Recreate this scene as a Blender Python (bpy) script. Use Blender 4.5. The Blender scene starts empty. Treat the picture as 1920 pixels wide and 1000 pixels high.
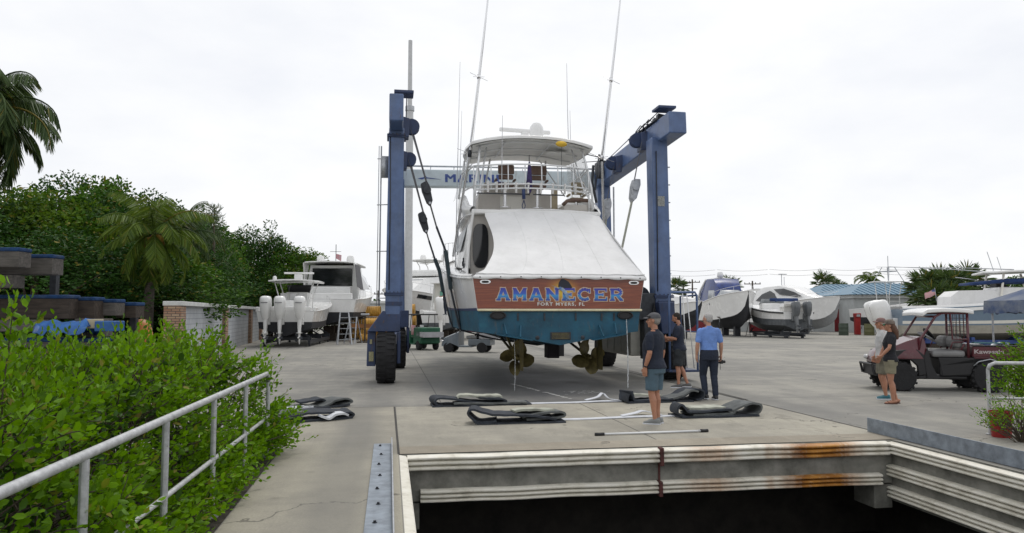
import bpy, math, random
import numpy as np
from mathutils import Vector, Matrix, Euler, noise as mnoise
R = math.radians
PI = math.pi
scene = bpy.context.scene
COL = scene.collection
# ------------------------------------------------------------------ camera model (used for measuring too)
CAM_H = 1.78
FPX = 1400.0
PITCH = math.atan(89 / FPX)
A = R(9.3)                      # the slip, the lift and the hoisted boat share this heading
CA, SA = math.cos(A), math.sin(A)
O0 = (-1.43, 9.6)               # far left corner of the slip

def W(u, v, z=0.0):             # yard frame -> world
    return Vector((O0[0] + u * CA - v * SA, O0[1] + u * SA + v * CA, z))
def ground_at(px, py, z=0.0):
    a = (px - 960) / FPX; b = (500 - py) / FPX
    d = (a, math.cos(PITCH) - b * math.sin(PITCH), math.sin(PITCH) + b * math.cos(PITCH))
    t = (z - CAM_H) / d[2]
    return Vector((d[0] * t, d[1] * t, z))
def at(px, py, D):
    a = (px - 960) / FPX; b = (500 - py) / FPX
    d = (a, math.cos(PITCH) - b * math.sin(PITCH), math.sin(PITCH) + b * math.cos(PITCH))
    t = D / d[1]
    return Vector((d[0] * t, D, CAM_H + d[2] * t))

# ------------------------------------------------------------------ mesh helpers
class MB:
    def __init__(s):
        s.v = []; s.f = []
    def add(s, vs, fs, M=None):
        b = len(s.v)
        if M is not None: vs = [M @ Vector(p) for p in vs]
        s.v += [tuple(p) for p in vs]
        s.f += [tuple(b + i for i in f) for f in fs]
        return s
    def box(s, c, d, rot=None):
        x, y, z = d[0] / 2, d[1] / 2, d[2] / 2
        vs = [Vector((i * x, j * y, k * z)) for i in (-1, 1) for j in (-1, 1) for k in (-1, 1)]
        M = Matrix.Translation(c)
        if rot is not None: M = M @ Euler(rot).to_matrix().to_4x4()
        return s.add(vs, [(0, 1, 3, 2), (4, 6, 7, 5), (0, 4, 5, 1), (2, 3, 7, 6), (0, 2, 6, 4), (1, 5, 7, 3)], M)
    def bb(s, x0, x1, y0, y1, z0, z1):
        return s.box(((x0 + x1) / 2, (y0 + y1) / 2, (z0 + z1) / 2), (abs(x1 - x0), abs(y1 - y0), abs(z1 - z0)))
    def hexa(s, p):             # 8 points: bottom 4 ccw then top 4
        return s.add(p, [(0, 3, 2, 1), (4, 5, 6, 7), (0, 1, 5, 4), (1, 2, 6, 5), (2, 3, 7, 6), (3, 0, 4, 7)])
    def beam(s, p0, p1, w, h, up=(0, 0, 1)):
        p0 = Vector(p0); p1 = Vector(p1); d = (p1 - p0).normalized(); upv = Vector(up)
        if abs(d.dot(upv)) > .98: upv = Vector((0, 1, 0))
        sx = d.cross(upv).normalized() * (w / 2); sz = sx.cross(d).normalized() * (h / 2)
        q = []
        for p in (p0, p1):
            q += [p - sx - sz, p + sx - sz, p + sx + sz, p - sx + sz]
        return s.add(q, [(0, 1, 2, 3), (7, 6, 5, 4), (0, 4, 5, 1), (1, 5, 6, 2), (2, 6, 7, 3), (3, 7, 4, 0)])
    def loft(s, rings, cap=True, closed=True):
        b = len(s.v); n = len(rings[0])
        for r in rings: s.v += [tuple(p) for p in r]
        m = n if closed else n - 1
        for i in range(len(rings) - 1):
            for j in range(m):
                a0 = b + i * n + j; a1 = b + i * n + (j + 1) % n
                s.f.append((a0, a1, a1 + n, a0 + n))
        if cap and closed:
            s.f.append(tuple(b + j for j in reversed(range(n))))
            s.f.append(tuple(b + (len(rings) - 1) * n + j for j in range(n)))
        return s
    def tube(s, pts, r, n=8, closed=False):
        pts = [Vector(p) for p in pts]
        if not hasattr(r, '__len__'): r = [r] * len(pts)
        rings = []; prev = None
        for i, p in enumerate(pts):
            a = pts[max(i - 1, 0)]; c = pts[min(i + 1, len(pts) - 1)]
            d = (c - a)
            d = d.normalized() if d.length > 1e-9 else Vector((0, 0, 1))
            if prev is None:
                ref = Vector((0, 0, 1)) if abs(d.z) < .9 else Vector((1, 0, 0))
                sx = d.cross(ref).normalized()
            else:
                sx = (prev - d * prev.dot(d)).normalized()
            prev = sx; sy = d.cross(sx)
            rings.append([p + sx * math.cos(2 * PI * k / n) * r[i] + sy * math.sin(2 * PI * k / n) * r[i] for k in range(n)])
        return s.loft(rings)
    def cap(s, pts, r, n=12):       # tube with rounded ends
        pts = [Vector(p) for p in pts]
        if not hasattr(r, '__len__'): r = [r] * len(pts)
        d0 = (pts[0] - pts[1]).normalized(); d1 = (pts[-1] - pts[-2]).normalized()
        P = [pts[0] + d0 * r[0], pts[0] + d0 * r[0] * .7] + pts + [pts[-1] + d1 * r[-1] * .7, pts[-1] + d1 * r[-1]]
        Q = [r[0] * .08, r[0] * .7] + list(r) + [r[-1] * .7, r[-1] * .08]
        return s.tube(P, Q, n)
    def lathe(s, prof, org=(0, 0, 0), axis=(0, 0, 1), n=16):
        org = Vector(org); ax = Vector(axis).normalized()
        ref = Vector((0, 0, 1)) if abs(ax.z) < .9 else Vector((1, 0, 0))
        sx = ax.cross(ref).normalized(); sy = ax.cross(sx)
        rings = [[org + ax * h + (sx * math.cos(2 * PI * k / n) + sy * math.sin(2 * PI * k / n)) * max(rr, 1e-4) for k in range(n)] for rr, h in prof]
        return s.loft(rings)
    def ell(s, c, r, n=12, m=8, rot=None):
        rings = []
        M = Euler(rot).to_matrix() if rot is not None else Matrix.Identity(3)
        c = Vector(c)
        for i in range(m + 1):
            t = -PI / 2 + PI * i / m
            k = max(math.cos(t), .02)
            rings.append([c + M @ Vector((r[0] * k * math.cos(2 * PI * j / n), r[1] * k * math.sin(2 * PI * j / n), r[2] * math.sin(t))) for j in range(n)])
        return s.loft(rings)
    def prism(s, pts, ext):         # planar polygon swept along ext
        pts = [Vector(p) for p in pts]; e = Vector(ext); n = len(pts); b = len(s.v)
        s.v += [tuple(p) for p in pts] + [tuple(p + e) for p in pts]
        s.f.append(tuple(b + i for i in reversed(range(n)))); s.f.append(tuple(b + n + i for i in range(n)))
        for i in range(n):
            j = (i + 1) % n
            s.f.append((b + i, b + j, b + n + j, b + n + i))
        return s
    def sheet(s, grid, th=None):    # grid of points -> surface; th: offset vector gives it thickness
        g = [[Vector(p) for p in row] for row in grid]
        n = len(g[0]); m = len(g); b = len(s.v)
        for row in g: s.v += [tuple(p) for p in row]
        for i in range(m - 1):
            for j in range(n - 1):
                q = b + i * n + j
                s.f.append((q, q + 1, q + n + 1, q + n))
        if th is not None:
            t = Vector(th); c = len(s.v)
            for row in g: s.v += [tuple(p + t) for p in row]
            for i in range(m - 1):
                for j in range(n - 1):
                    q = c + i * n + j
                    s.f.append((q + n, q + n + 1, q + 1, q))
            bd = [i for i in range(n)] + [i * n + n - 1 for i in range(1, m)] + [(m - 1) * n + j for j in reversed(range(n - 1))] + [i * n for i in reversed(range(1, m - 1))]
            for i in range(len(bd)):
                a0 = bd[i]; a1 = bd[(i + 1) % len(bd)]
                s.f.append((b + a1, b + a0, c + a0, c + a1))
        return s
    def build(s, name, mat, parent=None, smooth=False, bevel=0, loc=None, rotz=None, seg=2, fix=True):
        me = bpy.data.meshes.new(name); me.from_pydata(s.v, [], s.f)
        if fix:
            import bmesh
            bm = bmesh.new(); bm.from_mesh(me); bmesh.ops.recalc_face_normals(bm, faces=bm.faces[:]); bm.to_mesh(me); bm.free()
        me.materials.append(mat)
        o = bpy.data.objects.new(name, me); COL.objects.link(o)
        if parent is not None: o.parent = parent
        if loc is not None: o.location = loc
        if rotz is not None: o.rotation_euler = (0, 0, rotz)
        if smooth:
            me.shade_smooth()
            if smooth is not True: me.set_sharp_from_angle(angle=R(smooth))
        if bevel:
            md = o.modifiers.new('bevel', 'BEVEL'); md.width = bevel; md.segments = seg; md.limit_method = 'ANGLE'; md.angle_limit = R(40)
        return o

def thing(name, label, cat, loc=(0, 0, 0), rotz=0.0, group=None):
    o = bpy.data.objects.new(name, None); COL.objects.link(o)
    o.empty_display_size = .3; o.location = loc; o.rotation_euler = (0, 0, rotz)
    o['label'] = label; o['category'] = cat
    if group: o['group'] = group
    return o
def tag(o, label, cat, group=None, kind=None):
    o['label'] = label; o['category'] = cat
    if group: o['group'] = group
    if kind: o['kind'] = kind
    return o
def struct(o, label=None, cat=None):
    o['kind'] = 'structure'
    if label: o['label'] = label
    if cat: o['category'] = cat
    return o
def dup(root, loc, rotz, label, group=None):
    r = root.copy(); COL.objects.link(r); r.location = loc; r.rotation_euler = (0, 0, rotz); r['label'] = label
    if group: r['group'] = group
    for ch in list(root.children):
        c = ch.copy(); COL.objects.link(c); c.parent = r
        for g in list(ch.children):
            d = g.copy(); COL.objects.link(d); d.parent = c
    return r
def fused(mb, name, mat, parent, voxel=.01, smooth_it=4, fac=.5, wrinkle=0):     # one continuous skin out of overlapping volumes
    me = bpy.data.meshes.new('tmp'); me.from_pydata(mb.v, [], mb.f)
    import bmesh
    bm = bmesh.new(); bm.from_mesh(me); bmesh.ops.recalc_face_normals(bm, faces=bm.faces[:]); bm.to_mesh(me); bm.free()
    o = bpy.data.objects.new('tmp', me); COL.objects.link(o)
    m = o.modifiers.new('r', 'REMESH'); m.mode = 'VOXEL'; m.voxel_size = voxel; m.use_smooth_shade = True
    sm = o.modifiers.new('s', 'SMOOTH'); sm.iterations = smooth_it; sm.factor = fac
    dg = bpy.context.evaluated_depsgraph_get(); dg.update()
    me2 = bpy.data.meshes.new_from_object(o.evaluated_get(dg)); me2.name = name
    bpy.data.objects.remove(o); bpy.data.meshes.remove(me)
    if wrinkle:
        nv = len(me2.vertices); nr = np.empty(nv * 3, np.float32); me2.vertices.foreach_get('normal', nr); nr = nr.reshape(-1, 3); cs_ = np.empty(nv * 3, np.float32); me2.vertices.foreach_get('co', cs_); cs_ = cs_.reshape(-1, 3)
        for i_ in range(nv):
            c = Vector(cs_[i_]); d = mnoise.noise(Vector((c.x * 9, c.y * 9, c.z * 16))) * .6 + mnoise.noise(Vector((c.x * 24 + 5, c.y * 24, c.z * 34))) * .4
            cs_[i_] += nr[i_] * (d * wrinkle)
        me2.vertices.foreach_set('co', cs_.ravel()); me2.update()
    me2.materials.clear(); me2.materials.append(mat); me2.shade_smooth()
    q = bpy.data.objects.new(name, me2); COL.objects.link(q); q.parent = parent
    return q

# ------------------------------------------------------------------ materials
MATS = {}
def mk(name, col, rough=.5, metal=0.0, var=.12, vs=4.0, bump=0.0, bs=60.0, coat=0.0, spec=None, stretch=None, alpha=None, trans=0.0, var2=None):
    if name in MATS: return MATS[name]
    m = bpy.data.materials.new(name); m.use_nodes = True
    nt = m.node_tree; N = nt.nodes; L = nt.links; b = N['Principled BSDF']
    tc = N.new('ShaderNodeTexCoord'); mp = N.new('ShaderNodeMapping'); L.new(tc.outputs['Object'], mp.inputs[0])
    if stretch: mp.inputs['Scale'].default_value = stretch
    nz = N.new('ShaderNodeTexNoise'); nz.inputs['Scale'].default_value = vs; nz.inputs['Detail'].default_value = 6; nz.inputs['Roughness'].default_value = .65
    L.new(mp.outputs[0], nz.inputs['Vector'])
    rp = N.new('ShaderNodeValToRGB'); L.new(nz.outputs[0], rp.inputs[0])
    c2 = var2 if var2 else tuple(c * (1 - var * 1.6) for c in col)
    rp.color_ramp.elements[0].position = .32; rp.color_ramp.elements[0].color = (*c2, 1)
    rp.color_ramp.elements[1].position = .68; rp.color_ramp.elements[1].color = (*[min(1, c * (1 + var * .6)) for c in col], 1)
    L.new(rp.outputs[0], b.inputs['Base Color'])
    rr = N.new('ShaderNodeMapRange'); rr.inputs[3].default_value = max(0, rough - .08); rr.inputs[4].default_value = min(1, rough + .1)
    L.new(nz.outputs[0], rr.inputs[0]); L.new(rr.outputs[0], b.inputs['Roughness'])
    b.inputs['Metallic'].default_value = metal
    if coat: b.inputs['Coat Weight'].default_value = coat; b.inputs['Coat Roughness'].default_value = .08
    if spec is not None: b.inputs['Specular IOR Level'].default_value = spec
    if alpha is not None: b.inputs['Alpha'].default_value = alpha
    if trans: b.inputs['Transmission Weight'].default_value = trans
    if bump:
        n2 = N.new('ShaderNodeTexNoise'); n2.inputs['Scale'].default_value = bs; n2.inputs['Detail'].default_value = 4
        L.new(mp.outputs[0], n2.inputs['Vector'])
        bp = N.new('ShaderNodeBump'); bp.inputs['Strength'].default_value = bump; bp.inputs['Distance'].default_value = .02
        L.new(n2.outputs[0], bp.inputs['Height']); L.new(bp.outputs[0], b.inputs['Normal'])
    MATS[name] = m
    return m
def node_mix(N, L, f, a, b2, mode='MIX'):
    x = N.new('ShaderNodeMix'); x.data_type = 'RGBA'; x.blend_type = mode
    for sock, val in ((x.inputs[0], f), (x.inputs[6], a), (x.inputs[7], b2)):
        if isinstance(val, (int, float)): sock.default_value = val
        elif isinstance(val, tuple): sock.default_value = (*val, 1) if len(val) == 3 else val
        else: L.new(val, sock)
    return x.outputs[2]
def node_math(N, L, op, a, b2=None, clamp=False):
    x = N.new('ShaderNodeMath'); x.operation = op; x.use_clamp = clamp
    for i, val in enumerate((a, b2)):
        if val is None: continue
        if isinstance(val, (int, float)): x.inputs[i].default_value = val
        else: L.new(val, x.inputs[i])
    return x.outputs[0]
def noise_node(N, L, vec, scale, detail=6, rough=.6):
    n = N.new('ShaderNodeTexNoise'); n.inputs['Scale'].default_value = scale; n.inputs['Detail'].default_value = detail; n.inputs['Roughness'].default_value = rough
    L.new(vec, n.inputs['Vector']); return n.outputs[0]
def ramp(N, L, src, stops):
    r = N.new('ShaderNodeValToRGB'); L.new(src, r.inputs[0]); cr = r.color_ramp
    while len(cr.elements) < len(stops): cr.elements.new(.5)
    for e, (p, c) in zip(cr.elements, stops):
        e.position = p; e.color = (*c, 1) if len(c) == 3 else c
    return r.outputs[0]
def leafmat(name, dark, light, tr=.25, rough=.45):
    if name in MATS: return MATS[name]
    m = bpy.data.materials.new(name); m.use_nodes = True
    nt = m.node_tree; N = nt.nodes; L = nt.links; b = N['Principled BSDF']; out = N['Material Output']
    g = N.new('ShaderNodeNewGeometry'); tc = N.new('ShaderNodeTexCoord')
    nz = noise_node(N, L, tc.outputs['Object'], .9, 3)
    f = node_math(N, L, 'ADD', node_math(N, L, 'MULTIPLY', g.outputs['Random Per Island'], .65), node_math(N, L, 'MULTIPLY', nz, .5), True)
    c = ramp(N, L, f, [(.15, dark), (.55, tuple((a + b2) / 2 for a, b2 in zip(dark, light))), (.95, light)])
    dead = node_math(N, L, 'GREATER_THAN', node_math(N, L, 'FRACT', node_math(N, L, 'MULTIPLY', g.outputs['Random Per Island'], 37.7)), .955)
    c = node_mix(N, L, node_math(N, L, 'MULTIPLY', dead, .8), c, (.22, .17, .03))
    L.new(c, b.inputs['Base Color']); b.inputs['Roughness'].default_value = rough; b.inputs['Specular IOR Level'].default_value = .22
    t = N.new('ShaderNodeBsdfTranslucent'); L.new(node_mix(N, L, .5, c, (light[0] * 1.3, light[1] * 1.3, light[2] * .5)), t.inputs[0])
    ms = N.new('ShaderNodeMixShader'); ms.inputs[0].default_value = tr
    L.new(b.outputs[0], ms.inputs[1]); L.new(t.outputs[0], ms.inputs[2]); L.new(ms.outputs[0], out.inputs[0])
    MATS[name] = m; return m

GEL = mk('white_gelcoat', (.80, .80, .79), .25, var=.05, vs=1.2, coat=.4)
GEL2 = mk('cream_gelcoat', (.74, .72, .66), .3, var=.06, vs=1.5, coat=.3)
CANVAS = mk('white_canvas', (.76, .76, .76), .8, var=.05, vs=1.5, bump=.25, bs=9, spec=.2)
BEIGE = mk('beige_moulding', (.60, .57, .53), .5, var=.08, vs=2)
DKGLASS = mk('tinted_window', (.012, .014, .018), .08, var=.1, coat=.5)
GREYGLASS = mk('grey_window_cover', (.35, .37, .39), .35, var=.1, vs=3)
CHROME = mk('brushed_rail', (.75, .75, .76), .22, metal=1, var=.05)
ALU = mk('pipe_white', (.72, .73, .74), .3, var=.05, metal=.2)
GALV = mk('galvanised_steel', (.46, .48, .51), .45, metal=.55, var=.18, vs=9, bump=.1, bs=30)
PAINTRAIL = mk('grey_pipe_paint', (.50, .51, .52), .45, metal=.35, var=.2, vs=14, bump=.15, bs=40)
LBLUE = mk('lift_blue_paint', (.085, .14, .285), .42, var=.22, vs=2.2, bump=.06, bs=14, coat=.15)
LBLUED = mk('lift_dark_blue_paint', (.030, .052, .125), .5, var=.25, vs=3)
XBEAM = mk('pale_beam_paint', (.56, .64, .68), .5, var=.1, vs=2)
RUBBER = mk('tyre_rubber', (.018, .018, .02), .85, var=.3, vs=9, bump=.4, bs=30)
BLACK = mk('black_plastic', (.012, .012, .014), .5, var=.2)
STEELD = mk('dark_steel', (.05, .055, .065), .5, metal=.4, var=.3, vs=8)
CABLE = mk('wire_rope', (.12, .12, .13), .5, metal=.5, var=.2)
SLING = mk('dark_sling_webbing', (.035, .042, .055), .85, var=.35, vs=6, bump=.4, bs=60)
SLINGG = mk('grey_sling_webbing', (.13, .14, .14), .85, var=.3, vs=5, bump=.4, bs=50)
SLINGP = mk('pale_sling_pad', (.42, .43, .36), .8, var=.25, vs=5, bump=.3, bs=40)
STRAPW = mk('white_strap', (.62, .64, .68), .75, var=.12, vs=5, bump=.3, bs=30)
TEAL = mk('teal_bottom_paint', (.009, .085, .145), .55, var=.3, vs=1.7, bump=.1, bs=12)
BRONZE = mk('bronze_propeller', (.17, .14, .05), .5, metal=.3, var=.35, vs=7, bump=.1, bs=30)
CONC = mk('slip_concrete', (.24, .235, .21), .85, var=.35, vs=2.5, bump=.3, bs=25, var2=(.10, .10, .085))
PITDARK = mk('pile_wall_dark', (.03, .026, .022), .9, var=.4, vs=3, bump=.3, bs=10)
WOODG = mk('weathered_timber', (.115, .105, .095), .85, var=.35, vs=3, bump=.4, bs=30, stretch=(1, 8, 8))
WOODD = mk('dark_timber', (.06, .045, .035), .85, var=.4, vs=3, bump=.4, bs=30, stretch=(1, 8, 8))
BCARPET = mk('blue_carpet', (.008, .045, .14), .95, var=.3, vs=8, bump=.4, bs=80)
BTARP = mk('blue_tarp', (.02, .11, .34), .55, var=.25, vs=4, bump=.4, bs=8)
ORANGE = mk('orange_float', (.42, .15, .02), .5, var=.25, vs=4)
MAROON = mk('maroon_paint', (.085, .008, .016), .3, var=.15, coat=.4)
SEATG = mk('grey_vinyl', (.20, .20, .20), .6, var=.15, bump=.1)
BROWNV = mk('brown_seat_vinyl', (.16, .10, .075), .55, var=.2)
TAN = mk('tan_vinyl', (.36, .30, .20), .6, var=.2)
GREENP = mk('green_paint', (.012, .10, .05), .45, var=.2)
YELLOW = mk('yellow_float', (.75, .48, .04), .6, var=.15)
REDP = mk('red_paint', (.30, .012, .012), .5, var=.2)
BARK = mk('tree_bark', (.09, .07, .05), .9, var=.4, vs=5, bump=.6, bs=18, stretch=(4, 4, 1))
PALMBARK = mk('palm_bark', (.075, .062, .05), .9, var=.35, vs=5, bump=.6, bs=10, stretch=(1, 1, 6))
LEAF_A = leafmat('leaf_mid', (.013, .045, .005), (.085, .19, .012), .22, .6)
LEAF_B = leafmat('leaf_dark', (.009, .032, .006), (.042, .115, .014), .18, .6)
LEAF_C = leafmat('leaf_olive', (.018, .046, .004), (.12, .21, .012), .25, .6)
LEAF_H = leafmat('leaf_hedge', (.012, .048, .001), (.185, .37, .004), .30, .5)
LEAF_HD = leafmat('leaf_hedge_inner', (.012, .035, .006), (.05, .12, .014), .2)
PALM = leafmat('palm_leaf', (.022, .06, .008), (.15, .22, .028), .3)
PALMG = leafmat('palm_leaf_grey', (.018, .042, .015), (.09, .14, .045), .2)
def weather(m, col, amt=.6, thr=.58, scale=(2.2, 2.2, .35), soft=.10, fine=3.0):
    N = m.node_tree.nodes; L = m.node_tree.links; b = N['Principled BSDF']; s = b.inputs['Base Color']; src = s.links[0].from_socket
    tc = N.new('ShaderNodeTexCoord'); mp = N.new('ShaderNodeMapping'); mp.inputs['Scale'].default_value = scale; L.new(tc.outputs['Object'], mp.inputs[0])
    n = noise_node(N, L, mp.outputs[0], fine, 9, .72)
    k = ramp(N, L, n, [(thr, (0, 0, 0)), (thr + soft, (amt, amt, amt))])
    L.new(node_mix(N, L, k, src, col), s)
weather(LBLUE, (.10, .055, .03), .75, .62, (3, 3, .5), .05); weather(LBLUE, (.11, .15, .24), .6, .52, (1.5, 1.5, .25), .18, 2)
weather(LBLUED, (.09, .05, .03), .7, .58, (4, 4, 1), .06); weather(TEAL, (.10, .085, .06), .55, .57, (2, 2, .6), .10, 4); weather(TEAL, (.02, .17, .20), .5, .54, (1, 1, 2), .16, 2)
weather(CANVAS, (.64, .64, .63), .6, .50, (1, 1, .3), .2, 3); weather(XBEAM, (.26, .24, .20), .6, .58, (2, 2, .3), .1)
weather(MAROON, (.13, .09, .08), .5, .56, (2, 2, 2), .15, 3); weather(GALV, (.20, .17, .14), .6, .60, (2, 2, 2), .08, 5)
weather(PAINTRAIL, (.22, .17, .13), .7, .62, (3, 3, 3), .05, 6); weather(GEL, (.68, .67, .64), .3, .54, (1, 1, .4), .2, 2.5); weather(BCARPET, (.07, .09, .12), .6, .5, (1, 1, 1), .2)
# ------------------------------------------------------------------ world, sun, camera
w = bpy.data.worlds.new('World'); scene.world = w; w.use_nodes = True
N = w.node_tree.nodes; L = w.node_tree.links
bg = N['Background']
sky = N.new('ShaderNodeTexSky'); sky.sky_type = 'NISHITA'; sky.sun_disc = False
SUN_EL, SUN_AZ = R(62), R(20)     # azimuth measured from +Y towards +X
sky.sun_elevation = SUN_EL; sky.sun_rotation = SUN_AZ; sky.air_density = 1; sky.dust_density = 3
tc = N.new('ShaderNodeTexCoord'); mp = N.new('ShaderNodeMapping'); mp.inputs['Scale'].default_value = (1, 1, 2.6)
L.new(tc.outputs['Generated'], mp.inputs[0])
n1 = noise_node(N, L, mp.outputs[0], 2.2, 9, .55)
n2 = noise_node(N, L, mp.outputs[0], 9.0, 8, .6)
f = node_math(N, L, 'ADD', node_math(N, L, 'MULTIPLY', n1, .75), node_math(N, L, 'MULTIPLY', n2, .25))
cloud = ramp(N, L, f, [(.32, (9.2, 9.4, 9.9)), (.50, (10.1, 10.2, 10.4)), (.66, (10.9, 10.9, 10.9))])
skyc = node_mix(N, L, .93, sky.outputs[0], cloud)
L.new(skyc, bg.inputs[0]); bg.inputs[1].default_value = .10
sun = bpy.data.lights.new('sun', 'SUN'); sun.energy = 1.0; sun.angle = R(14); sun.color = (1, .95, .88)
so = bpy.data.objects.new('sun', sun); COL.objects.link(so)
sd = Vector((math.sin(SUN_AZ) * math.cos(SUN_EL), math.cos(SUN_AZ) * math.cos(SUN_EL), math.sin(SUN_EL)))
so.rotation_euler = sd.to_track_quat('Z', 'Y').to_euler(); so.location = (0, 0, 40)
cam = bpy.data.cameras.new('camera'); co = bpy.data.objects.new('camera', cam); COL.objects.link(co)
cam.sensor_width = 36; cam.lens = FPX / 1920 * 36; cam.clip_end = 3000; cam.clip_start = .05
co.location = (0, 0, CAM_H); co.rotation_euler = (PI / 2 + PITCH, 0, 0)
scene.camera = co
scene.view_settings.view_transform = 'Standard'; scene.view_settings.look = 'None'; scene.view_settings.exposure = 0; scene.view_settings.gamma = 1

# ------------------------------------------------------------------ ground
def concrete(name, base, dark, joints=None, shade_damp=None, scale=1.0, spots=True, tracks=()):
    m = bpy.data.materials.new(name); m.use_nodes = True
    N = m.node_tree.nodes; L = m.node_tree.links; b = N['Principled BSDF']
    tc = N.new('ShaderNodeTexCoord'); P = tc.outputs['Object']
    sep = N.new('ShaderNodeSeparateXYZ'); L.new(P, sep.inputs[0])
    big = noise_node(N, L, P, .22 * scale, 5, .6); mid = noise_node(N, L, P, 1.6 * scale, 8, .7); fine = noise_node(N, L, P, 45, 5, .8)
    mp = N.new('ShaderNodeMapping'); mp.inputs['Scale'].default_value = (.9, .12, 1); L.new(P, mp.inputs[0])
    streak = noise_node(N, L, mp.outputs[0], 1.4, 6, .7)
    mp3 = N.new('ShaderNodeMapping'); mp3.inputs['Scale'].default_value = (.10, .8, 1); mp3.inputs['Rotation'].default_value = (0, 0, .12); L.new(P, mp3.inputs[0])
    cross = noise_node(N, L, mp3.outputs[0], .8, 6, .65)
    f = node_math(N, L, 'ADD', node_math(N, L, 'MULTIPLY', big, .35), node_math(N, L, 'MULTIPLY', mid, .25))
    f = node_math(N, L, 'ADD', f, node_math(N, L, 'MULTIPLY', streak, .2))
    f = node_math(N, L, 'ADD', f, node_math(N, L, 'MULTIPLY', cross, .2))
    c = ramp(N, L, f, [(.38, tuple(q * .82 for q in dark)), (.47, dark), (.54, tuple((p + q) / 2 for p, q in zip(base, dark))), (.63, base)])
    fr = ramp(N, L, fine, [(.3, (.82, .82, .82)), (.7, (1.12, 1.12, 1.12))])
    c = node_mix(N, L, 1.0, c, fr, 'MULTIPLY')
    # oil and dirt spots
    if spots:
        vo = noise_node(N, L, P, 2.7, 3, .5)
        sp = ramp(N, L, vo, [(.66, (0, 0, 0)), (.74, (1, 1, 1))])
        c = node_mix(N, L, node_math(N, L, 'MULTIPLY', sp, .35), c, tuple(q * .45 for q in dark))
    if joints:
        for axis, spacing, off in joints:
            wob = node_math(N, L, 'MULTIPLY', node_math(N, L, 'SUBTRACT', mid, .5), .02)
            t = node_math(N, L, 'ADD', node_math(N, L, 'ADD', sep.outputs[axis], off), wob)
            fr2 = node_math(N, L, 'PINGPONG', t, spacing / 2)
            k = node_math(N, L, 'LESS_THAN', fr2, .011)
            c = node_mix(N, L, node_math(N, L, 'MULTIPLY', k, .75), c, (.045, .043, .04))
    vor = N.new('ShaderNodeTexVoronoi'); vor.feature = 'DISTANCE_TO_EDGE'; vor.inputs['Scale'].default_value = .23
    wv = N.new('ShaderNodeMix'); wv.data_type = 'VECTOR'; wv.inputs[0].default_value = .12; L.new(P, wv.inputs[4])
    nc = N.new('ShaderNodeTexNoise'); nc.inputs['Scale'].default_value = 1.3; nc.inputs['Detail'].default_value = 8; L.new(P, nc.inputs['Vector']); sc_ = N.new('ShaderNodeVectorMath'); sc_.operation = 'SCALE'; sc_.inputs['Scale'].default_value = 9; L.new(nc.outputs['Color'], sc_.inputs[0]); L.new(sc_.outputs[0], wv.inputs[5]); L.new(wv.outputs[1], vor.inputs['Vector'])
    ck = node_math(N, L, 'MULTIPLY', node_math(N, L, 'LESS_THAN', vor.outputs['Distance'], .0022), node_math(N, L, 'GREATER_THAN', big, .50))
    c = node_mix(N, L, node_math(N, L, 'MULTIPLY', ck, .6), c, (.06, .057, .05))
    for (tx, hw_) in tracks:
        dd = node_math(N, L, 'ABSOLUTE', node_math(N, L, 'SUBTRACT', node_math(N, L, 'ADD', sep.outputs[0], node_math(N, L, 'MULTIPLY', big, .3)), tx + .15))
        kk = node_math(N, L, 'SUBTRACT', 1.5, node_math(N, L, 'DIVIDE', dd, hw_), True); kk = node_math(N, L, 'MULTIPLY', kk, node_math(N, L, 'ADD', node_math(N, L, 'MULTIPLY', streak, .9), .05))
        c = node_mix(N, L, kk, c, (.15, .148, .14))
    if shade_damp: c = shade_damp(N, L, P, sep, c, b)
    L.new(c, b.inputs['Base Color'])
    if not shade_damp: b.inputs['Roughness'].default_value = .85
    b.inputs['Specular IOR Level'].default_value = .3
    bp = N.new('ShaderNodeBump'); bp.inputs['Strength'].default_value = .35; bp.inputs['Distance'].default_value = .01
    L.new(fine, bp.inputs['Height']); L.new(bp.outputs[0], b.inputs['Normal'])
    return m
def yard_shade_damp(N, L, P, sep, c, b):
    # damp strip under the hoisted boat, with the boat's shade painted into the colour
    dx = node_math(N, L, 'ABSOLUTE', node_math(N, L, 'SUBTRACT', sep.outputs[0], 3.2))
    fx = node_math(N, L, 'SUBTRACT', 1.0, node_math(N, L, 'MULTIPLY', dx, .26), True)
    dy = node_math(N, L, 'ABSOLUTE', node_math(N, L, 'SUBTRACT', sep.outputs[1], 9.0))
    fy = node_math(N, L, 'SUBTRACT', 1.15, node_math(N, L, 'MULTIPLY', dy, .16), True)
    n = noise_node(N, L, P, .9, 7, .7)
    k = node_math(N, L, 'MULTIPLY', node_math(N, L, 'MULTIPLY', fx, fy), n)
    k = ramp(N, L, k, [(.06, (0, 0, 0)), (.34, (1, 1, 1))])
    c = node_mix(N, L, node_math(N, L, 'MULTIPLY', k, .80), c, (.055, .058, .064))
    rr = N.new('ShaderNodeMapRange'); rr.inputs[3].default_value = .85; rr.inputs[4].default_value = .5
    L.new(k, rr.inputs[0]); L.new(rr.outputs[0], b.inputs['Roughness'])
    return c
YARD = concrete('yard_pavement', (.375, .358, .31), (.24, .233, .213), [(0, 6.2, -.9), (1, 7.4, 2.2)], yard_shade_damp, tracks=((-.3, .38), (7.5, .38)))
APRON = concrete('apron_concrete', (.46, .43, .35), (.295, .278, .235), [(0, 3.63, .02), ])
WALKC = concrete('walkway_concrete', (.43, .40, .32), (.29, .272, .228), None, tracks=((-.62, .30),))
EDGEC = concrete('edge_concrete', (.40, .36, .29), (.28, .25, .20), None, scale=2)
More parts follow.
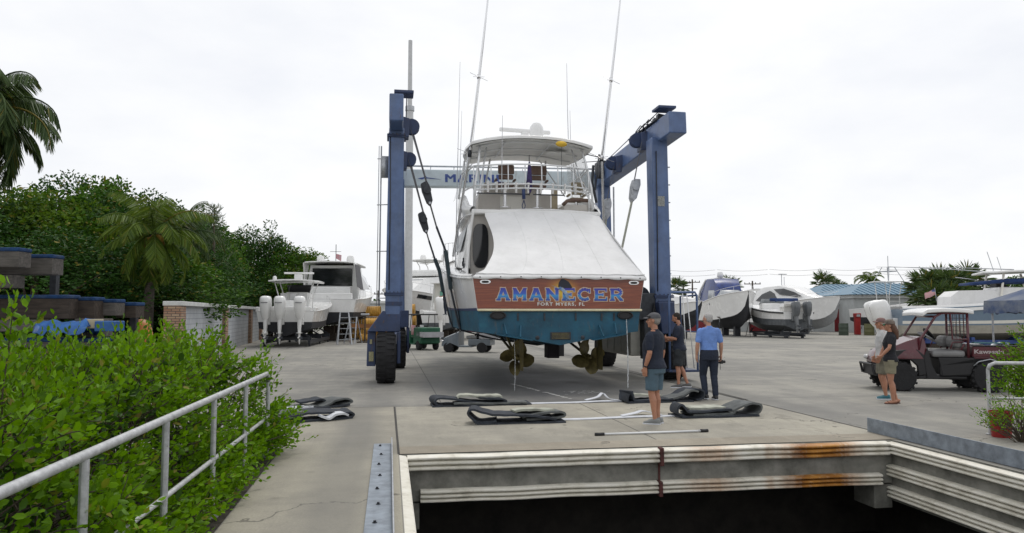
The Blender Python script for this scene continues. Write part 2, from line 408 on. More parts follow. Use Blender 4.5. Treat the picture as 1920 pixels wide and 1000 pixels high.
weather(APRON, (.12, .112, .095), .55, .56, (1.6, .5, 1), .14, 1.2); weather(APRON, (.20, .13, .07), .35, .63, (1, 1, 1), .10, 1.0); weather(YARD, (.13, .13, .125), .5, .57, (.5, .16, 1), .16, 1.0); weather(WALKC, (.16, .15, .125), .45, .57, (1.5, .4, 1), .15, 1.0)
SL_W = 6.9
VB = -34.0
g = MB()
us = [-600, 0.0, SL_W, 600]; vs = [-600, VB, 0.02, 900]
for i in range(3):
    for j in range(3):
        if i == 1 and j == 1: continue
        g.add([(us[i], vs[j], 0), (us[i + 1], vs[j], 0), (us[i + 1], vs[j + 1], 0), (us[i], vs[j + 1], 0)], [(0, 1, 2, 3)])
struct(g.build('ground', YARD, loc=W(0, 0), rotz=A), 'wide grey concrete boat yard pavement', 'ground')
def flat(name, mat, u0, u1, v0, v1, z):
    m = MB().add([(u0, v0, 0), (u1, v0, 0), (u1, v1, 0), (u0, v1, 0)], [(0, 1, 2, 3)])
    return struct(m.build(name, mat, loc=W(0, 0, z), rotz=A))
flat('apron', APRON, .0, 7.12, .55, 4.9, .004)
flat('apron_edge', EDGEC, .0, 7.12, .02, .55, .004)
flat('walkway', WALKC, -1.52, -.012, -33, 4.95, .004)
# expansion joints (recessed dark filler strips) and the cracked centre seam
JD = mk('joint_filler', (.05, .047, .042), .9)
j = MB()
for (u0, v0, u1, v1, w_) in [(-.006, .02, -.03, 4.9, .03), (7.14, .4, 7.12, 12.5, .035), (7.2, 4.9, 7.6, 34, .03), (-1.5, 4.93, 7.1, 4.93, .018)]:
    d = Vector((u1 - u0, v1 - v0)).normalized(); nx, ny = -d.y * w_ / 2, d.x * w_ / 2
    j.add([(u0 - nx, v0 - ny, 0), (u0 + nx, v0 + ny, 0), (u1 + nx, v1 + ny, 0), (u1 - nx, v1 - ny, 0)], [(0, 1, 2, 3)])
struct(j.build('pavement_joint', JD, loc=W(0, 0, .008), rotz=A))
# worn white paint line and paint scuffs under the boat
random.seed(4)
PW = mk('worn_white_paint', (.50, .50, .48), .8, var=.3, vs=20)
j = MB()
for i in range(60):
    t = i / 59; u = 2.95 + .75 * t + random.uniform(-.02, .02); v = 9.3 - 4.0 * t
    if random.random() < .25 or t > .9: continue
    j.box((u, v, 0), (random.uniform(.03, .10), random.uniform(.03, .09), .003), (0, 0, random.uniform(0, 3)))
for i in range(46):
    j.box((4.25 + random.gauss(0, .22), 6.9 + random.gauss(0, .16), .001 + i * .00004), (random.uniform(.02, .09), random.uniform(.01, .03), .002), (0, 0, random.uniform(-.5, .5)))
struct(j.build('paint_mark', PW, loc=W(0, 0, .005), rotz=A))
# slip: cap beams, recessed piling walls, water
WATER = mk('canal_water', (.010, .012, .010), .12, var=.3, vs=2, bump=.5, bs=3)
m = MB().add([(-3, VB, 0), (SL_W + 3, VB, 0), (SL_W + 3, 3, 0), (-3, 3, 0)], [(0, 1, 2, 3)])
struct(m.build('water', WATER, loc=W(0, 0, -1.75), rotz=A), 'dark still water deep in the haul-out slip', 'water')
b = MB()
b.bb(0, SL_W, .0, .45, -.60, -.006)                      # far cap beam
b.bb(.0, .26, .02, .5, -.95, -.6202); b.bb(6.62, SL_W, .02, .5, -.95, -.6202)
b.bb(-.5, -.001, VB, .45, -.62, -.006)
b.bb(SL_W + .001, SL_W + .5, VB, .45, -.85, -.006)
for k in range(8): b.bb(SL_W - .12, SL_W + .4, -2.6 - 3.4 * k, -2.2 - 3.4 * k, -3, -.8502)
o = b.build('slip_wall', CONC, loc=W(0, 0), rotz=A, bevel=.012)
tag(o, 'stained concrete cap wall around the haul-out slip', 'slip wall')
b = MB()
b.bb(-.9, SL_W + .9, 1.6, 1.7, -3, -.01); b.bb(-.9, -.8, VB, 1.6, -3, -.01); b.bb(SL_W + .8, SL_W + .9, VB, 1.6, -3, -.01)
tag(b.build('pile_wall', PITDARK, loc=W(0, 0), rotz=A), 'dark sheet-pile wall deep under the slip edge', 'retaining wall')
# rubbing fenders
def fender_mat(name, bands):
    m = bpy.data.materials.new(name); m.use_nodes = True
    N = m.node_tree.nodes; L = m.node_tree.links; b = N['Principled BSDF']
    tc = N.new('ShaderNodeTexCoord'); P = tc.outputs['Object']; sep = N.new('ShaderNodeSeparateXYZ'); L.new(P, sep.inputs[0])
    nz = noise_node(N, L, P, 3.5, 7, .7)
    mp = N.new('ShaderNodeMapping'); mp.inputs['Scale'].default_value = (1, 1, .12); L.new(P, mp.inputs[0]); drip = noise_node(N, L, mp.outputs[0], 14, 5, .7)
    c = ramp(N, L, nz, [(.3, (.46, .43, .35)), (.48, (.70, .67, .58)), (.7, (.80, .78, .71))])
    tot = None
    for (x0, hw, amt) in bands:
        d = node_math(N, L, 'ABSOLUTE', node_math(N, L, 'SUBTRACT', sep.outputs[0], x0))
        k = node_math(N, L, 'SUBTRACT', 1.35, node_math(N, L, 'DIVIDE', d, hw), True)
        k = node_math(N, L, 'MULTIPLY', k, node_math(N, L, 'MULTIPLY', drip, 2.0 * amt), True)
        tot = k if tot is None else node_math(N, L, 'MAXIMUM', tot, k)
    if tot is not None:
        rust = ramp(N, L, nz, [(.35, (.20, .065, .008)), (.65, (.48, .22, .04))])
        c = node_mix(N, L, tot, c, rust)
    L.new(c, b.inputs['Base Color']); b.inputs['Roughness'].default_value = .5
    return m
FEN_RUST = fender_mat('rusted_rubber_fender', [(5.75, .55, 1.1), (4.15, .35, .45), (5.0, .08, .35)])
FEN = fender_mat('cream_rubber_fender', [])
def fender_prof(h, d):          # outline (depth, z) with three ribs
    pts = [(0, 0), (0, -h)]
    nr = 3; rib = h / nr
    for k in range(nr):
        zb = -h + k * rib
        pts += [(d * .35, zb + .001), (d * .8, zb + rib * .12), (d, zb + rib * .35), (d, zb + rib * .6), (d * .8, zb + rib * .82), (d * .3, zb + rib * .93)]
    return pts
def fender(name, p0, p1, z, h, nrm, mat, label, group, amp=.004, n=40):
    p0 = Vector((*p0, z)); p1 = Vector((*p1, z)); nv = Vector((*nrm, 0)); prof = fender_prof(h, .10); rings = []
    sd_ = random.random() * 50
    for i in range(n + 1):
        q = p0.lerp(p1, i / n); dz = (mnoise.noise(Vector((i * .22 + sd_, 0, 0)))) * amp * 2
        rings.append([q + nv * a_ + Vector((0, 0, z_ + dz)) for a_, z_ in prof])
    o = MB().loft(rings).build(name, mat, smooth=35, loc=W(0, 0), rotz=A)
    return tag(o, label, 'fender', group)
GF = 'ribbed rubbing fenders around the slip'
fender('rub_fender', (.10, -.001), (SL_W - .10, -.001), -.010, .195, (0, -1), FEN_RUST, 'upper cream ribbed fender with orange rust stains across the slip head', GF)
fender('rub_fender', (.27, -.001), (SL_W - .22, -.001), -.44, .165, (0, -1), FEN_RUST, 'lower cream ribbed fender, rust stained, on the slip head wall', GF, .006)
fender('rub_fender', (.0, VB + .1), (.0, -.0), -.006, .22, (1, 0), FEN, 'ribbed fender running down the left edge of the slip', GF, .003, 60)
for z_, l_ in ((-.02, 'topmost of the three cream fenders along the right side of the slip'), (-.335, 'middle of the three cream fenders along the right side of the slip'), (-.63, 'lowest of the three cream fenders along the right side of the slip')):
    fender('rub_fender', (SL_W, VB + .1), (SL_W, -.0), z_, .165, (-1, 0), FEN, l_, GF, .003, 60)
# rusty joint clamps on the fenders
RUSTR = mk('rusty_clamp', (.10, .032, .028), .8, var=.4, vs=10)
for (u_, z0, h_, l_) in ((3.45, -.235, .24, 'rust-red strap clamping the upper slip fender'), (3.43, -.635, .20, 'rust-red strap clamping the lower slip fender')):
    tag(MB().bb(u_ - .026, u_ + .026, -.125, -.001, z0, z0 + h_).build('fender_clamp', RUSTR, loc=W(0, 0), rotz=A, bevel=.01), l_, 'clamp', 'clamps on the slip fenders')
tag(MB().bb(3.43, 3.455, -.02, -.002, -.45, -.24).build('rust_drip_bracket', RUSTR, loc=W(0, 0), rotz=A), 'rusty vertical bracket between the two head fenders', 'bracket')
# steel guide angle on the left, bolted down; steel plate curb on the right
t = thing('steel_angle', 'galvanised steel angle bolted along the left edge of the slip', 'steel angle', W(0, 0), A)
m = MB(); m.bb(-.33, -.10, -24, .75, .005, .020); ANG = mk('blue_grey_steel', (.27, .31, .36), .5, metal=.3, var=.25, vs=7, bump=.1); m.build('base_flange', ANG, t, bevel=.003)
m = MB(); m.bb(-.0985, -.084, -24, .75, .005, .10); m.build('upright_flange', GALV, t, bevel=.003)
for k in range(22):
    m = MB(); m.lathe([(.0, 0), (.024, 0), (.024, .004), (.014, .005), (.014, .020), (0, .020)], (-.235 + (.01 if k % 2 else -.01), .55 - .62 * k, .0203), n=6)
    m.build('bolt', STEELD, t)
t = thing('wheel_guide_curb', 'grey steel plate curb standing along the right edge of the slip', 'curb', W(0, 0), A)
m = MB(); m.bb(7.02, 7.035, -24, .72, .006, .215); m.build('upright_plate', ANG, t, bevel=.004)
m = MB(); m.bb(7.0365, 7.25, -24, .72, .006, .02)
m.build('base_plate', GALV, t)
# ================================================================== generic hull
def interp(st, n):
    """smooth resampling of station tuples (first item = y)"""
    st = np.array(st, float); ys = st[:, 0]; yy = np.linspace(ys[0], ys[-1], n); out = [yy]
    m = np.zeros_like(st)
    for i in range(len(ys)):
        a = max(i - 1, 0); b = min(i + 1, len(ys) - 1); m[i] = (st[b] - st[a]) / (ys[b] - ys[a])
    res = []
    for y in yy:
        i = min(max(np.searchsorted(ys, y) - 1, 0), len(ys) - 2); h = ys[i + 1] - ys[i]; t = (y - ys[i]) / h
        h00 = 2 * t**3 - 3 * t**2 + 1; h10 = t**3 - 2 * t**2 + t; h01 = -2 * t**3 + 3 * t**2; h11 = t**3 - t**2
        r = h00 * st[i] + h10 * h * m[i] + h01 * st[i + 1] + h11 * h * m[i + 1]; r[0] = y
        res.append(r)
    return res
def hull(parent, st, wl, topmat, botmat, n=26, stripe=None, flare=.0, decks=True, deckmat=None, rail=True, names=('topsides', 'hull_bottom', 'deck')):
    """st: (y, halfbeam_sheer, z_sheer, halfbeam_chine, z_chine, z_keel); wl = height of the paint line above the chine"""
    S = interp(st, n); top = []; bot = []; deck = []; sr = []
    for y, hb, zs, hc, zc, zk in S:
        hb = max(hb, .02); hc = max(min(hc, hb * 1.02), .012); zw = min(zc + wl, zs - .05)
        k = (zw - zc) / max(zs - zc, .01)
        def P(t): return (hc + (hb - hc) * (t ** (1 + flare)), zc + (zs - zc) * t)
        side = [P(k + (1 - k) * q) for q in (0, .2, .4, .6, .8, 1)]
        top.append([Vector((-x, y, z)) for x, z in reversed(side)] + [Vector((x, y, z)) for x, z in side])
        ch = [P(k * q) for q in (1, .5, 0)]
        full = [(-x, z) for x, z in ch] + [(-hc * .96, zc - .01), (-hc * .5, (zc + zk) / 2 + .02), (0, zk), (hc * .5, (zc + zk) / 2 + .02), (hc * .96, zc - .01)] + [(x, z) for x, z in reversed(ch)]
        bot.append([Vector((x, y, z)) for x, z in full])
        deck.append([Vector((x * hb * .985, y, zs + .015 * (1 - x * x) - .012)) for x in (-1, -.6, 0, .6, 1)])
        sr.append((hb, y, zs))
    nt = len(top[0]) // 2
    m = MB()
    m.sheet([r[:nt] for r in top]); m.sheet([r[nt:] for r in top])
    if stripe is None: tr = top[0]
    m.f.append(tuple([len(m.v) + i for i in range(len(top[0]))])); m.v += [tuple(p) for p in top[0]]
    ts = m.build(names[0], topmat, parent, smooth=40, fix=False)
    # outward normals
    m2 = MB().sheet(bot); m2.f.append(tuple(len(m2.v) + i for i in range(len(bot[0])))); m2.v += [tuple(p) for p in bot[0]]
    bt = m2.build(names[1], botmat, parent, smooth=35, fix=False)
    dk = None
    if decks:
        dk = MB().sheet(deck, (0, 0, -.03)).build(names[2], deckmat or topmat, parent, smooth=40)
    if rail:
        m = MB()
        for s_ in (-1, 1): m.tube([Vector((s_ * (x + .015), y, z - .02)) for x, y, z in sr], .035, 6)
        m.build('rub_rail', topmat if rail is True else rail, parent, smooth=True)
    return S, ts, bt, dk

def text_part(txt, size, mat, parent, loc, rot, name='lettering', offset=0.0, ext=.003, align='CENTER', sx=1.0, space=1.0, bold=False):
    c = bpy.data.curves.new('t', 'FONT'); c.body = txt; c.size = size; c.align_x = align; c.align_y = 'CENTER'; c.extrude = ext; c.offset = offset; c.space_character = space
    o = bpy.data.objects.new('t', c); COL.objects.link(o)
    dg = bpy.context.evaluated_depsgraph_get(); dg.update()
    me = bpy.data.meshes.new_from_object(o.evaluated_get(dg)); bpy.data.objects.remove(o)
    me.name = name; me.materials.clear(); me.materials.append(mat)
    q = bpy.data.objects.new(name, me); COL.objects.link(q); q.parent = parent; q.location = loc; q.rotation_euler = rot; q.scale = (sx, 1, 1)
    return q

# ================================================================== the hoisted sport-fishing boat
BC = (3.87, 7.7)
BOAT = thing('sport_fishing_boat', 'big white sport fishing boat with teak transom and teal bottom hanging in the lift', 'boat', W(*BC), A)
ST = [(0, 2.11, 2.64, 1.93, 1.36, 1.04), (1.5, 2.28, 2.72, 2.03, 1.36, 1.00), (3, 2.38, 2.86, 2.10, 1.37, .95), (5, 2.40, 3.06, 2.12, 1.40, .90),
      (8, 2.34, 3.38, 2.0, 1.5, .86), (11, 1.98, 3.72, 1.5, 1.8, .95), (13.5, 1.30, 4.0, .8, 2.35, 1.35), (15.3, .5, 4.2, .2, 3.1, 2.4), (15.9, .06, 4.25, .03, 3.9, 3.8)]
S, ts, bt, dk = hull(BOAT, ST, .50, GEL, TEAL, 44, flare=.25, decks=True, rail=True)
# dark blue boot stripe along both sides
NAVY = mk('navy_stripe', (.01, .03, .11), .35)
m = MB()
for s_ in (-1, 1):
    r0 = []; r1 = []
    for y, hb, zs, hc, zc, zk in S:
        if y > 15: continue
        for lst, z in ((r0, zc + .5), (r1, zc + .56)):
            t = (z - zc) / (zs - zc); x = hc + (hb - hc) * t ** 1.25 + .006
            lst.append((s_ * x, y - .004, z))
    m.sheet([r0, r1])
m.build('boot_stripe', NAVY, BOAT, smooth=True, fix=False)
# transom wood with the painted sunrise glow
tm = bpy.data.materials.new('teak_transom'); tm.use_nodes = True
N = tm.node_tree.nodes; L = tm.node_tree.links; b = N['Principled BSDF']
tcn = N.new('ShaderNodeTexCoord'); P = tcn.outputs['Object']; sep = N.new('ShaderNodeSeparateXYZ'); L.new(P, sep.inputs[0])
mp = N.new('ShaderNodeMapping'); mp.inputs['Scale'].default_value = (.5, 1, 9); L.new(P, mp.inputs[0])
wd = noise_node(N, L, mp.outputs[0], 3.2, 8, .6); wc = ramp(N, L, wd, [(.3, (.13, .024, .009)), (.5, (.20, .042, .014)), (.7, (.27, .065, .022))])
def ellk(cx, cz, rx, rz):
    dx = node_math(N, L, 'DIVIDE', node_math(N, L, 'SUBTRACT', sep.outputs[0], cx), rx); dz = node_math(N, L, 'DIVIDE', node_math(N, L, 'SUBTRACT', sep.outputs[2], cz), rz)
    return node_math(N, L, 'SQRT', node_math(N, L, 'ADD', node_math(N, L, 'MULTIPLY', dx, dx), node_math(N, L, 'MULTIPLY', dz, dz)))
d = ellk(.07, 2.33, .50, .42)
gl = ramp(N, L, d, [(.30, (1, 1, 1)), (1.0, (0, 0, 0))])
gc = ramp(N, L, d, [(.20, (.62, .42, .02)), (.6, (.50, .20, .01)), (1.0, (.25, .06, .01))])
L.new(node_mix(N, L, gl, wc, gc), b.inputs['Base Color']); b.inputs['Roughness'].default_value = .28; b.inputs['Coat Weight'].default_value = .4
TEAKT = tm
m = MB()      # teak panel, 12 mm proud of the transom
def zt(x): return 2.625 + .02 * (1 - (x / 2.1) ** 2)
xs = [-2.09 + 4.18 * i / 16 for i in range(17)]
g = []
for z in np.linspace(0, 1, 5):
    g.append([((x * (1 - .052 * (1 - z)) + .0), -.014, 1.905 + (zt(x) - 1.905) * z) for x in xs])
m.sheet(g, (0, .010, 0)); tp = m.build('transom_panel', TEAKT, BOAT)
CREAM = mk('cream_rub_strake', (.72, .66, .44), .4)
m = MB().bb(-1.98, 2.02, -.075, -.004, 1.845, 1.90); m.build('transom_strake', CREAM, BOAT, bevel=.02)
m = MB().bb(-.0, .0, 0, 0, 0, 0)
# slab-serif name in painted letters
def letters(word, h, wd_, gap, stroke):
    """list of (kind, data) strokes in 2D"""
    out = []; x = 0.0
    for ch in word:
        s = stroke / h; q = []
        def seg(a, b_, w=s): q.append(((x + a[0] * wd_, a[1] * h), (x + b_[0] * wd_, b_[1] * h), w * h))
        sf = .11
        if ch == 'A':
            seg((.16, .05), (.47, .97)); seg((.84, .05), (.53, .97)); seg((.30, .32), (.70, .32), s * .7); seg((0, .06), (.32, .06), s * .55); seg((.68, .06), (1, .06), s * .55); seg((.30, .94), (.56, .94), s * .55)
        elif ch == 'M':
            seg((.15, 0), (.15, 1)); seg((.85, 0), (.85, 1)); seg((.14, .93), (.50, .30)); seg((.86, .93), (.50, .30)); seg((0, .06), (.32, .06), s * .55); seg((.68, .06), (1, .06), s * .55); seg((0, .94), (.2, .94), s * .55); seg((.8, .94), (1, .94), s * .55)
        elif ch == 'N':
            seg((.17, 0), (.17, 1)); seg((.83, 0), (.83, 1)); seg((.15, .92), (.85, .08)); seg((0, .06), (.34, .06), s * .55); seg((0, .94), (.2, .94), s * .55); seg((.66, .94), (1, .94), s * .55)
        elif ch == 'E':
            seg((.2, 0), (.2, 1)); seg((.02, .08), (.95, .08), s * .7); seg((.02, .92), (.92, .92), s * .7); seg((.2, .5), (.7, .5), s * .7); seg((.93, .0), (.93, .3), s * .5); seg((.90, .72), (.90, 1), s * .5); seg((.68, .36), (.68, .64), s * .4)
        elif ch == 'C':
            pts = [(.5 + .42 * math.cos(a), .5 + .42 * math.sin(a)) for a in [R(45 + 270 * i / 10) for i in range(11)]]
            for p, r in zip(pts[:-1], pts[1:]): seg(p, r, s * .95)
            seg((.86, .62), (.86, .98), s * .5)
        elif ch == 'R':
            seg((.2, 0), (.2, 1)); seg((.02, .92), (.6, .92), s * .7); seg((.2, .46), (.6, .46), s * .7)
            pts = [(.6 + .24 * math.cos(a), .69 + .23 * math.sin(a)) for a in [R(90 - 180 * i / 6) for i in range(7)]]
            for p, r in zip(pts[:-1], pts[1:]): seg(p, r, s)
            seg((.55, .46), (.86, .06)); seg((0, .06), (.38, .06), s * .55); seg((.74, .06), (1, .06), s * .55)
        out.append(q); x += wd_ + gap
    return out, x - gap
bl = bpy.data.materials.new('letter_blue'); bl.use_nodes = True
N = bl.node_tree.nodes; L = bl.node_tree.links; b = N['Principled BSDF']; tcn = N.new('ShaderNodeTexCoord'); sep = N.new('ShaderNodeSeparateXYZ'); L.new(tcn.outputs['Object'], sep.inputs[0])
mr = N.new('ShaderNodeMapRange'); mr.inputs[1].default_value = 0; mr.inputs[2].default_value = .31; L.new(sep.outputs[2], mr.inputs[0])
L.new(ramp(N, L, mr.outputs[0], [(.0, (.03, .04, .30)), (.40, (.05, .30, .62)), (.52, (.04, .12, .52)), (1.0, (.05, .035, .33))]), b.inputs['Base Color']); b.inputs['Roughness'].default_value = .3
LGOLD = mk('letter_edge', (.62, .50, .36), .4)
Ls, tw = letters('AMANECER', .30, .335, .060, .085)
def stroke_mesh(q, grow, y0, step):
    m = MB(); k = 0
    for (a, b_, w_) in q:
        d = Vector((b_[0] - a[0], 0, b_[1] - a[1])); l = d.length; d.normalize()
        n_ = Vector((-d.z, 0, d.x)) * (w_ / 2 + grow); e = d * (grow + .004)
        A0 = Vector((a[0], y0 - k * step, a[1])) - e; B0 = Vector((b_[0], y0 - k * step, b_[1])) + e
        m.prism([A0 - n_, B0 - n_, B0 + n_, A0 + n_], (0, .004, 0)); k += 1
    return m
X0 = .01 - tw / 2
for q in Ls:
    o = stroke_mesh(q, .012, -.0012, .00025).build('letter_outline', LGOLD, BOAT, loc=(X0, -.0145, 2.095))
    stroke_mesh(q, -.005, -.0062, .00025).build('letter', bl, o)
SILV = mk('silver_lettering', (.62, .62, .60), .3, metal=.3)
text_part('FORT MYERS, FL', .105, SILV, BOAT, (.02, -.0165, 2.012), (PI / 2, 0, 0), 'port_lettering', offset=.003, ext=.002, sx=1.25, space=1.25)
# leaping sailfish
SAILB = mk('sailfish_dark', (.012, .015, .03), .4); SAILW = mk('sailfish_belly', (.42, .50, .55), .4, var2=(.03, .12, .35), vs=14)
fx, fz = .02, 2.26
body = [(-.24, .21), (-.13, .165), (-.07, .14), (-.02, .17), (.05, .14), (.12, .08), (.17, .0), (.19, -.09), (.24, -.16), (.17, -.13), (.10, -.18), (.13, -.09), (.08, .0), (.02, .07), (-.05, .11), (-.12, .145)]
sail = [(-.07, .17), (-.05, .27), (.0, .345), (.05, .36), (.12, .33), (.19, .29), (.24, .22), (.28, .15), (.25, .135), (.17, .10), (.12, .10), (.05, .15)]
o = MB().prism([(fx + a, -.0165, fz + c) for a, c in sail], (0, -.004, 0)).build('sailfish_fin', SAILB, BOAT)
MB().prism([(fx + a, -.0295, fz + c) for a, c in body], (0, -.004, 0)).build('sailfish_body', SAILW, o)
# hawse fittings and exhausts, teal transom hardware
for x in (-1.80, 1.83):
    m = MB(); pts = [(x + .13 * math.copysign(abs(math.cos(a)) ** .6, math.cos(a)), -.017, 2.535 + .05 * math.sin(a)) for a in [2 * PI * i / 16 for i in range(16)]]
    m.prism(pts, (0, -.012, 0)); o = m.build('hawse_plate', CHROME, BOAT, bevel=.003)
    MB().prism([(x + (p[0] - x) * .68, -.030, 2.532 + (p[2] - 2.535) * .55) for p in pts], (0, -.003, 0)).build('hawse_hole', BLACK, o)
for x in (-1.50, 1.60):
    m = MB(); m.lathe([(.0, 0), (.115, 0), (.115, .06), (.10, .065), (.085, .03), (0, .03)], (0, 0, 0), (0, -1, 0), 20)
    o = m.build('exhaust_outlet', BLACK, BOAT, smooth=35, loc=(x, -.002, 1.745)); o.scale = (1.7, 1, .85)
m = MB()
for x in (-1.02, -.38, .38, 1.02, 1.33): m.bb(x - .02, x + .02, -.02, -.002, 1.62, 1.80)
m.build('transom_bracket', STEELD, BOAT, bevel=.004)
for x in (-.55, .55):
    MB().lathe([(0, 0), (.05, 0), (.05, .012), (.03, .02), (0, .022)], (x, -.002, 1.22), (0, -1, 0), 12).build('underwater_light', STEELD, BOAT, smooth=30)
o = MB().bb(-.24, .26, -.02, -.002, 1.17, 1.35).build('intake_grille', STEELD, BOAT, bevel=.006)
m = MB()
for i in range(5): m.bb(-.20, .22, -.028, -.0205, 1.195 + i * .03, 1.207 + i * .03)
m.build('slat', BRONZE, o)
for s_ in (-1, 1):       # trim tabs: flat plates hinged under the transom, rams above them
    m = MB(); x0, x1 = sorted((s_ * .72, s_ * 1.55)); zc0 = 1.06 + .32 * .72 / 1.93 * .95; zc1 = 1.06 + .32 * 1.55 / 1.93 * .97
    za, zb = (zc0, zc1) if s_ > 0 else (zc1, zc0)
    m.hexa([(x0, -.34, za - .02), (x1, -.34, zb - .02), (x1, .0, zb + .0), (x0, .0, za + .0), (x0, -.34, za), (x1, -.34, zb), (x1, .0, zb + .02), (x0, .0, za + .02)])
    m.beam((s_ * .95, -.01, 1.52), (s_ * 1.0, -.24, 1.24), .035, .035); m.beam((s_ * 1.35, -.01, 1.56), (s_ * 1.32, -.24, 1.30), .035, .035)
    m.build('trim_tab', TEAL, BOAT, bevel=.004)
# propellers, shafts, struts, rudders
def propeller(cx, cy, cz, hand, ph):
    hubm = MB().lathe([(.0, -.20), (.03, -.20), (.06, -.12), (.085, .0), (.09, .12), (.075, .2), (0, .2)], (cx, cy, cz), (0, 1, 0), 14)
    hb = hubm.build('propeller_hub', BRONZE, BOAT, smooth=40)
    nb = 4
    for k in range(nb):
        a0 = 2 * PI * k / nb + ph; grid = []
        for i in range(9):
            r = .065 + .375 * i / 8; wdt = .225 * math.sin(PI * (.16 + .80 * i / 8)) ** .65 + .01
            tw_ = math.atan2(.20, r * 1.0)
            row = []
            for j_ in range(7):
                s = (j_ / 6 - .5) * 2 * wdt; ang = a0 + hand * (s * math.cos(tw_) / r + .25 * (i / 8) ** 2)
                row.append((cx + r * math.sin(ang), cy + s * math.sin(tw_) * 1.0, cz + r * math.cos(ang)))
            grid.append(row)
        m = MB().sheet(grid, (0, .012, 0)); m.build('propeller_blade', BRONZE, hb, smooth=40)
for s_, ph in ((-1, .35), (1, 1.05)):
    cx = s_ * .92 + .08
    propeller(cx, 1.15, .68, s_, ph)
    m = MB().tube([(cx, 1.1, .68), (cx, 3.9, 1.10)], .035, 8); m.build('propeller_shaft', BRONZE, BOAT, smooth=True)
    m = MB(); m.beam((cx, 1.55, .74), (cx - .22, 1.75, 1.32), .05, .14, (0, 1, 0)); m.beam((cx, 1.55, .74), (cx + .20, 1.75, 1.34), .05, .14, (0, 1, 0))
    m.lathe([(.0, -.2), (.06, -.2), (.07, .0), (.06, .2), (0, .2)], (cx, 1.55, .745), (0, 1, .12), 10)
    m.build('shaft_strut', BRONZE, BOAT, smooth=35, bevel=.006)
    m = MB(); rx = cx + .07 * s_ + .10
    m.loft([[(rx - .028, .70, .40), (rx, .98, .40), (rx + .028, .70, .40), (rx, .44, .40)], [(rx - .034, .72, .8), (rx, 1.02, .8), (rx + .034, .72, .8), (rx, .42, .8)], [(rx - .034, .74, 1.18), (rx, 1.0, 1.18), (rx + .034, .74, 1.18), (rx, .5, 1.18)]])
    m.tube([(rx, .75, 1.15), (rx, .75, 1.36)], .03, 8)
    m.build('rudder', BRONZE, BOAT, bevel=.006)
MB().bb(.10, .42, 1.9, 2.35, .62, .98).build('sonar_pod', mk('antifouling_dark', (.025, .02, .025), .7), BOAT, bevel=.02)
# cockpit coaming cap, covered by canvas
m = MB()
S2 = interp(ST, 60)
for s_ in (-1, 1):
    pts = [(y, hb, zs) for y, hb, zs, *_ in S2 if y < 15]
    m.sheet([[(s_ * (hb + .02), y, zs + .0), (s_ * (hb + .03), y, zs + .04), (s_ * (hb - .02), y, zs + .075), (s_ * (hb - .30), y, zs + .08)] for y, hb, zs in pts])
m.build('covering_board', GEL, BOAT, smooth=50)
# canvas cockpit enclosure: sloping sheet from flybridge overhang to the transom
rows = []
nU, nV = 52, 36
for i in range(nV + 1):
    t = i / nV                      # 0 bottom .. 1 top
    xl = -1.95 + .53 * t + .30 * math.sin(PI * min(1, t * 1.05)) ** 1.0 * (1 if t < .96 else .3)
    if t < .12: xl -= (.12 - t) * 1.2
    xr = 1.84 + (2.13 - 1.84) * (1 - t) ** 1.25
    row = []
    for k in range(nU + 1):
        q = k / nU; x = xl + (xr - xl) * q
        y = -.05 + 3.12 * t + .0 * q - .04 * math.sin(PI * t) * math.sin(PI * q) - .35 * t * (abs(2 * q - 1) ** 4) * 0
        z = 2.665 + 1.93 * t + .10 * (1 - (2 * q - 1) ** 2) * t - .10 * math.sin(PI * t) + .016 * mnoise.noise(Vector((x * 2.3, t * 4, 3))) + .010 * mnoise.noise(Vector((x * 7, t * 2.0, 8))) * (1 - t) + .012 * mnoise.noise(Vector((x * 3 + t * 9, t * 9 - x, 1)))
        if t == 0: z = 2.64 + .02 * (1 - (x / 2.1) ** 2)
        row.append((x, y, z))
    rows.append(row)
cv = MB().sheet(rows, (0, -.012, .008)).build('cockpit_canvas', CANVAS, BOAT, smooth=50)
MB().tube([Vector(p) + Vector((0, -.02, .012)) for p in rows[nV]], .028, 8).build('canvas_piping', CANVAS, cv, smooth=True); MB().tube([Vector(p) + Vector((0, -.018, .022)) for p in rows[1]], .012, 6).build('canvas_seam', CANVAS, cv, smooth=True)
for kk in (13, 26, 39): MB().tube([Vector(rows[i][kk]) + Vector((0, -.014, .008)) for i in range(nV + 1)], .006, 5).build('canvas_seam', CANVAS, cv, smooth=True)
sk = [[(p[0], p[1] - .02, p[2] + .03) for p in rows[0]], [(p[0], p[1] - .034, p[2] - .045 + .012 * math.cos(i * .95)) for i, p in enumerate(rows[0])]]
MB().sheet(sk, (0, -.006, 0)).build('canvas_skirt', CANVAS, cv, smooth=True)
for i in range(2, nU, 6):
    p = rows[0][i]; MB().lathe([(0, 0), (.016, 0), (.016, .01), (0, .014)], (p[0], p[1] - .03, p[2] + .0), (0, -1, 0), 8).build('snap_fastener', STEELD, cv)
# right side canvas return down to the gunwale
g = []
for i in range(9):
    t = i / 8; y = -.05 + 3.1 * t; zt_ = 2.67 + 1.93 * t; xr = 1.84 + .29 * (1 - t) ** 1.25
    hb = 2.11 + .09 * y; zb = 2.70 + .055 * y
    g.append([(xr + (hb - xr) * q, y + .02, zt_ + (zb - zt_) * q) for q in (0, .33, .66, 1)])
MB().sheet(g, (-.012, 0, 0)).build('side_canvas', CANVAS, BOAT, smooth=True)
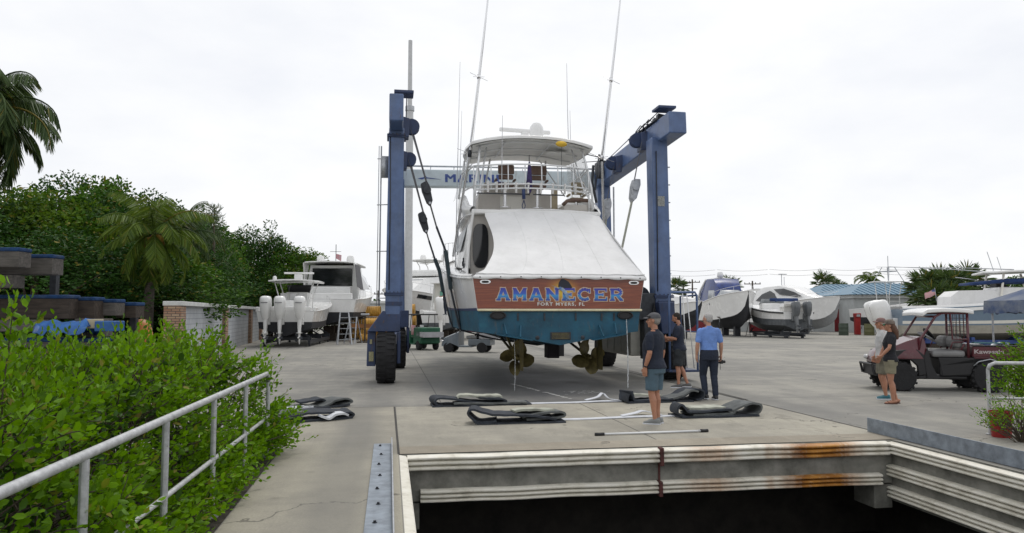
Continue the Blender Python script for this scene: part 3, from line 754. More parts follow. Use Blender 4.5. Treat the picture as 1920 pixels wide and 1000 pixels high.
# salon bulkhead, door window, cabin body and side wings
m = MB(); m.bb(-1.80, 1.90, 3.25, 3.33, 2.2, 4.60); m.build('aft_bulkhead', BEIGE, BOAT, bevel=.01)
pts = [(-1.52 + .22 * math.copysign(abs(math.cos(a)) ** .7, math.cos(a)), 3.24, 3.68 + .62 * math.copysign(abs(math.sin(a)) ** .55, math.sin(a))) for a in [2 * PI * i / 28 for i in range(28)]]
MB().prism(pts, (0, -.02, 0)).build('door_window', DKGLASS, BOAT, bevel=.006)
rg = []
for y, hb, ht, z1 in ((3.30, 2.02, 1.78, 4.58), (5, 2.0, 1.74, 4.62), (7.5, 1.88, 1.62, 4.6), (9.2, 1.62, 1.3, 4.35), (10.8, 1.15, .8, 3.75)):
    z0 = 2.8 + .075 * y
    rg.append([(-hb, y, z0), (-hb * .99, y, z0 + .3), (-(hb + ht) / 2, y, (z0 + z1) / 2), (-ht, y, z1), (ht, y, z1), ((hb + ht) / 2, y, (z0 + z1) / 2), (hb * .99, y, z0 + .3), (hb, y, z0)])
MB().loft(rg).build('cabin', GEL, BOAT, smooth=30)
for s_ in (-1, 1):
    def sw(y, t):
        hb = 2.0 - .02 * (y - 3.3); ht = 1.76 - .02 * (y - 3.3); z0 = 3.32 + .06 * y; z1 = 4.45
        return (s_ * (hb + (ht - hb) * t + .012 * s_ * s_ + .01), y, z0 + (z1 - z0) * t)
    o = MB().sheet([[sw(y, t) for t in (.05, .5, .95)] for y in (4.1, 5.4, 6.8, 7.9)], (s_ * .012, 0, 0)).build('side_window_cover', GREYGLASS, BOAT)
    # swept wing joining the flybridge overhang to the side deck
    wing = [(2.98, 4.60), (3.7, 4.60), (3.7, 2.92), (2.35, 2.80), (2.62, 3.05), (2.92, 3.6), (3.02, 4.1)]
    MB().prism([(s_ * (2.02 - .13 * (z - 2.8)) , y, z) for y, z in wing], (-s_ * .07, 0, 0)).build('side_wing', GEL, BOAT, bevel=.02)
# flybridge
FB = []
for y, h, z1 in ((3.05, 1.80, 4.74), (3.3, 1.93, 4.80), (4.2, 1.95, 5.22), (5.5, 1.93, 5.36), (7.5, 1.72, 5.5), (8.6, 1.3, 5.35), (9.1, .8, 5.1)):
    FB.append((y, h, z1))
m = MB(); m.sheet([[(-h, y, 4.60), (-h * .5, y, 4.655), (0, y, 4.67), (h * .5, y, 4.655), (h, y, 4.60)] for y, h, z in FB], (0, 0, -.07)); m.build('flybridge_floor', GEL, BOAT, smooth=40)
for s_ in (-1, 1):
    m = MB(); m.sheet([[(s_ * h, y, 4.56), (s_ * (h + .05), y, (4.56 + z) / 2), (s_ * h, y, z), (s_ * (h - .07), y, z + .03), (s_ * (h - .12), y, z), (s_ * (h - .12), y, 4.62)] for y, h, z in FB])
    m.sheet([[(s_ * (h - .11), y, 4.6), (s_ * h, y, z)] for y, h, z in FB[:1] * 2]) if False else None
    m.build('flybridge_coaming', GEL, BOAT, smooth=50)
m = MB(); m.bb(-1.80, 1.86, 3.0, 3.08, 4.56, 4.68); m.build('flybridge_lip', GEL, BOAT, bevel=.025)
m = MB(); m.bb(-1.25, 1.12, 6.1, 6.9, 4.66, 5.65); m.bb(-1.05, .85, 6.3, 7.0, 5.65, 6.0); m.build('helm_console', BEIGE, BOAT, bevel=.03)
m = MB(); m.bb(1.14, 1.72, 5.9, 7.0, 4.66, 5.15); m.build('storage_box', BEIGE, BOAT, bevel=.03)
MB().bb(-.55, .15, 6.07, 6.098, 4.8, 5.55).build('console_hatch', GEL2, BOAT, bevel=.01)
m = MB(); m.bb(1.05, 1.8, 4.0, 4.9, 4.66, 5.02); o = m.build('side_bench', BEIGE, BOAT, bevel=.04)
m = MB(); m.tube([(1.02, 4.0, 5.0), (1.15, 4.0, 5.12), (1.4, 4.0, 5.16), (1.8, 4.05, 5.16)], .055, 8); m.build('seat_cushion', BROWNV, o, smooth=True)
# helm chairs
def chair(x, y, z, mat, sc=1.0, name='helm_chair'):
    m = MB().lathe([(.18, 0), (.18, .03), (.05, .05), (.05, .62 * sc)], (x, y, z), n=12)
    o = m.build('chair_pedestal', CHROME, BOAT, smooth=35)
    MB().box((x, y + .05, z + .70 * sc), (.52 * sc, .50 * sc, .14 * sc)).build('chair_seat', mat, o, bevel=.05)
    m = MB()
    m.box((x, y - .22, z + 1.16 * sc), (.50 * sc, .10, .30 * sc), (-.15, 0, 0)); m.box((x, y - .19, z + .93 * sc), (.46 * sc, .09, .16 * sc), (-.1, 0, 0))
    m.build('chair_backrest', mat, o, bevel=.04)
    m = MB(); m.box((x - .29 * sc, y, z + .86 * sc), (.07, .36, .06)); m.box((x + .29 * sc, y, z + .86 * sc), (.07, .36, .06)); m.build('armrest', mat, o, bevel=.02)
chair(-.52, 5.25, 5.05, BROWNV); chair(.50, 5.25, 5.05, BROWNV); chair(1.68, 5.0, 4.72, TAN, .85)
m = MB(); m.bb(.80, .98, 4.5, 4.62, 4.66, 5.55); m.build('teak_ladder_post', TAN, BOAT, bevel=.02)
# bridge rails
m = MB()
def arc(z, y, x0=-1.72, x1=1.60, bow=.05, n=14): return [(x0 + (x1 - x0) * i / n, y - .25 * (1 - ((2 * i / n) - 1) ** 2), z + bow * math.sin(PI * i / n)) for i in range(n + 1)]
for z, y in ((5.93, 3.25), (5.36, 3.2), (5.24, 3.2)): m.tube(arc(z, y), .022, 8)
for s_ in (-1, 1):
    xx = 1.60 if s_ > 0 else -1.72
    m.tube([(xx, 3.25, 5.93), (xx + s_ * .12, 4.5, 5.95), (xx + s_ * .1, 6.0, 6.0)], .022, 8)
    m.tube([(xx, 3.2, 5.36), (xx + s_ * .14, 4.5, 5.42)], .02, 8)
for i in range(0, 15, 2):
    p = arc(5.93, 3.25)[i]; q = arc(5.24, 3.2)[i]; m.tube([p, q], .018, 6)
    if i in (0, 14): m.tube([q, (q[0], q[1], 4.7)], .02, 6)
m.build('bridge_rail', ALU, BOAT, smooth=True)
for i, x in enumerate((-1.35, -1.1, -.85, -.55, -.2, .15, .5, .85, 1.15)): MB().lathe([(.0, 0), (.032, 0), (.036, .3), (0, .3)], (x, 3.0 + .02 * i % .05, 5.16), (0, -.12, 1), 8).build('rod_holder', CHROME, BOAT, smooth=30)
m = MB(); m.box((-.9, 3.1, 5.14), (1.5, .05, .03)); m.box((.4, 3.1, 5.14), (.9, .05, .03)); m.build('rocket_launcher_bar', STEELD, BOAT)
# folded flag, gaff and coiled line hanging at the rail
FLAGP = mk('purple_flag', (.05, .035, .13), .8, var=.4, vs=20)
m = MB(); m.loft([[(-.17 + r * math.cos(a), 3.02 + .5 * r * math.sin(a), z) for a in [2 * PI * k / 8 for k in range(8)]] for r, z in ((.02, 6.05), (.05, 5.9), (.075, 5.6), (.09, 5.4), (.06, 5.22), (.02, 5.15))]); m.build('furled_flag', FLAGP, BOAT, smooth=True)
MB().tube([(-.17, 3.04, 5.1), (-.17, 3.04, 6.25)], .011, 6).build('flag_staff', STEELD, BOAT)
m = MB(); m.tube([(-.35, 2.95, 5.25), (-.34, 2.95, 4.98)], .05, 8); m.tube([(-.34, 2.95, 4.95), (-.39, 2.95, 4.8), (-.38, 2.95, 4.72), (-.32, 2.95, 4.72), (-.30, 2.95, 4.8), (-.34, 2.95, 4.95)], .012, 6); m.build('hanging_line', NAVY, BOAT, smooth=True)
# hardtop
rows = []
for y, h, zc, ze in ((3.32, 1.60, 6.79, 6.60), (3.40, 1.78, 6.82, 6.57), (4.2, 1.86, 6.86, 6.58), (5.2, 1.84, 6.86, 6.60), (6.0, 1.7, 6.82, 6.60), (6.3, 1.5, 6.76, 6.6)):
    rows.append([(h * q, y, ze + (zc - ze) * (1 - abs(q) ** 2.4)) for q in [-1, -.9, -.75, -.5, -.25, 0, .25, .5, .75, .9, 1]])
HTU = mk('hardtop_underside', (.84, .84, .82), .5, var=.08, vs=2)
o = MB().sheet(rows, (0, 0, .09)).build('hardtop', GEL, BOAT, smooth=40, bevel=.015)
rows2 = [[(x * .96, 3.42 + (y - 3.32) * .95, z + .012) for x, y, z in r] for r in rows]
MB().sheet(rows2, (0, 0, -.02)).build('headliner', HTU, o, smooth=40)
m = MB()
for yy in (3.7, 4.6, 5.5): m.tube([(-1.6, yy, 6.60), (-.8, yy, 6.74), (0, yy, 6.78), (.8, yy, 6.74), (1.6, yy, 6.60)], .022, 6)
for xx in (-.75, .6): m.tube([(xx, 3.6, 6.74), (xx, 5.9, 6.74)], .02, 6)
m.build('roof_bow', ALU, o, smooth=True)
m = MB(); m.box((.95, 4.6, 6.66), (.62, .5, .02)); m.build('overhead_hatch', mk('pale_hatch', (.8, .8, .78), .4), o)
for s_ in (-1, 1):
    m = MB()
    m.tube([(s_ * 1.50, 3.65, 6.58), (s_ * 1.55, 3.4, 6.2), (s_ * 1.68, 3.22, 5.4), (s_ * 1.70, 3.12, 4.75)], .032, 8)
    m.tube([(s_ * 1.28, 3.9, 6.62), (s_ * 1.50, 3.45, 5.4), (s_ * 1.62, 3.2, 5.05), (s_ * 1.72, 3.15, 4.9)], .024, 8)
    m.tube([(s_ * 1.75, 4.3, 6.55), (s_ * 1.92, 4.0, 5.3)], .03, 8); m.tube([(s_ * 1.75, 5.6, 6.55), (s_ * 1.95, 5.3, 5.3)], .03, 8)
    m.tube([(s_ * 1.70, 5.9, 6.5), (s_ * 1.9, 4.1, 5.4)], .018, 8); m.tube([(s_ * .9, 5.9, 6.7), (s_ * 1.0, 6.4, 5.9)], .03, 8); m.tube([(s_ * 1.7, 3.9, 6.1), (s_ * 1.85, 5.4, 6.1)], .018, 8)
    m.tube([(s_ * 1.0 - .3, 5.9, 6.7), (s_ * 1.3, 4.9, 5.4)], .018, 8)
    m.build('hardtop_frame', ALU, BOAT, smooth=True)
# clear side curtain, slightly milky
CLR = mk('clear_curtain', (.75, .78, .80), .25, alpha=.28)
for s_ in (-1, 1): MB().sheet([[(s_ * 1.93, 4.1, 5.35), (s_ * 1.95, 7.3, 5.5)], [(s_ * 1.74, 4.3, 6.55), (s_ * 1.66, 6.1, 6.55)]], (s_ * .004, 0, 0)).build('side_curtain', CLR, BOAT)
# radar, dome, floats, antennas
m = MB(); m.bb(-.30, .25, 4.5, 5.0, 6.9, 7.12); m.build('radar_pedestal', GEL, BOAT, bevel=.05)
m = MB(); m.box((.02, 4.75, 7.36), (1.62, .10, .12), (0, 0, .12)); m.bb(-.10, .12, 4.65, 4.85, 7.12, 7.32); m.build('radar_scanner', GEL, BOAT, bevel=.03)
m = MB().lathe([(.0, 0), (.20, 0), (.21, .06), (.215, .1), (.215, .34), (.19, .46), (.12, .56), (0, .60)], (.30, 4.35, 6.94), n=22); m.build('satellite_dome', GEL, BOAT, smooth=30)
m = MB(); m.bb(-.50, -.42, 4.5, 4.58, 6.92, 7.1); m.build('deck_light', BLACK, BOAT, bevel=.01)
m = MB().ell((.80, 3.22, 6.64), (.17, .07, .085)); m.build('yellow_strobe_float', YELLOW, BOAT, smooth=True)
m = MB().tube([(.80, 3.22, 6.6), (.80, 3.22, 5.2)], .007, 5); m.build('float_line', STEELD, BOAT)
for x, y, z0, z1, lx in ((-2.05, 5.2, 3.2, 9.5, .10), (-1.95, 5.6, 3.6, 8.1, .1), (1.75, 6.2, 6.6, 10.0, -.1), (2.0, 6.8, 5.6, 8.6, -.1), (-.93, 3.2, 5.2, 7.35, .0)):
    MB().tube([(x, y, z0), (x + lx * .5, y - .05, (z0 + z1) / 2), (x + lx, y - .15, z1)], [.016, .012, .006], 6).build('whip_antenna', mk('antenna_white', (.55, .56, .58), .4), BOAT)
# outriggers
def rig(p0, p1, p2, p3, s_):
    m = MB().tube([p0, p1, p2, p3], [.036, .034, .026, .016], 8); o = m.build('outrigger_pole', CHROME, BOAT, smooth=True)
    m = MB()
    for q, ln in ((p1, .35), (Vector(p1).lerp(Vector(p2), .52), .24)):
        q = Vector(q)
        m.tube([q + Vector((-ln, .1, .14)), q + Vector((ln, -.1, -.14))], .008, 5); m.tube([q + Vector((-ln * .8, -.3, -.1)), q + Vector((ln * .8, .3, .1))], .008, 5)
        m.lathe([(.05, -.06), (.055, 0), (.05, .06)], q, (0, 0, 1), 10)
    m.build('spreader', CHROME, o, smooth=True)
    m = MB()
    m.tube([Vector(p0) + Vector((.05, 0, .4)), Vector(p1) + Vector((.06, 0, 0)), Vector(p2) + Vector((.02, 0, 0))], .004, 4)
    m.build('halyard', CABLE, o)
rig((-2.19, 4.3, 3.45), (-1.78, 3.75, 6.40), (-1.35, 3.2, 10.55), (-1.15, 2.9, 13.4), -1)
rig((2.36, 4.3, 3.6), (2.14, 3.72, 6.40), (2.56, 3.2, 10.75), (2.8, 2.9, 13.6), 1)
for s_, x in ((-1, -1.78), (1, 2.14)):
    m = MB(); m.tube([(x, 3.75, 6.40), (s_ * 1.72, 3.9, 6.52)], .015, 6); m.tube([(x, 3.75, 6.3), (s_ * 1.75, 4.5, 6.4)], .012, 6); m.lathe([(.055, -.1), (.06, 0), (.055, .1)], (x, 3.75, 6.38), (0, 0, 1), 10)
    m.build('outrigger_bracket', STEELD, BOAT, smooth=True)
# port side deck rail and cleats
m = MB()
for s_ in (-1, 1):
    m.tube([(s_ * 1.98, 3.4, 4.52), (s_ * 2.02, 4.6, 4.5), (s_ * 1.95, 6, 4.5)], .016, 6)
    pts = [(s_ * (hb - .12), y, zs + .75) for y, hb, zs, *_ in S2 if 8 < y < 15.6]
    m.tube(pts, .02, 6)
    for p in pts[::4]: m.tube([p, (p[0], p[1], p[2] - .72)], .014, 6)
m.build('grab_rail', CHROME, BOAT, smooth=True)
m = MB()
for y in (1.9, 2.5): m.tube([(-2.15, y - .12, 2.90), (-2.15, y, 2.94), (-2.15, y + .12, 2.90)], .02, 6)
m.build('cleat', CHROME, BOAT, smooth=True)
m = MB()
for y, z in ((2.75, 3.02), (2.9, 3.18), (3.1, 3.10)): m.lathe([(.0, 0), (.022, 0), (.025, .13), (0, .13)], (-2.03, y, z), (0, 0, 1), 8)
m.build('gunwale_fitting', STEELD, BOAT)
# water draining from the outlets
WATR = mk('falling_water', (.85, .88, .9), .1, trans=.55, var=.02)
for x, z1, r_, l_ in ((1.62, 1.66, .013, 'thin stream of water falling from the right exhaust of the hoisted boat'), (-1.12, 1.18, .006, 'fine trickle of water falling from the left of the hoisted boat')):
    random.seed(int(x * 100)); pts = []; rs = []
    for i in range(60):
        t = i / 59; pts.append((x + .02 * math.sin(t * 3) + random.gauss(0, .004 * t), -.06 - .05 * t, z1 * (1 - t))); rs.append(r_ * (.5 + random.random() * (.4 + t)))
    o = MB().tube(pts, rs, 6).build('water_stream', WATR, smooth=True, loc=W(*BC), rotz=A); tag(o, l_, 'water stream', None)

# ================================================================== travel lift
LIFT = thing('boat_lift', 'blue wheeled mobile boat hoist straddling the white sport fishing boat', 'boat hoist', W(3.55, 10.0), A)
def lx(u): return u - 3.55
def ly(v): return v - 10.0
def wheel(cx, cy, r, wd_, parent, rimw=.55, axis=(1, 0, 0), lugs=26):
    m = MB(); ax = Vector(axis); h = wd_ / 2
    m.lathe([(r * rimw, -h * .9), (r * .90, -h), (r * .985, -h * .72), (r, -h * .3), (r, h * .3), (r * .985, h * .72), (r * .90, h), (r * rimw, h * .9)], (cx, cy, r), ax, 36)
    for k in range(lugs):
        for s_ in (-1, 1):
            a = 2 * PI * (k + .25 * s_) / lugs
            c = Vector((cx + s_ * h * .48, cy + math.cos(a) * r, r + math.sin(a) * r * .995))
            m.box(c, (h * .78, r * .115, r * .05), (a + PI / 2, 0, 0)) if True else None
    o = m.build('tyre', RUBBER, parent, smooth=35)
    m = MB().lathe([(r * rimw, -h * .8), (r * rimw * .9, -h * .75), (r * rimw * .8, -h * .2), (r * .2, -h * .1), (r * .2, h * .1), (r * rimw * .8, h * .2), (r * rimw * .9, h * .75), (r * rimw, h * .8)], (cx, cy, r), ax, 24)
    m.build('rim', LBLUED, o, smooth=35)
    return o
for (u, v, r) in ((-.22, 10.12, .655), (7.50, 9.95, .62), (.15, 15.45, .66), (7.22, 15.3, .66)): wheel(lx(u), ly(v), r, .50 if u < 1 else .46, LIFT)
# near left leg (slightly raked), near right leg, far legs
def leg(u0, v0, z0, u1, v1, z1, w_, d_): return MB().beam((lx(u0), ly(v0), z0), (lx(u1), ly(v1), z1), w_, d_, (0, 1, 0)).build('leg', LBLUE, LIFT, bevel=.03)
leg(-.06, 10.25, 1.45, .0, 10.2, 6.7, .40, .50)
leg(7.31, 10.15, .95, 7.24, 10.15, 6.70, .46, .50)
leg(.15, 15.5, 1.3, .10, 15.6, 6.3, .42, .45)
leg(7.24, 15.3, 1.3, 7.24, 15.6, 6.25, .46, .45)
# girders
def girder(u, v, ub, vb, z0, z1, h, w_):
    m = MB().beam((lx(u), ly(v), z0), (lx(ub), ly(vb), z1), w_, h); return m.build('girder', LBLUE, LIFT, bevel=.03)
girder(-.02, 9.15, .05, 16.3, 7.02, 6.52, .72, .36)
girder(7.46, 9.1, 7.20, 16.3, 6.93, 6.50, .60, .50)
m = MB(); m.beam((lx(.27), ly(15.75), 6.38), (lx(6.95), ly(15.75), 6.50), .42, .58); o = m.build('cross_beam', XBEAM, LIFT, bevel=.03)
for k_ in range(3): text_part('MARINE', .40, mk('lift_letter_blue', (.05, .09, .30), .5), o, (lx(1.645 + .018 * k_), ly(15.532) - .001 * k_, 6.385), (PI / 2, -R(1.0), 0), 'beam_lettering', offset=.0, sx=1.3, space=1.12, align='LEFT')
m = MB(); y_ = ly(15.528)
sw = [(.75, 6.36), (.95, 6.41), (1.02, 6.47), (1.06, 6.41), (1.55, 6.35), (1.0, 6.375), (.9, 6.33)]
m.prism([(lx(u), y_, z) for u, z in sw], (0, .006, 0)); m.build('beam_swoosh', mk('lift_letter_blue', (.05, .09, .30), .5), o)
m = MB(); m.tube([(lx(.2), ly(15.75), 6.82), (lx(7.0), ly(15.75), 6.92)], .03, 8)
for k in range(9):
    u = .4 + k * .8; m.tube([(lx(u), ly(15.75), 6.66), (lx(u), ly(15.75), 6.83)], .015, 6)
m.build('walk_rail', GALV, LIFT, smooth=True)
# end caps and sheave heads
for u, z in ((.20, 7.50), (7.30, 7.42)):
    MB().bb(lx(u) - .28, lx(u) + .22, ly(9.35), ly(9.9), z - .04, z + .03).build('cap_plate', LBLUED, LIFT, bevel=.01)
def sheave(u, v, z, r=.20, mat=STEELD, k=1, parent=LIFT, ax=(0, 1, 0)):
    m = MB()
    for i in range(k): m.lathe([(.0, -.03), (r, -.03), (r * .86, 0), (r, .03), (.0, .03)], (lx(u), ly(v) + i * .075, z), ax, 18)
    return m.build('sheave', mat, parent, smooth=35)
def headgear(u, v, z, s_, right=False):
    m = MB()
    m.hexa([(lx(u), ly(v) - .25, z - .30), (lx(u + s_ * .16), ly(v) - .2, z - .30), (lx(u + s_ * .16), ly(v) + .2, z - .30), (lx(u), ly(v) + .25, z - .30),
            (lx(u - s_ * .1), ly(v) - .25, z + .28), (lx(u + s_ * .18), ly(v) - .2, z + .22), (lx(u + s_ * .18), ly(v) + .2, z + .22), (lx(u - s_ * .1), ly(v) + .25, z + .28)])
    o = m.build('trolley_bracket', LBLUED, LIFT, bevel=.02)
    sheave(u + s_ * .24, v - .1, z + .02, .21, LBLUED, 3, o)
    return o
headgear(.17, 10.6, 6.85, 1); headgear(.17, 13.0, 6.45, 1)
headgear(7.15, 10.9, 6.80, -1); headgear(7.05, 13.0, 6.55, -1)
m = MB()      # hydraulic trolley gear and hoses on top of the right girder
random.seed(9)
for k in range(6): m.box((lx(7.35 + .02 * k) , ly(10.0 + k * .33), 7.24 - .02 * k + random.uniform(0, .06)), (.3, .22, .16), (0, .2, random.uniform(-.3, .3)))
m.bb(lx(7.1), lx(7.5), ly(9.9), ly(12.3), 7.16, 7.19)
for k in range(4):
    y0 = 9.9 + k * .35; m.tube([(lx(7.20), ly(y0), 7.2), (lx(7.12), ly(y0 + .2), 7.30 + .03 * (k % 2)), (lx(7.08), ly(y0 + .5), 7.22), (lx(7.10), ly(y0 + .9), 6.95)], .016, 6)
m.build('trolley_gear', STEELD, LIFT, bevel=.01)
m = MB(); m.tube([(lx(7.2), ly(9.55), 7.42), (lx(7.2), ly(13), 7.20), (lx(7.15), ly(15.8), 6.95)], .014, 6)
m.tube([(lx(.25), ly(9.8), 7.45), (lx(.25), ly(10.5), 7.1)], .014, 6); m.build('guide_cable', CABLE, LIFT)
m = MB(); m.bb(lx(6.85), lx(7.3), ly(14.6), ly(15.2), 6.6, 7.0); m.tube([(lx(6.75), ly(15.0), 6.9), (lx(6.7), ly(15), 6.3), (lx(6.85), ly(15.0), 5.6)], .05, 8); m.lathe([(0, 0), (.22, 0), (.22, .12), (0, .12)], (lx(6.82), ly(14.7), 6.6), (1, 0, 0), 16)
m.tube([(lx(6.9), ly(14.8), 7.25), (lx(6.8), ly(14.8), 6.4), (lx(6.75), ly(14.8), 6.0)], .03, 6)
m.build('hose_reel', STEELD, LIFT, smooth=40, bevel=.01)
# flange rings, bolts and a capacity plate on the near legs
def flange(u, v, z, w_, d_):
    o = MB().box((lx(u), ly(v), z), (w_ + .10, d_ + .10, .035)).box((lx(u), ly(v), z + .042), (w_ + .10, d_ + .10, .035)).build('leg_flange', LBLUED, LIFT, bevel=.004)
    for k in range(5): MB().lathe([(0, 0), (.018, 0), (.018, .02), (0, .02)], (lx(u) - w_ / 2 + w_ * k / 4, ly(v) - d_ / 2 - .036, z + .062), n=6).build('bolt', STEELD, o)
flange(-.035, 10.24, 2.28, .40, .50); flange(7.30, 10.15, 2.24, .46, .50); flange(-.0, 10.2, 6.45, .40, .5)
MB().box((lx(7.26), ly(9.895), 4.9), (.20, .006, .28)).build('capacity_plate', mk('faded_plate', (.30, .31, .30), .5, var=.4, vs=40), LIFT)
m = MB()
for (u, v, z0, z1) in ((7.12, 9.87, 2.4, 6.3), (-.16, 9.96, 2.4, 6.5)): m.tube([(lx(u), ly(v), z0), (lx(u + .01), ly(v), (z0 + z1) / 2), (lx(u), ly(v), z1)], .014, 6)
m.build('hydraulic_line', BLACK, LIFT, smooth=True)
# lower leg housings
def foot(u, v, z0, z1, w_, s_):
    m = MB()
    m.hexa([(lx(u - w_ / 2), ly(v - .1), z0), (lx(u + w_ / 2), ly(v - .1), z0), (lx(u + w_ / 2), ly(v + .75), z0), (lx(u - w_ / 2), ly(v + .75), z0),
            (lx(u - w_ * .32), ly(v - .05), z1), (lx(u + w_ * .32), ly(v - .05), z1), (lx(u + w_ * .32), ly(v + .6), z1), (lx(u - w_ * .32), ly(v + .6), z1)])
    return m
m = MB()
m.hexa([(lx(-.72), ly(10.25), .42), (lx(-.49), ly(10.2), .42), (lx(-.49), ly(10.9), .42), (lx(-.72), ly(10.9), .42), (lx(-.70), ly(10.25), 1.32), (lx(-.49), ly(10.2), 1.32), (lx(-.49), ly(10.9), 1.32), (lx(-.70), ly(10.9), 1.32)])
m.hexa([(lx(-.71), ly(9.98), 1.322), (lx(.14), ly(9.98), 1.322), (lx(.14), ly(10.8), 1.322), (lx(-.71), ly(10.8), 1.322), (lx(-.32), ly(10.0), 1.86), (lx(.17), ly(10.0), 1.86), (lx(.17), ly(10.6), 1.86), (lx(-.32), ly(10.6), 1.86)])
m.bb(lx(.06), lx(.15), ly(9.9), ly(10.7), .5, 1.32)
m.build('wheel_fork', LBLUED, LIFT, bevel=.02)
MB().box((lx(-.03), ly(10.0) - .012, 2.05), (.44, .02, .10)).build('leg_band', LBLUED, LIFT)
YPL = mk('warning_plate', (.40, .38, .22), .5, var=.3, vs=30)
MB().bb(lx(-.66), lx(-.54), ly(10.19), ly(10.197), .55, .80).build('plate', YPL, LIFT); MB().bb(lx(-.64), lx(-.58), ly(10.19), ly(10.197), 1.0, 1.12).build('plate', YPL, LIFT)
m = MB(); m.bb(lx(7.12), lx(7.6), ly(9.86), ly(10.5), 1.30, 2.15); m.bb(lx(7.16), lx(7.26), ly(9.80), ly(10.5), .5, 1.298); m.bb(lx(7.74), lx(7.8), ly(9.9), ly(10.5), .5, 1.298)
m.build('wheel_fork', LBLUED, LIFT, bevel=.02)
for uu, vv in ((.15, 15.45), (7.22, 15.3)):
    m = MB(); m.bb(lx(uu - .34), lx(uu + .34), ly(vv - .35), ly(vv + .35), 1.35, 1.9); m.bb(lx(uu + .27), lx(uu + .36), ly(vv - .3), ly(vv + .3), .5, 1.348); m.build('wheel_fork', LBLUED, LIFT, bevel=.02)
# lower side sills joining the legs
m = MB(); m.beam((lx(7.42), ly(10.4), .98), (lx(7.30), ly(15.2), .98), .22, .30); m.beam((lx(-.1), ly(10.9), 1.05), (lx(.1), ly(15.2), 1.05), .2, .3); m.build('sill_beam', LBLUED, LIFT, bevel=.02)
# machinery house on the right side
POWG = mk('machinery_grey', (.46, .45, .40), .55, var=.2, vs=2)
m = MB(); m.bb(lx(6.45), lx(7.1), ly(10.25), ly(13.1), .62, 1.72); o = m.build('engine_house', POWG, LIFT, bevel=.03)
m = MB()
for k in range(4): m.bb(lx(6.44) - .004, lx(6.44) + .006, ly(10.45 + k * .66), ly(11.0 + k * .66), .72, 1.62)
m.build('access_door', mk('machinery_grey_panel', (.42, .41, .37), .5, var=.15), o, bevel=.004)
m = MB(); m.bb(lx(6.72), lx(7.05), ly(9.86), ly(10.24), .55, 1.60); m.bb(lx(6.55), lx(7.05), ly(9.9), ly(10.24), 1.62, 2.35); m.lathe([(0, 0), (.26, 0), (.26, .3), (0, .3)], (lx(6.9), ly(10.6), 2.30), (0, 1, 0), 18); m.build('hydraulic_tank', STEELD, LIFT, bevel=.02)
m = MB(); m.lathe([(0, 0), (.10, 0), (.10, .35), (.04, .38), (0, .38)], (lx(6.68), ly(10.0), 1.62), n=14); m.build('exhaust_stack', BLACK, LIFT, smooth=35)
m = MB(); random.seed(3)
for k in range(9):
    u0 = 7.0 + random.uniform(-.1, .3); m.tube([(lx(u0), ly(9.82), 2.1), (lx(u0 + random.uniform(-.12, .12)), ly(9.72), 1.7), (lx(u0 + random.uniform(-.2, .2)), ly(9.76), 1.2), (lx(u0 + random.uniform(-.1, .1)), ly(9.82), .7)], .016, 6)
m.build('hydraulic_hose', BLACK, LIFT, smooth=True)
# operator platform frame
m = MB()
F_ = [(7.62, 9.25), (7.98, 9.25)]
m.tube([(lx(7.20), ly(9.25), .28), (lx(7.20), ly(9.25), 2.25), (lx(7.27), ly(9.25), 2.36), (lx(7.93), ly(9.25), 2.36), (lx(7.98), ly(9.25), 2.28), (lx(7.98), ly(9.25), .28)], .032, 8)
m.tube([(lx(7.98), ly(9.25), 2.28), (lx(7.98), ly(10.4), 2.28), (lx(7.98), ly(10.4), .3)], .028, 8)
m.tube([(lx(7.20), ly(9.25), 1.3), (lx(7.98), ly(9.25), 1.3)], .02, 6) if False else None
m.tube([(lx(7.98), ly(9.25), 1.3), (lx(7.98), ly(10.4), 1.3)], .02, 6)
m.build('platform_rail', LBLUE, LIFT, smooth=True)
MB().bb(lx(7.16), lx(8.0), ly(9.2), ly(10.45), .24, .30).build('platform_floor', LBLUED, LIFT, bevel=.01)
MB().hexa([(lx(7.2), ly(9.27), .31), (lx(7.75), ly(9.27), .31), (lx(7.75), ly(9.29), .31), (lx(7.2), ly(9.29), .31), (lx(7.2), ly(9.27), 1.9), (lx(7.55), ly(9.27), 1.9), (lx(7.55), ly(9.29), 1.9), (lx(7.2), ly(9.29), 1.9)]).build('kick_panel', LBLUE, LIFT) if False else None
m = MB()
m.hexa([(lx(7.1), ly(9.5), 1.25), (lx(7.5), ly(9.5), 1.25), (lx(7.5), ly(9.8), 1.25), (lx(7.1), ly(9.8), 1.25), (lx(7.0), ly(9.5), 2.1), (lx(7.45), ly(9.5), 2.1), (lx(7.45), ly(9.8), 2.1), (lx(7.0), ly(9.8), 2.1)])
m.build('control_cabinet', LBLUED, LIFT, bevel=.02)
# ladder / conduit up the outside of the legs
m = MB()
m.tube([(lx(-.42), ly(10.5), 2.0), (lx(-.40), ly(10.5), 6.3)], .022, 6); m.tube([(lx(-.48), ly(10.5), 2.0), (lx(-.46), ly(10.5), 6.3)], .012, 6)
for k in range(4): m.tube([(lx(-.5), ly(10.5), 2.2 + 1.25 * k), (lx(-.2), ly(10.4), 2.2 + 1.25 * k)], .014, 6)
m.bb(lx(-.40), lx(-.2), ly(10.35), ly(10.6), 5.45, 6.0)
for k in range(8): m.tube([(lx(7.60), ly(10.1), 2.4 + .5 * k), (lx(7.50), ly(10.1), 2.4 + .5 * k)], .02, 6)
m.tube([(lx(7.55), ly(10.1), 2.2), (lx(7.50), ly(10.1), 6.2)], .010, 6)
m.tube([(lx(7.53), ly(15.2), 2.2), (lx(7.53), ly(15.2), 6.2)], .03, 6)
m.build('conduit', GALV, LIFT, smooth=True)
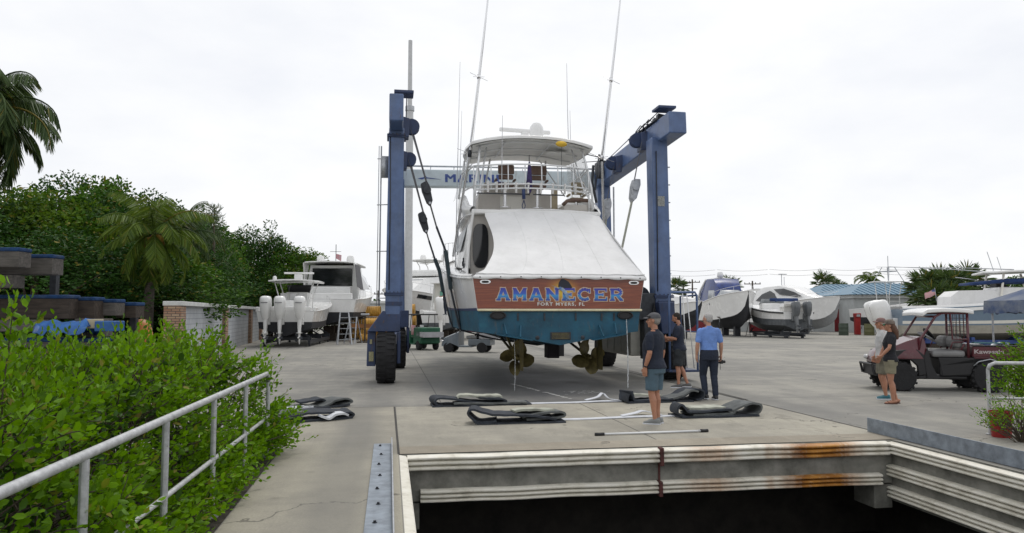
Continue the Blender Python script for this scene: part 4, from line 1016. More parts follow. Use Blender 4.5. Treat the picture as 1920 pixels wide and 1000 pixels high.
# slings with their blocks
def block(u, v, z, tilt, parent, s=1.0, mat=STEELD):
    m = MB(); M = Matrix.Translation((0, 0, 0))
    pts = [(-.10, .30), (.08, .34), (.12, .18), (.09, -.22), (.0, -.36), (-.08, -.24), (-.12, .1)]
    c, s_ = math.cos(tilt), math.sin(tilt)
    P_ = [(lx(u) + s * (a * c - b_ * s_), ly(v) - .13, z + s * (a * s_ + b_ * c)) for a, b_ in pts]
    m.prism(P_, (0, .26, 0)); o = m.build('hook_block', mat, parent, bevel=.02)
    sheave(u - .0, v - .17, z + .08, .10 * s, mat, 1, o)
    m = MB(); m.lathe([(0, 0), (.035, 0), (.035, .34), (0, .34)], (lx(u + .25 * s_ * s), ly(v) - .17, z - .27 * s), (0, 1, 0), 10); m.build('pin', GALV, o)
    return o
def sling(label, pts, wide, bl, br, topL, topR, v, thinR=False):
    root = thing('lifting_sling', label, 'sling', W(3.55, 10.0), A, 'hoist slings carrying the boat')
    def ribbon(pp, w_, th):
        g = [[(lx(u) , ly(v) - w_ / 2, z), (lx(u), ly(v) + w_ / 2, z)] for u, z in pp]
        m = MB(); rings = []
        for i, (u, z) in enumerate(pp):
            a = pp[max(i - 1, 0)]; b_ = pp[min(i + 1, len(pp) - 1)]; d = Vector((b_[0] - a[0], b_[1] - a[1])).normalized(); n_ = Vector((-d.y, d.x)) * th
            rings.append([(lx(u - n_.x), ly(v) - w_ / 2, z - n_.y), (lx(u + n_.x), ly(v) - w_ / 2, z + n_.y), (lx(u + n_.x), ly(v) + w_ / 2, z + n_.y), (lx(u - n_.x), ly(v) + w_ / 2, z - n_.y)])
        return m.loft(rings)
    ribbon(pts, wide, .018).build('sling_band', SLING, root, smooth=30)
    # chafe sleeves where the band meets the sheer
    ribbon([pts[1], pts[2], pts[3]], wide + .06, .045).build('chafe_sleeve', mk('chafe_pad', (.03, .05, .06), .8), root, smooth=30)
    ribbon([pts[-4], pts[-3], pts[-2]], wide + .06, .045).build('chafe_sleeve', mk('chafe_pad', (.03, .05, .06), .8), root, smooth=30)
    for (bu, bz), (eu, ez), (tu, tz), t_ in ((bl, pts[0], topL, 1), (br, pts[-1], topR, -1)):
        d = Vector((bu - eu, bz - ez)); tilt = math.atan2(-d.x, d.y)
        m = MB(); m.beam((lx(eu), ly(v), ez), (lx(bu), ly(v), bz), .11, .035, (1, 0, 0)); m.build('pendant_strap', SLINGP if t_ < 0 else SLINGG, root)
        block(bu, bz and v, bz, tilt, root, 1.0, STEELD if t_ > 0 else GALV)
        m = MB()
        for k in range(5):
            dy = (k - 2) * .07
            m.tube([(lx(bu) - .03 + .015 * k, ly(v) + dy, bz + .25), (lx(tu) - .03 + .02 * k, ly(v) + dy, tz)], .008, 5)
        m.build('hoist_cable', CABLE, root)
    return root
sling('nearer of the two hoist slings under the boat, with the thick black chafe sleeve',
      [(1.10, 4.15), (1.35, 3.50), (1.42, 3.0), (1.50, 2.45), (1.66, 1.75), (1.76, 1.34), (2.7, 1.10), (3.87, .93), (5.0, 1.10), (5.98, 1.34), (6.12, 2.0), (6.24, 2.7), (6.30, 3.45)], .26,
      (.84, 5.05), (6.72, 5.30), (.40, 6.80), (6.95, 6.70), 10.6)
sling('farther hoist sling under the boat, thinner in view behind the near one',
      [(1.02, 4.0), (1.20, 3.45), (1.34, 3.1), (1.46, 2.45), (1.62, 1.8), (1.74, 1.40), (2.7, 1.08), (3.87, .89), (5.0, 1.08), (6.0, 1.40), (6.16, 2.0), (6.34, 2.9), (6.5, 3.6)], .26,
      (.86, 4.55), (6.62, 5.1), (.40, 6.45), (6.85, 6.45), 13.0)
# ================================================================== background boats
BLKBOT = mk('black_bottom_paint', (.02, .022, .028), .6, var=.3)
GREYBOT = mk('grey_bottom_paint', (.10, .11, .12), .6, var=.3)
NAVYC = mk('navy_canvas', (.02, .05, .16), .85, var=.25, vs=4, bump=.3, bs=8)
def base_st(L, B, z0, zs, zb, dr=.35, stern=1.0):
    """z0 chine height at stern, zs sheer at stern, zb sheer at bow"""
    h = B / 2
    return [(0, h * .93 * stern, zs, h * .84 * stern, z0, z0 - dr), (L * .25, h, zs + (zb - zs) * .12, h * .88, z0 + .01, z0 - dr * 1.05), (L * .5, h, zs + (zb - zs) * .38, h * .84, z0 + .08, z0 - dr * 1.05),
            (L * .72, h * .84, zs + (zb - zs) * .68, h * .62, z0 + .28, z0 - dr * .9), (L * .88, h * .5, zs + (zb - zs) * .88, h * .28, z0 + .62, z0 - dr * .2), (L * .97, h * .18, zb * .995, h * .07, z0 + (zb - z0) * .55, z0 + (zb - z0) * .3), (L, .03, zb, .02, zb - .3, zb - .35)]
def outboard(parent, x, z, y=-.35, s=1.0, cowl=GEL, legm=BLKBOT, tilt=0.0, txt=False):
    M = Matrix.Translation((x, y, z)) @ Matrix.Rotation(tilt, 4, 'X') @ Matrix.Scale(s, 4)
    def ring(y0, y1, w_, zz, n=14):
        return [Vector(((w_ / 2) * math.copysign(abs(math.cos(a)) ** .6, math.cos(a)), (y0 + y1) / 2 + (y1 - y0) / 2 * math.copysign(abs(math.sin(a)) ** .6, math.sin(a)), zz)) for a in [2 * PI * k / n for k in range(n)]]
    m = MB(); m.loft([[M @ p for p in ring(*q)] for q in ((-.24, .20, .26, -.10), (-.34, .26, .38, .10), (-.42, .30, .48, .40), (-.44, .30, .52, .70), (-.42, .26, .50, .88), (-.34, .20, .42, .97), (-.2, .1, .22, 1.0))])
    o = m.build('outboard_motor', cowl, parent, smooth=50)
    m = MB(); m.loft([[M @ p for p in ring(*q)] for q in ((-.22, .18, .20, -.10), (-.20, .14, .17, -.45), (-.20, .12, .12, -.75))]); m.build('midsection', cowl if txt else legm, o, smooth=50)
    m = MB(); m.loft([[M @ p for p in ring(*q)] for q in ((-.34, .12, .26, -.745), (-.34, .12, .26, -.77))])
    m.loft([[M @ p for p in ring(*q)] for q in ((-.20, .12, .10, -.77), (-.16, .10, .07, -1.15), (-.06, .06, .02, -1.30))])
    m.lathe([(.0, -.42), (.05, -.36), (.085, -.1), (.075, .12), (0, .26)], M @ Vector((0, -.02, -.98)), M.to_3x3() @ Vector((0, 1, 0)), 12)
    m.build('gearcase', legm, o, smooth=50)
    m = MB(); c = M @ Vector((0, -.38, -.98)); ax = (M.to_3x3() @ Vector((0, 1, 0))).normalized(); ex = Vector((1, 0, 0)); ez = ax.cross(ex)
    for k in range(3):
        a = 2 * PI * k / 3; d = ex * math.cos(a) + ez * math.sin(a); t_ = ax.cross(d)
        p = [c + d * .05 * s - t_ * .03 * s, c + d * .19 * s - t_ * .08 * s + ax * .03, c + d * .21 * s + t_ * .06 * s, c + d * .06 * s + t_ * .04 * s - ax * .03]
        m.prism(p, ax * .012)
    m.build('propeller', STEELD, o)
    m = MB(); m.box(M @ Vector((0, .34, -.10)), (.26 * s, .22 * s, .55 * s)); m.build('mount_bracket', legm, o, bevel=.02)
    if txt:
        for sgn in (-1, 1): pass
        m = MB(); m.prism([M @ Vector(p) for p in ((-.16, -.447, .66), (.16, -.447, .66), (.16, -.447, .70), (-.16, -.447, .70))], M.to_3x3() @ Vector((0, -.006, 0))); m.build('cowl_badge', mk('badge_grey', (.25, .25, .26), .4), o)
    return o
def stands(parent_label, pts, group='boat stands and blocks under stored boats'):
    """jack stands: tripod with a screw pad"""
    for i, (p, h, lbl) in enumerate(pts):
        root = thing('jack_stand', lbl, 'jack stand', p, 0, group)
        m = MB()
        for k in range(3):
            a = 2 * PI * k / 3 + .3; m.tube([(.34 * math.cos(a), .34 * math.sin(a), 0), (.03 * math.cos(a), .03 * math.sin(a), h * .75)], .022, 6)
        m.tube([(.33 * math.cos(.3), .33 * math.sin(.3), .1), (.33 * math.cos(.3 + 2.094), .33 * math.sin(.3 + 2.094), .1), (.33 * math.cos(.3 + 4.19), .33 * math.sin(.3 + 4.19), .1)], .015, 6)
        m.build('tripod', STEELD, root)
        m = MB().tube([(0, 0, h * .6), (0, 0, h)], .02, 6); m.build('screw', GALV, root)
        m = MB().box((0, 0, h), (.3, .3, .05), (.3, 0, .4)); m.build('pad', WOODD, root)
def keel_blocks(loc, rz, n, sp, h, label):
    root = thing('keel_block', label, 'keel blocks', loc, rz)
    for k in range(n):
        MB().bb(-.45, .45, k * sp - .15, k * sp + .15, 0, h * .5).bb(-.35, .35, k * sp - .13, k * sp + .13, h * .5 + .001, h).build('timber_block', WOODD, root, bevel=.01)
def wire_rail(parent, S, y0, y1, h, inset=.12, step=4, mat=CHROME):
    m = MB()
    for s_ in (-1, 1):
        pts = [(s_ * max(hb - inset, .03), y, zs + h) for y, hb, zs, *_ in S if y0 <= y <= y1]
        m.tube(pts, .016, 6)
        for p in pts[::step]: m.tube([p, (p[0], p[1], p[2] - h)], .012, 5)
    m.build('bow_rail', mat, parent)
def ttop(parent, y0, y1, hw, z, zd, mat=GEL, legs=True):
    rows = [[(hw * q * (.9 if i in (0, 5) else 1), y0 + (y1 - y0) * i / 5, z + .07 * (1 - abs(q) ** 2.5) - .05 * abs(i / 5 - .5)) for q in (-1, -.8, -.4, 0, .4, .8, 1)] for i in range(6)]
    o = MB().sheet(rows, (0, 0, .07)).build('hardtop', mat, parent, smooth=45, bevel=.015)
    if legs:
        for s_ in (-1, 1):
            m = MB()
            for yy in (.25, .7):
                y = y0 + (y1 - y0) * yy; m.tube([(s_ * hw * .55, y, zd), (s_ * hw * .60, y - .05, (z + zd) / 2), (s_ * hw * .78, y, z + .0)], .035, 6)
            m.tube([(s_ * hw * .56, y0 + (y1 - y0) * .25, zd + .7), (s_ * hw * .58, y0 + (y1 - y0) * .7, zd + .7)], .025, 6)
            m.build('top_leg', GEL, parent, smooth=True)
    return o
def dome(parent, x, y, z, r=.22):
    MB().lathe([(0, 0), (r * .85, 0), (r, .06), (r, r * 1.1), (r * .75, r * 1.8), (0, r * 2.1)], (x, y, z), n=16).build('radar_dome', GEL, parent, smooth=40)
def on(root_loc, rz, x, y, z=0):
    c, s = math.cos(rz), math.sin(rz); return Vector((root_loc.x + x * c - y * s, root_loc.y + x * s + y * c, z))
def heading(dx, dy): return math.atan2(-dx, dy)     # rotation taking local +Y to (dx,dy)

# ---- A: centre console with three white outboards, stern towards us
p = ground_at(541, 652); p = Vector((p.x - .38, p.y + .6, 0)); rz = heading(-.10, .995)
t = thing('centre_console_boat', 'white centre console boat with three white outboards on its stern, by the white block wall', 'boat', p, rz)
S_, *_ = hull(t, base_st(10.2, 3.3, 1.0, 1.95, 2.75, .42), .35, GEL, BLKBOT, 22, flare=.4)
for i, x in enumerate((-.92, -.18, .85)): outboard(t, x, 1.62, -.5, 1.12, GEL, GEL, 0, True)
m = MB(); m.bb(-.62, .62, 3.2, 5.0, 2.0, 3.05); m.build('console', GEL, t, bevel=.06)
m = MB(); m.bb(-.75, .75, 1.6, 2.2, 2.0, 2.55); m.build('leaning_post', GEL, t, bevel=.05)
for x in (-.5, 0, .5): MB().box((x, 2.0, 2.75), (.38, .1, .42)).build('seat_back', mk('pale_grey_vinyl', (.5, .5, .5), .6), t, bevel=.04)
MB().sheet([[(-.6, 4.1, 3.0), (.6, 4.1, 3.0)], [(-.72, 3.9, 3.5), (.72, 3.9, 3.5)]], (0, .02, 0)).build('windscreen', DKGLASS, t)
ttop(t, 1.5, 4.9, 1.42, 3.62, 2.0)
m = MB(); m.bb(-.7, 1.0, 2.9, 3.05, 4.10, 4.2); m.bb(-.1, .35, 2.8, 3.2, 3.75, 4.08); m.build('radar_scanner', GEL, t, bevel=.03)
dome(t, -1.15, 2.6, 3.72, .12)
m = MB()
for s_ in (-1, 1): m.bb(s_ * 1.5 - .09, s_ * 1.5 + .09, .02, 1.2, 1.9, 2.16)
m.build('gunwale', GEL, t, bevel=.05)
MB().bb(-1.35, 1.35, .02, .16, 1.6, 2.18).build('transom_door', GEL, t, bevel=.04)
wire_rail(t, S_, 6.2, 10.0, .35)
m = MB()
for x in (-1.2, 1.2): m.bb(x - .07, x + .07, .4, 8.0, .16, .34)
for y in (.6, 4.2, 7.6): m.bb(-1.3, 1.3, y - .08, y + .08, .345, .52)
for x in (-1.2, 1.2):
    for y in (.6, 4.2, 7.6): m.bb(x - .05, x + .05, y - .09, y + .09, .0, .158); m.beam((x, y, .52), (x * .55, y, .86), .08, .08)
tag(m.build('boat_cradle', STEELD, loc=p, rotz=rz), 'dark steel cradle carrying the triple-outboard centre console', 'cradle')

# ---- B: large cruiser with hardtop behind A
p = ground_at(612, 640); p = Vector((p.x, p.y - .5, 0)); rz = heading(-.05, 1)
t = thing('hardtop_cruiser', 'big white hardtop cruiser with dark aft glass standing behind the triple-outboard boat', 'boat', p, rz)
S_, *_ = hull(t, base_st(13, 4.3, 1.55, 2.75, 3.7, .5), .35, GEL, BLKBOT, 22, flare=.3)
m = MB(); rg = []
for y, hb, ht, z1 in ((2.4, 1.75, 1.5, 5.1), (5, 1.8, 1.5, 5.25), (8, 1.6, 1.1, 4.9), (9.8, 1.2, .8, 3.6)):
    rg.append([(-hb, y, 2.7), (-(hb + ht) / 2 - .06, y, (2.7 + z1) / 2), (-ht, y, z1), (ht, y, z1), ((hb + ht) / 2 + .06, y, (2.7 + z1) / 2), (hb, y, 2.7)])
m.loft(rg).build('deckhouse', GEL, t, smooth=30)
MB().bb(-1.35, 1.35, 2.36, 2.398, 3.7, 4.9).build('aft_glass', DKGLASS, t, bevel=.01)
for s_ in (-1, 1): MB().sheet([[(s_ * 1.81, 2.9, 3.5), (s_ * 1.68, 2.9, 4.7)], [(s_ * 1.80, 7.6, 3.6), (s_ * 1.48, 7.6, 4.5)]], (s_ * .03, 0, 0)).build('side_glass', DKGLASS, t)
ttop(t, .9, 7.0, 1.75, 5.2, 3, GEL, False)
m = MB(); m.bb(-1.7, 1.7, .2, .5, 2.6, 3.15); m.bb(-1.4, 1.4, 1.2, 2.0, 2.6, 3.6); m.build('cockpit_module', GEL, t, bevel=.06)
for s_ in (-1, 1): MB().prism([(s_ * 1.62, 1.0, 5.2), (s_ * 1.62, 2.5, 5.2), (s_ * 1.85, 2.5, 2.8), (s_ * 1.85, 2.1, 2.8), (s_ * 1.7, 1.7, 4.2)], (s_ * .08, 0, 0)).build('side_fin', GEL, t)
m = MB(); m.sheet([[(1.75, 1.0, 5.1), (1.9, .9, 3.6)], [(1.78, 2.6, 5.1), (2.05, 2.7, 3.4)]], (.03, 0, 0)); m.build('folded_curtain', mk('grey_canvas', (.12, .12, .13), .8), t)
dome(t, -.95, 3, 5.32, .26); dome(t, 1.1, 3, 5.32, .26)
m = MB(); m.tube([(.1, 3, 5.3), (.1, 3, 6.6)], .025, 6); m.tube([(-.3, 3, 6.1), (.45, 3, 6.1)], .015, 6); m.build('mast', STEELD, t)
FLAGR = mk('faded_red_flag', (.42, .12, .13), .8, var=.3, vs=9, var2=(.4, .38, .42))
MB().sheet([[(.12, 2.95, 5.95), (.5, 2.9, 5.85)], [(.12, 2.95, 5.62), (.48, 2.9, 5.42)]], (0, .01, 0)).build('ensign', FLAGR, t)
wire_rail(t, S_, 7, 12.6, .5)
keel_blocks(on(p, rz, 0, 1.5), rz, 4, 2.6, 1.0, 'row of timber keel blocks under the big hardtop cruiser')
stands('B', [(on(p, rz, 1.7, .8), 1.45, 'jack stand at the stern of the hardtop cruiser, right side'), (on(p, rz, 1.8, 3.8), 1.5, 'jack stand under the right side of the hardtop cruiser')])

# ---- C: flybridge boat behind the tall white mast
p = ground_at(812, 634); p = Vector((p.x + .4, p.y + 8.5, 0)); rz = heading(-.33, -.945)
t = thing('flybridge_cruiser', 'white flybridge cruiser, bow towards camera with dark side window, beside the tall white mast', 'boat', p, rz)
S_, *_ = hull(t, base_st(11.0, 4.0, 1.55, 2.9, 3.65, .6), .15, GEL, BLKBOT, 24, flare=.45)
for s_ in (-1, 1):
    r0 = []; r1 = []
    for y, hb, zs, hc, zc, zk in S_:
        if 4.5 < y < 9.0:
            for lst, q in ((r0, .68), (r1, .86)): lst.append((s_ * (hc + (hb - hc) * q ** 1.45 + .015), y, zc + (zs - zc) * q))
    MB().sheet([r0, r1], (s_ * .02, 0, 0)).build('hull_window', DKGLASS, t)
rg = []
for y, hb, ht, z1 in ((1.8, 1.6, 1.4, 4.7), (4.5, 1.6, 1.35, 4.75), (6.5, 1.35, 1.0, 4.55), (8.2, 1.0, .7, 3.6)):
    rg.append([(-hb, y, 2.9), (-ht, y, z1), (ht, y, z1), (hb, y, 2.9)])
MB().loft(rg).build('deckhouse', GEL, t, smooth=30)
MB().hexa([(-.95, 7.3, 3.75), (.95, 7.3, 3.75), (.95, 7.0, 3.75), (-.95, 7.0, 3.75), (-.88, 6.75, 4.45), (.88, 6.75, 4.45), (.88, 6.5, 4.45), (-.88, 6.5, 4.45)]).build('front_glass', GREYGLASS, t)
m = MB(); m.bb(-1.35, 1.35, 1.8, 5.6, 4.76, 5.25); m.build('flybridge_coaming', GEL, t, bevel=.12)
ttop(t, 1.6, 5.0, 1.35, 6.05, 5.2)
dome(t, -.95, 3, 6.18, .25); dome(t, .95, 3, 6.18, .25)
m = MB(); m.tube([(0, 3, 6.1), (0, 3, 7.0)], .02, 6); m.lathe([(0, 0), (.16, 0), (.16, .1), (0, .12)], (0, 3, 6.4), n=10); m.build('mast', GEL, t)
wire_rail(t, S_, 3, 10.6, .6)
keel_blocks(on(p, rz, 0, 1.5), rz, 4, 2.4, .95, 'row of timber keel blocks under the flybridge cruiser')

# ---- D: open boat, stern towards us, single outboard
p = ground_at(824, 641); p = Vector((p.x, p.y + .8, 0)); rz = heading(.10, .99)
t = thing('open_fishing_boat', 'white open boat with one big outboard and green panel, before the flybridge cruiser', 'boat', p, rz)
S_, *_ = hull(t, base_st(8.5, 2.9, 1.05, 1.75, 2.6, .35), .15, GEL, GREYBOT, 22, flare=.35)
outboard(t, .12, 1.55, -.5, 1.35, GEL, GEL, 0, False)
m = MB()
for s_ in (-1, 1): m.bb(s_ * 1.33 - .1, s_ * 1.33 + .1, .05, 5, 1.72, 2.05); m.prism([(s_ * 1.33, 3.2, 2.0), (s_ * 1.33, 6.8, 2.3), (s_ * 1.25, 6.2, 3.6), (s_ * 1.25, 4.0, 4.0)], (s_ * .06, 0, 0))
m.build('high_gunwale', GEL, t, bevel=.04)
MB().bb(-1.25, 1.25, 4.0, 4.08, 1.8, 3.9).build('cabin_bulkhead', GEL2, t, bevel=.02)
MB().bb(-.85, .55, 3.9, 3.98, 2.85, 3.4).build('green_panel', mk('seafoam_panel', (.16, .42, .32), .5), t, bevel=.02)
MB().box((0, 4.1, 3.95), (2.7, 2.6, .10), (.0, 0, 0)).build('hardtop', GEL, t, bevel=.05)
MB().bb(-1.2, 1.2, .1, .6, 1.55, 1.95).build('transom_bench', GEL, t, bevel=.06)
keel_blocks(on(p, rz, 0, .8), rz, 3, 2.2, .68, 'row of timber keel blocks under the open outboard boat')

# ---- E: express cruiser with blue-tinted canvas, bow to the right
p = ground_at(1352, 626); rz = heading(.02, -1); p = Vector((17.9, 66.3, 0))
t = thing('express_cruiser', 'white express cruiser with deep blue canvas enclosure and black bottom on stands', 'boat', p, rz)
S_, *_ = hull(t, base_st(9.2, 3.3, 1.25, 2.85, 3.75, .65), .05, GEL, BLKBOT, 24, flare=.35)
t.scale = (1, 1, .95); BLUEV = mk('blue_enclosure', (.025, .05, .20), .3, var=.3, vs=3)
rg = []
for y, hb, ht, z1 in ((.6, 1.4, 1.15, 4.5), (2.2, 1.45, 1.2, 5.0), (3.6, 1.42, 1.05, 4.95), (4.7, 1.3, .9, 4.0)):
    rg.append([(-hb, y, 2.9), (-(hb + ht) / 2 - .08, y, (2.9 + z1) / 2), (-ht, y, z1), (0, y, z1 + .06), (ht, y, z1), ((hb + ht) / 2 + .08, y, (2.9 + z1) / 2), (hb, y, 2.9)])
MB().loft(rg).build('canvas_enclosure', BLUEV, t, smooth=50)
m = MB()
for s_ in (-1, 1): m.tube([(s_ * 1.5, .3, 2.9), (s_ * 1.45, .9, 4.0), (s_ * 1.2, 1.8, 4.95), (0, 2.1, 5.15)], .09, 8)
m.build('radar_arch', GEL, t, smooth=True)
dome(t, 0, 2.0, 5.2, .26)
rg = [[(-1.4, 4.2, 3.05), (-1.15, 3.9, 3.75), (0, 4.6, 3.85), (1.15, 3.9, 3.75), (1.4, 4.2, 3.05)], [(-1.43, 4.25, 3.03), (-1.18, 3.95, 3.73), (0, 4.66, 3.83), (1.18, 3.95, 3.73), (1.43, 4.25, 3.03)]]
MB().sheet([[(1.62 * math.sin(a), 3.3 + 2.3 * math.cos(a), 3.10) for a in [R(-80 + 16 * k) for k in range(11)]], [(1.45 * math.sin(a), 3.1 + 1.85 * math.cos(a), 3.95) for a in [R(-80 + 16 * k) for k in range(11)]]], (0, .03, 0)).build('windscreen', GREYGLASS, t, smooth=True)
rg = []
for y, hw, z in ((4.4, 1.35, 3.35), (6, 1.15, 3.55), (7.6, .7, 3.65), (8.6, .3, 3.65)):
    rg.append([(-hw, y, z - .5), (-hw * .8, y, z), (0, y, z + .1), (hw * .8, y, z), (hw, y, z - .5)])
MB().loft(rg).build('foredeck', GEL, t, smooth=50)
wire_rail(t, S_, 4.6, 9.0, .5)
for s_ in (-1, 1):
    for y in (3.6, 4.2): MB().lathe([(0, 0), (.11, 0), (.11, .03), (0, .03)], (s_ * 1.585, y, 2.75), (s_, 0, 0), 12).build('porthole', DKGLASS, t)
    MB().prism([(s_ * 1.60, 2.2, 2.3), (s_ * 1.62, 4.4, 2.42), (s_ * 1.62, 6.2, 2.35), (s_ * 1.60, 4.4, 2.3)], (s_ * .02, 0, 0)) 
for yy in (3, 6): MB().bb(-.22, .22, yy, yy + .5, 0, .95).build('support_post', BLKBOT, t)
stands('E', [(on(p, rz, 1.25, 5.8), 1.5, 'jack stand right of the blue-canvas express cruiser'), (on(p, rz, -1.25, 5.6), 1.5, 'jack stand left of the blue-canvas express cruiser'), (on(p, rz, 1.35, 2.4), 1.5, 'rear jack stand of the blue-canvas express cruiser')])

# ---- F: bow rider, two dark grey outboards at the stern (right)
p = ground_at(1492, 631); rz = heading(-.16, .987); p = Vector((20.9, 54.6, 0))
t = thing('bow_rider', 'low white bow rider with twin grey outboards on a low trailer cradle in the yard', 'boat', p, rz)
S_, *_ = hull(t, base_st(7.4, 2.55, .95, 1.95, 2.55, .45), .45, GEL, GREYBOT, 22, flare=.35)
m = MB()
for s_ in (-1, 1):
    pts = [(s_ * (hb + .02), y, zs - .1) for y, hb, zs, *_ in S_]; m.tube(pts, .06, 6)
m.build('dark_rub_band', BLKBOT, t)
for x in (-.45, .45): outboard(t, x, 1.7, -.45, 1.0, mk('slate_cowl', (.10, .11, .12), .3, coat=.4), mk('slate_leg', (.18, .19, .20), .4), -.12)
m = MB(); m.bb(-1.05, 1.05, .2, .8, 1.9, 2.35); m.bb(-1.0, 1.0, .1, .3, 2.3, 2.6); m.build('aft_bench', mk('pale_cushion', (.62, .61, .58), .6), t, bevel=.08)
m = MB(); m.bb(-1.0, 1.0, 3.4, 4.0, 2.0, 2.6); m.build('console', GEL, t, bevel=.1)
MB().sheet([[(-1.05, 3.9, 2.5), (-.6, 4.3, 2.5), (.6, 4.3, 2.5), (1.05, 3.9, 2.5)], [(-.95, 3.6, 2.95), (-.5, 3.9, 2.95), (.5, 3.9, 2.95), (.95, 3.6, 2.95)]], (0, .02, 0)).build('windscreen', GREYGLASS, t)
m = MB(); m.tube([(-1.1, 2.0, 2.85), (1.1, 2.0, 2.85)], .13, 10); m.tube([(-1.0, 1.4, 2.75), (1.0, 4.2, 2.9)], .07, 8); m.build('rolled_bimini', NAVYC, t, smooth=True)
wire_rail(t, S_, 4.8, 7.2, .2)
m = MB(); m.bb(-.7, -.55, .3, 5.6, .12, .28); m.bb(.55, .7, .3, 5.6, .12, .28)
for y in (.6, 3, 5.4): m.bb(-1.1, 1.1, y - .07, y + .07, .285, .42); m.bb(-.72, -.53, y - .06, y + .06, 0, .118); m.bb(.53, .72, y - .06, y + .06, 0, .118); m.beam((-1.0, y, .42), (-.75, y, .72), .07, .07); m.beam((1.0, y, .42), (.75, y, .72), .07, .07)
tag(m.build('boat_cradle', STEELD, loc=p, rotz=rz), 'low dark cradle under the bow rider with grey outboards', 'cradle')

# ---- G: big coupe cruiser behind F, bow to the right
p = at(1450, 600, 66); p = Vector((p.x, 70, 0)); rz = heading(.34, -.94); p = Vector((24.4, 74, 0))
t = thing('coupe_cruiser', 'large white coupe cruiser with sweeping dark side windows, behind the low bow rider', 'boat', p, rz); t.scale = (.86, .86, .84)
S_, *_ = hull(t, base_st(12.5, 3.9, 1.15, 3.0, 3.95, .7), .02, GEL, mk('pale_grey_bottom', (.30, .31, .32), .6), 26, flare=.35)
def gsec(y, hb, z1, k=.72): return [(-hb, y, 3.05), (-hb * .96, y, 3.05 + (z1 - 3.05) * .45), (-hb * k, y, z1 - .12), (-hb * .4, y, z1), (hb * .4, y, z1), (hb * k, y, z1 - .12), (hb * .96, y, 3.05 + (z1 - 3.05) * .45), (hb, y, 3.05)]
MB().loft([gsec(1.0, 1.5, 4.9), gsec(2.5, 1.62, 5.25), gsec(5.0, 1.62, 5.35), gsec(7.0, 1.5, 5.0), gsec(8.6, 1.2, 4.25), gsec(10.4, .8, 3.8)]).build('deckhouse', GEL, t, smooth=40)
for s_ in (-1, 1):
    def gp(y, z, o_=.05):
        hb = 1.62 if y < 6 else 1.62 - (y - 6) * .17
        q = (z - 3.05) / 2.2; x = hb * (1 - .04 * q) if q < .45 else hb * (.98 - .45 * (q - .45)); return (s_ * (x + o_), y, z)
    MB().prism([gp(1.6, 3.6), gp(2.6, 4.35), gp(3.8, 4.72), gp(4.6, 4.4), gp(5.2, 3.75), gp(3.2, 3.55)], (s_ * .02, 0, 0)).build('side_window', DKGLASS, t)
    MB().prism([gp(4.4, 4.86, .1), gp(6.0, 4.9, .1), gp(7.6, 4.45, .1), gp(8.6, 4.0, .1), gp(7.8, 3.98, .1), gp(5.6, 4.25, .1)], (s_ * .02, 0, 0)).build('side_window', DKGLASS, t)
    r0 = []; r1 = []
    for y, hb, zs, hc, zc, zk in S_:
        if 4.5 < y < 8.6:
            k = (y - 4.5) / 4.1
            for lst, q in ((r0, .55 + .15 * k), (r1, .84)): lst.append((s_ * (hc + (hb - hc) * q ** 1.35 + .015), y, zc + (zs - zc) * q))
    MB().sheet([r0, r1], (s_ * .02, 0, 0)).build('hull_window', DKGLASS, t)
MB().box((0, .3, 4.95), (2.6, 2.2, .10), (.08, 0, 0)).build('roof_overhang', GEL, t, bevel=.04)
m = MB(); m.tube([(0, 4.0, 5.3), (0, 4.0, 6.6)], .04, 6); m.tube([(-.35, 4.0, 5.3), (-.35, 4.0, 6.3)], .03, 6); m.box((-.15, 4, 6.6), (.9, .3, .08)); m.build('mast', GALV, t)
wire_rail(t, S_, 6.5, 12.2, .55)
for yy in (3, 7): MB().bb(-.3, .3, yy, yy + .6, 0, .7).build('support_post', BLKBOT, t)

# ---- small white boat with white cover, behind the platform
p = ground_at(1283, 636); rz = heading(.50, -.86); p = p + Vector((-2.2, 4.5, 0))
t = thing('runabout', 'small white runabout with covered bow, seen between the lift platform posts', 'boat', p, rz)
S_, *_ = hull(t, base_st(6.4, 2.5, 1.0, 2.0, 2.7, .45), .3, GEL, BLKBOT, 18, flare=.3)
rg = []
for y, hw, z in ((.3, 1.05, 2.7), (2.5, 1.1, 3.3), (4.0, .95, 3.1), (5.6, .45, 2.85)):
    rg.append([(-hw, y, z - .75), (-hw * .7, y, z), (hw * .7, y, z), (hw, y, z - .75)])
MB().loft(rg).build('boat_cover', CANVAS, t, smooth=40)
for yy in (1.5, 4): MB().bb(-.5, .5, yy, yy + .4, 0, .6).build('support_post', BLKBOT, t)
m = MB(); m.tube([(-.2, 1.2, 3.0), (.5, 1.0, 3.4)], .10, 8); m.build('tow_bar', BLACK, t, smooth=True)

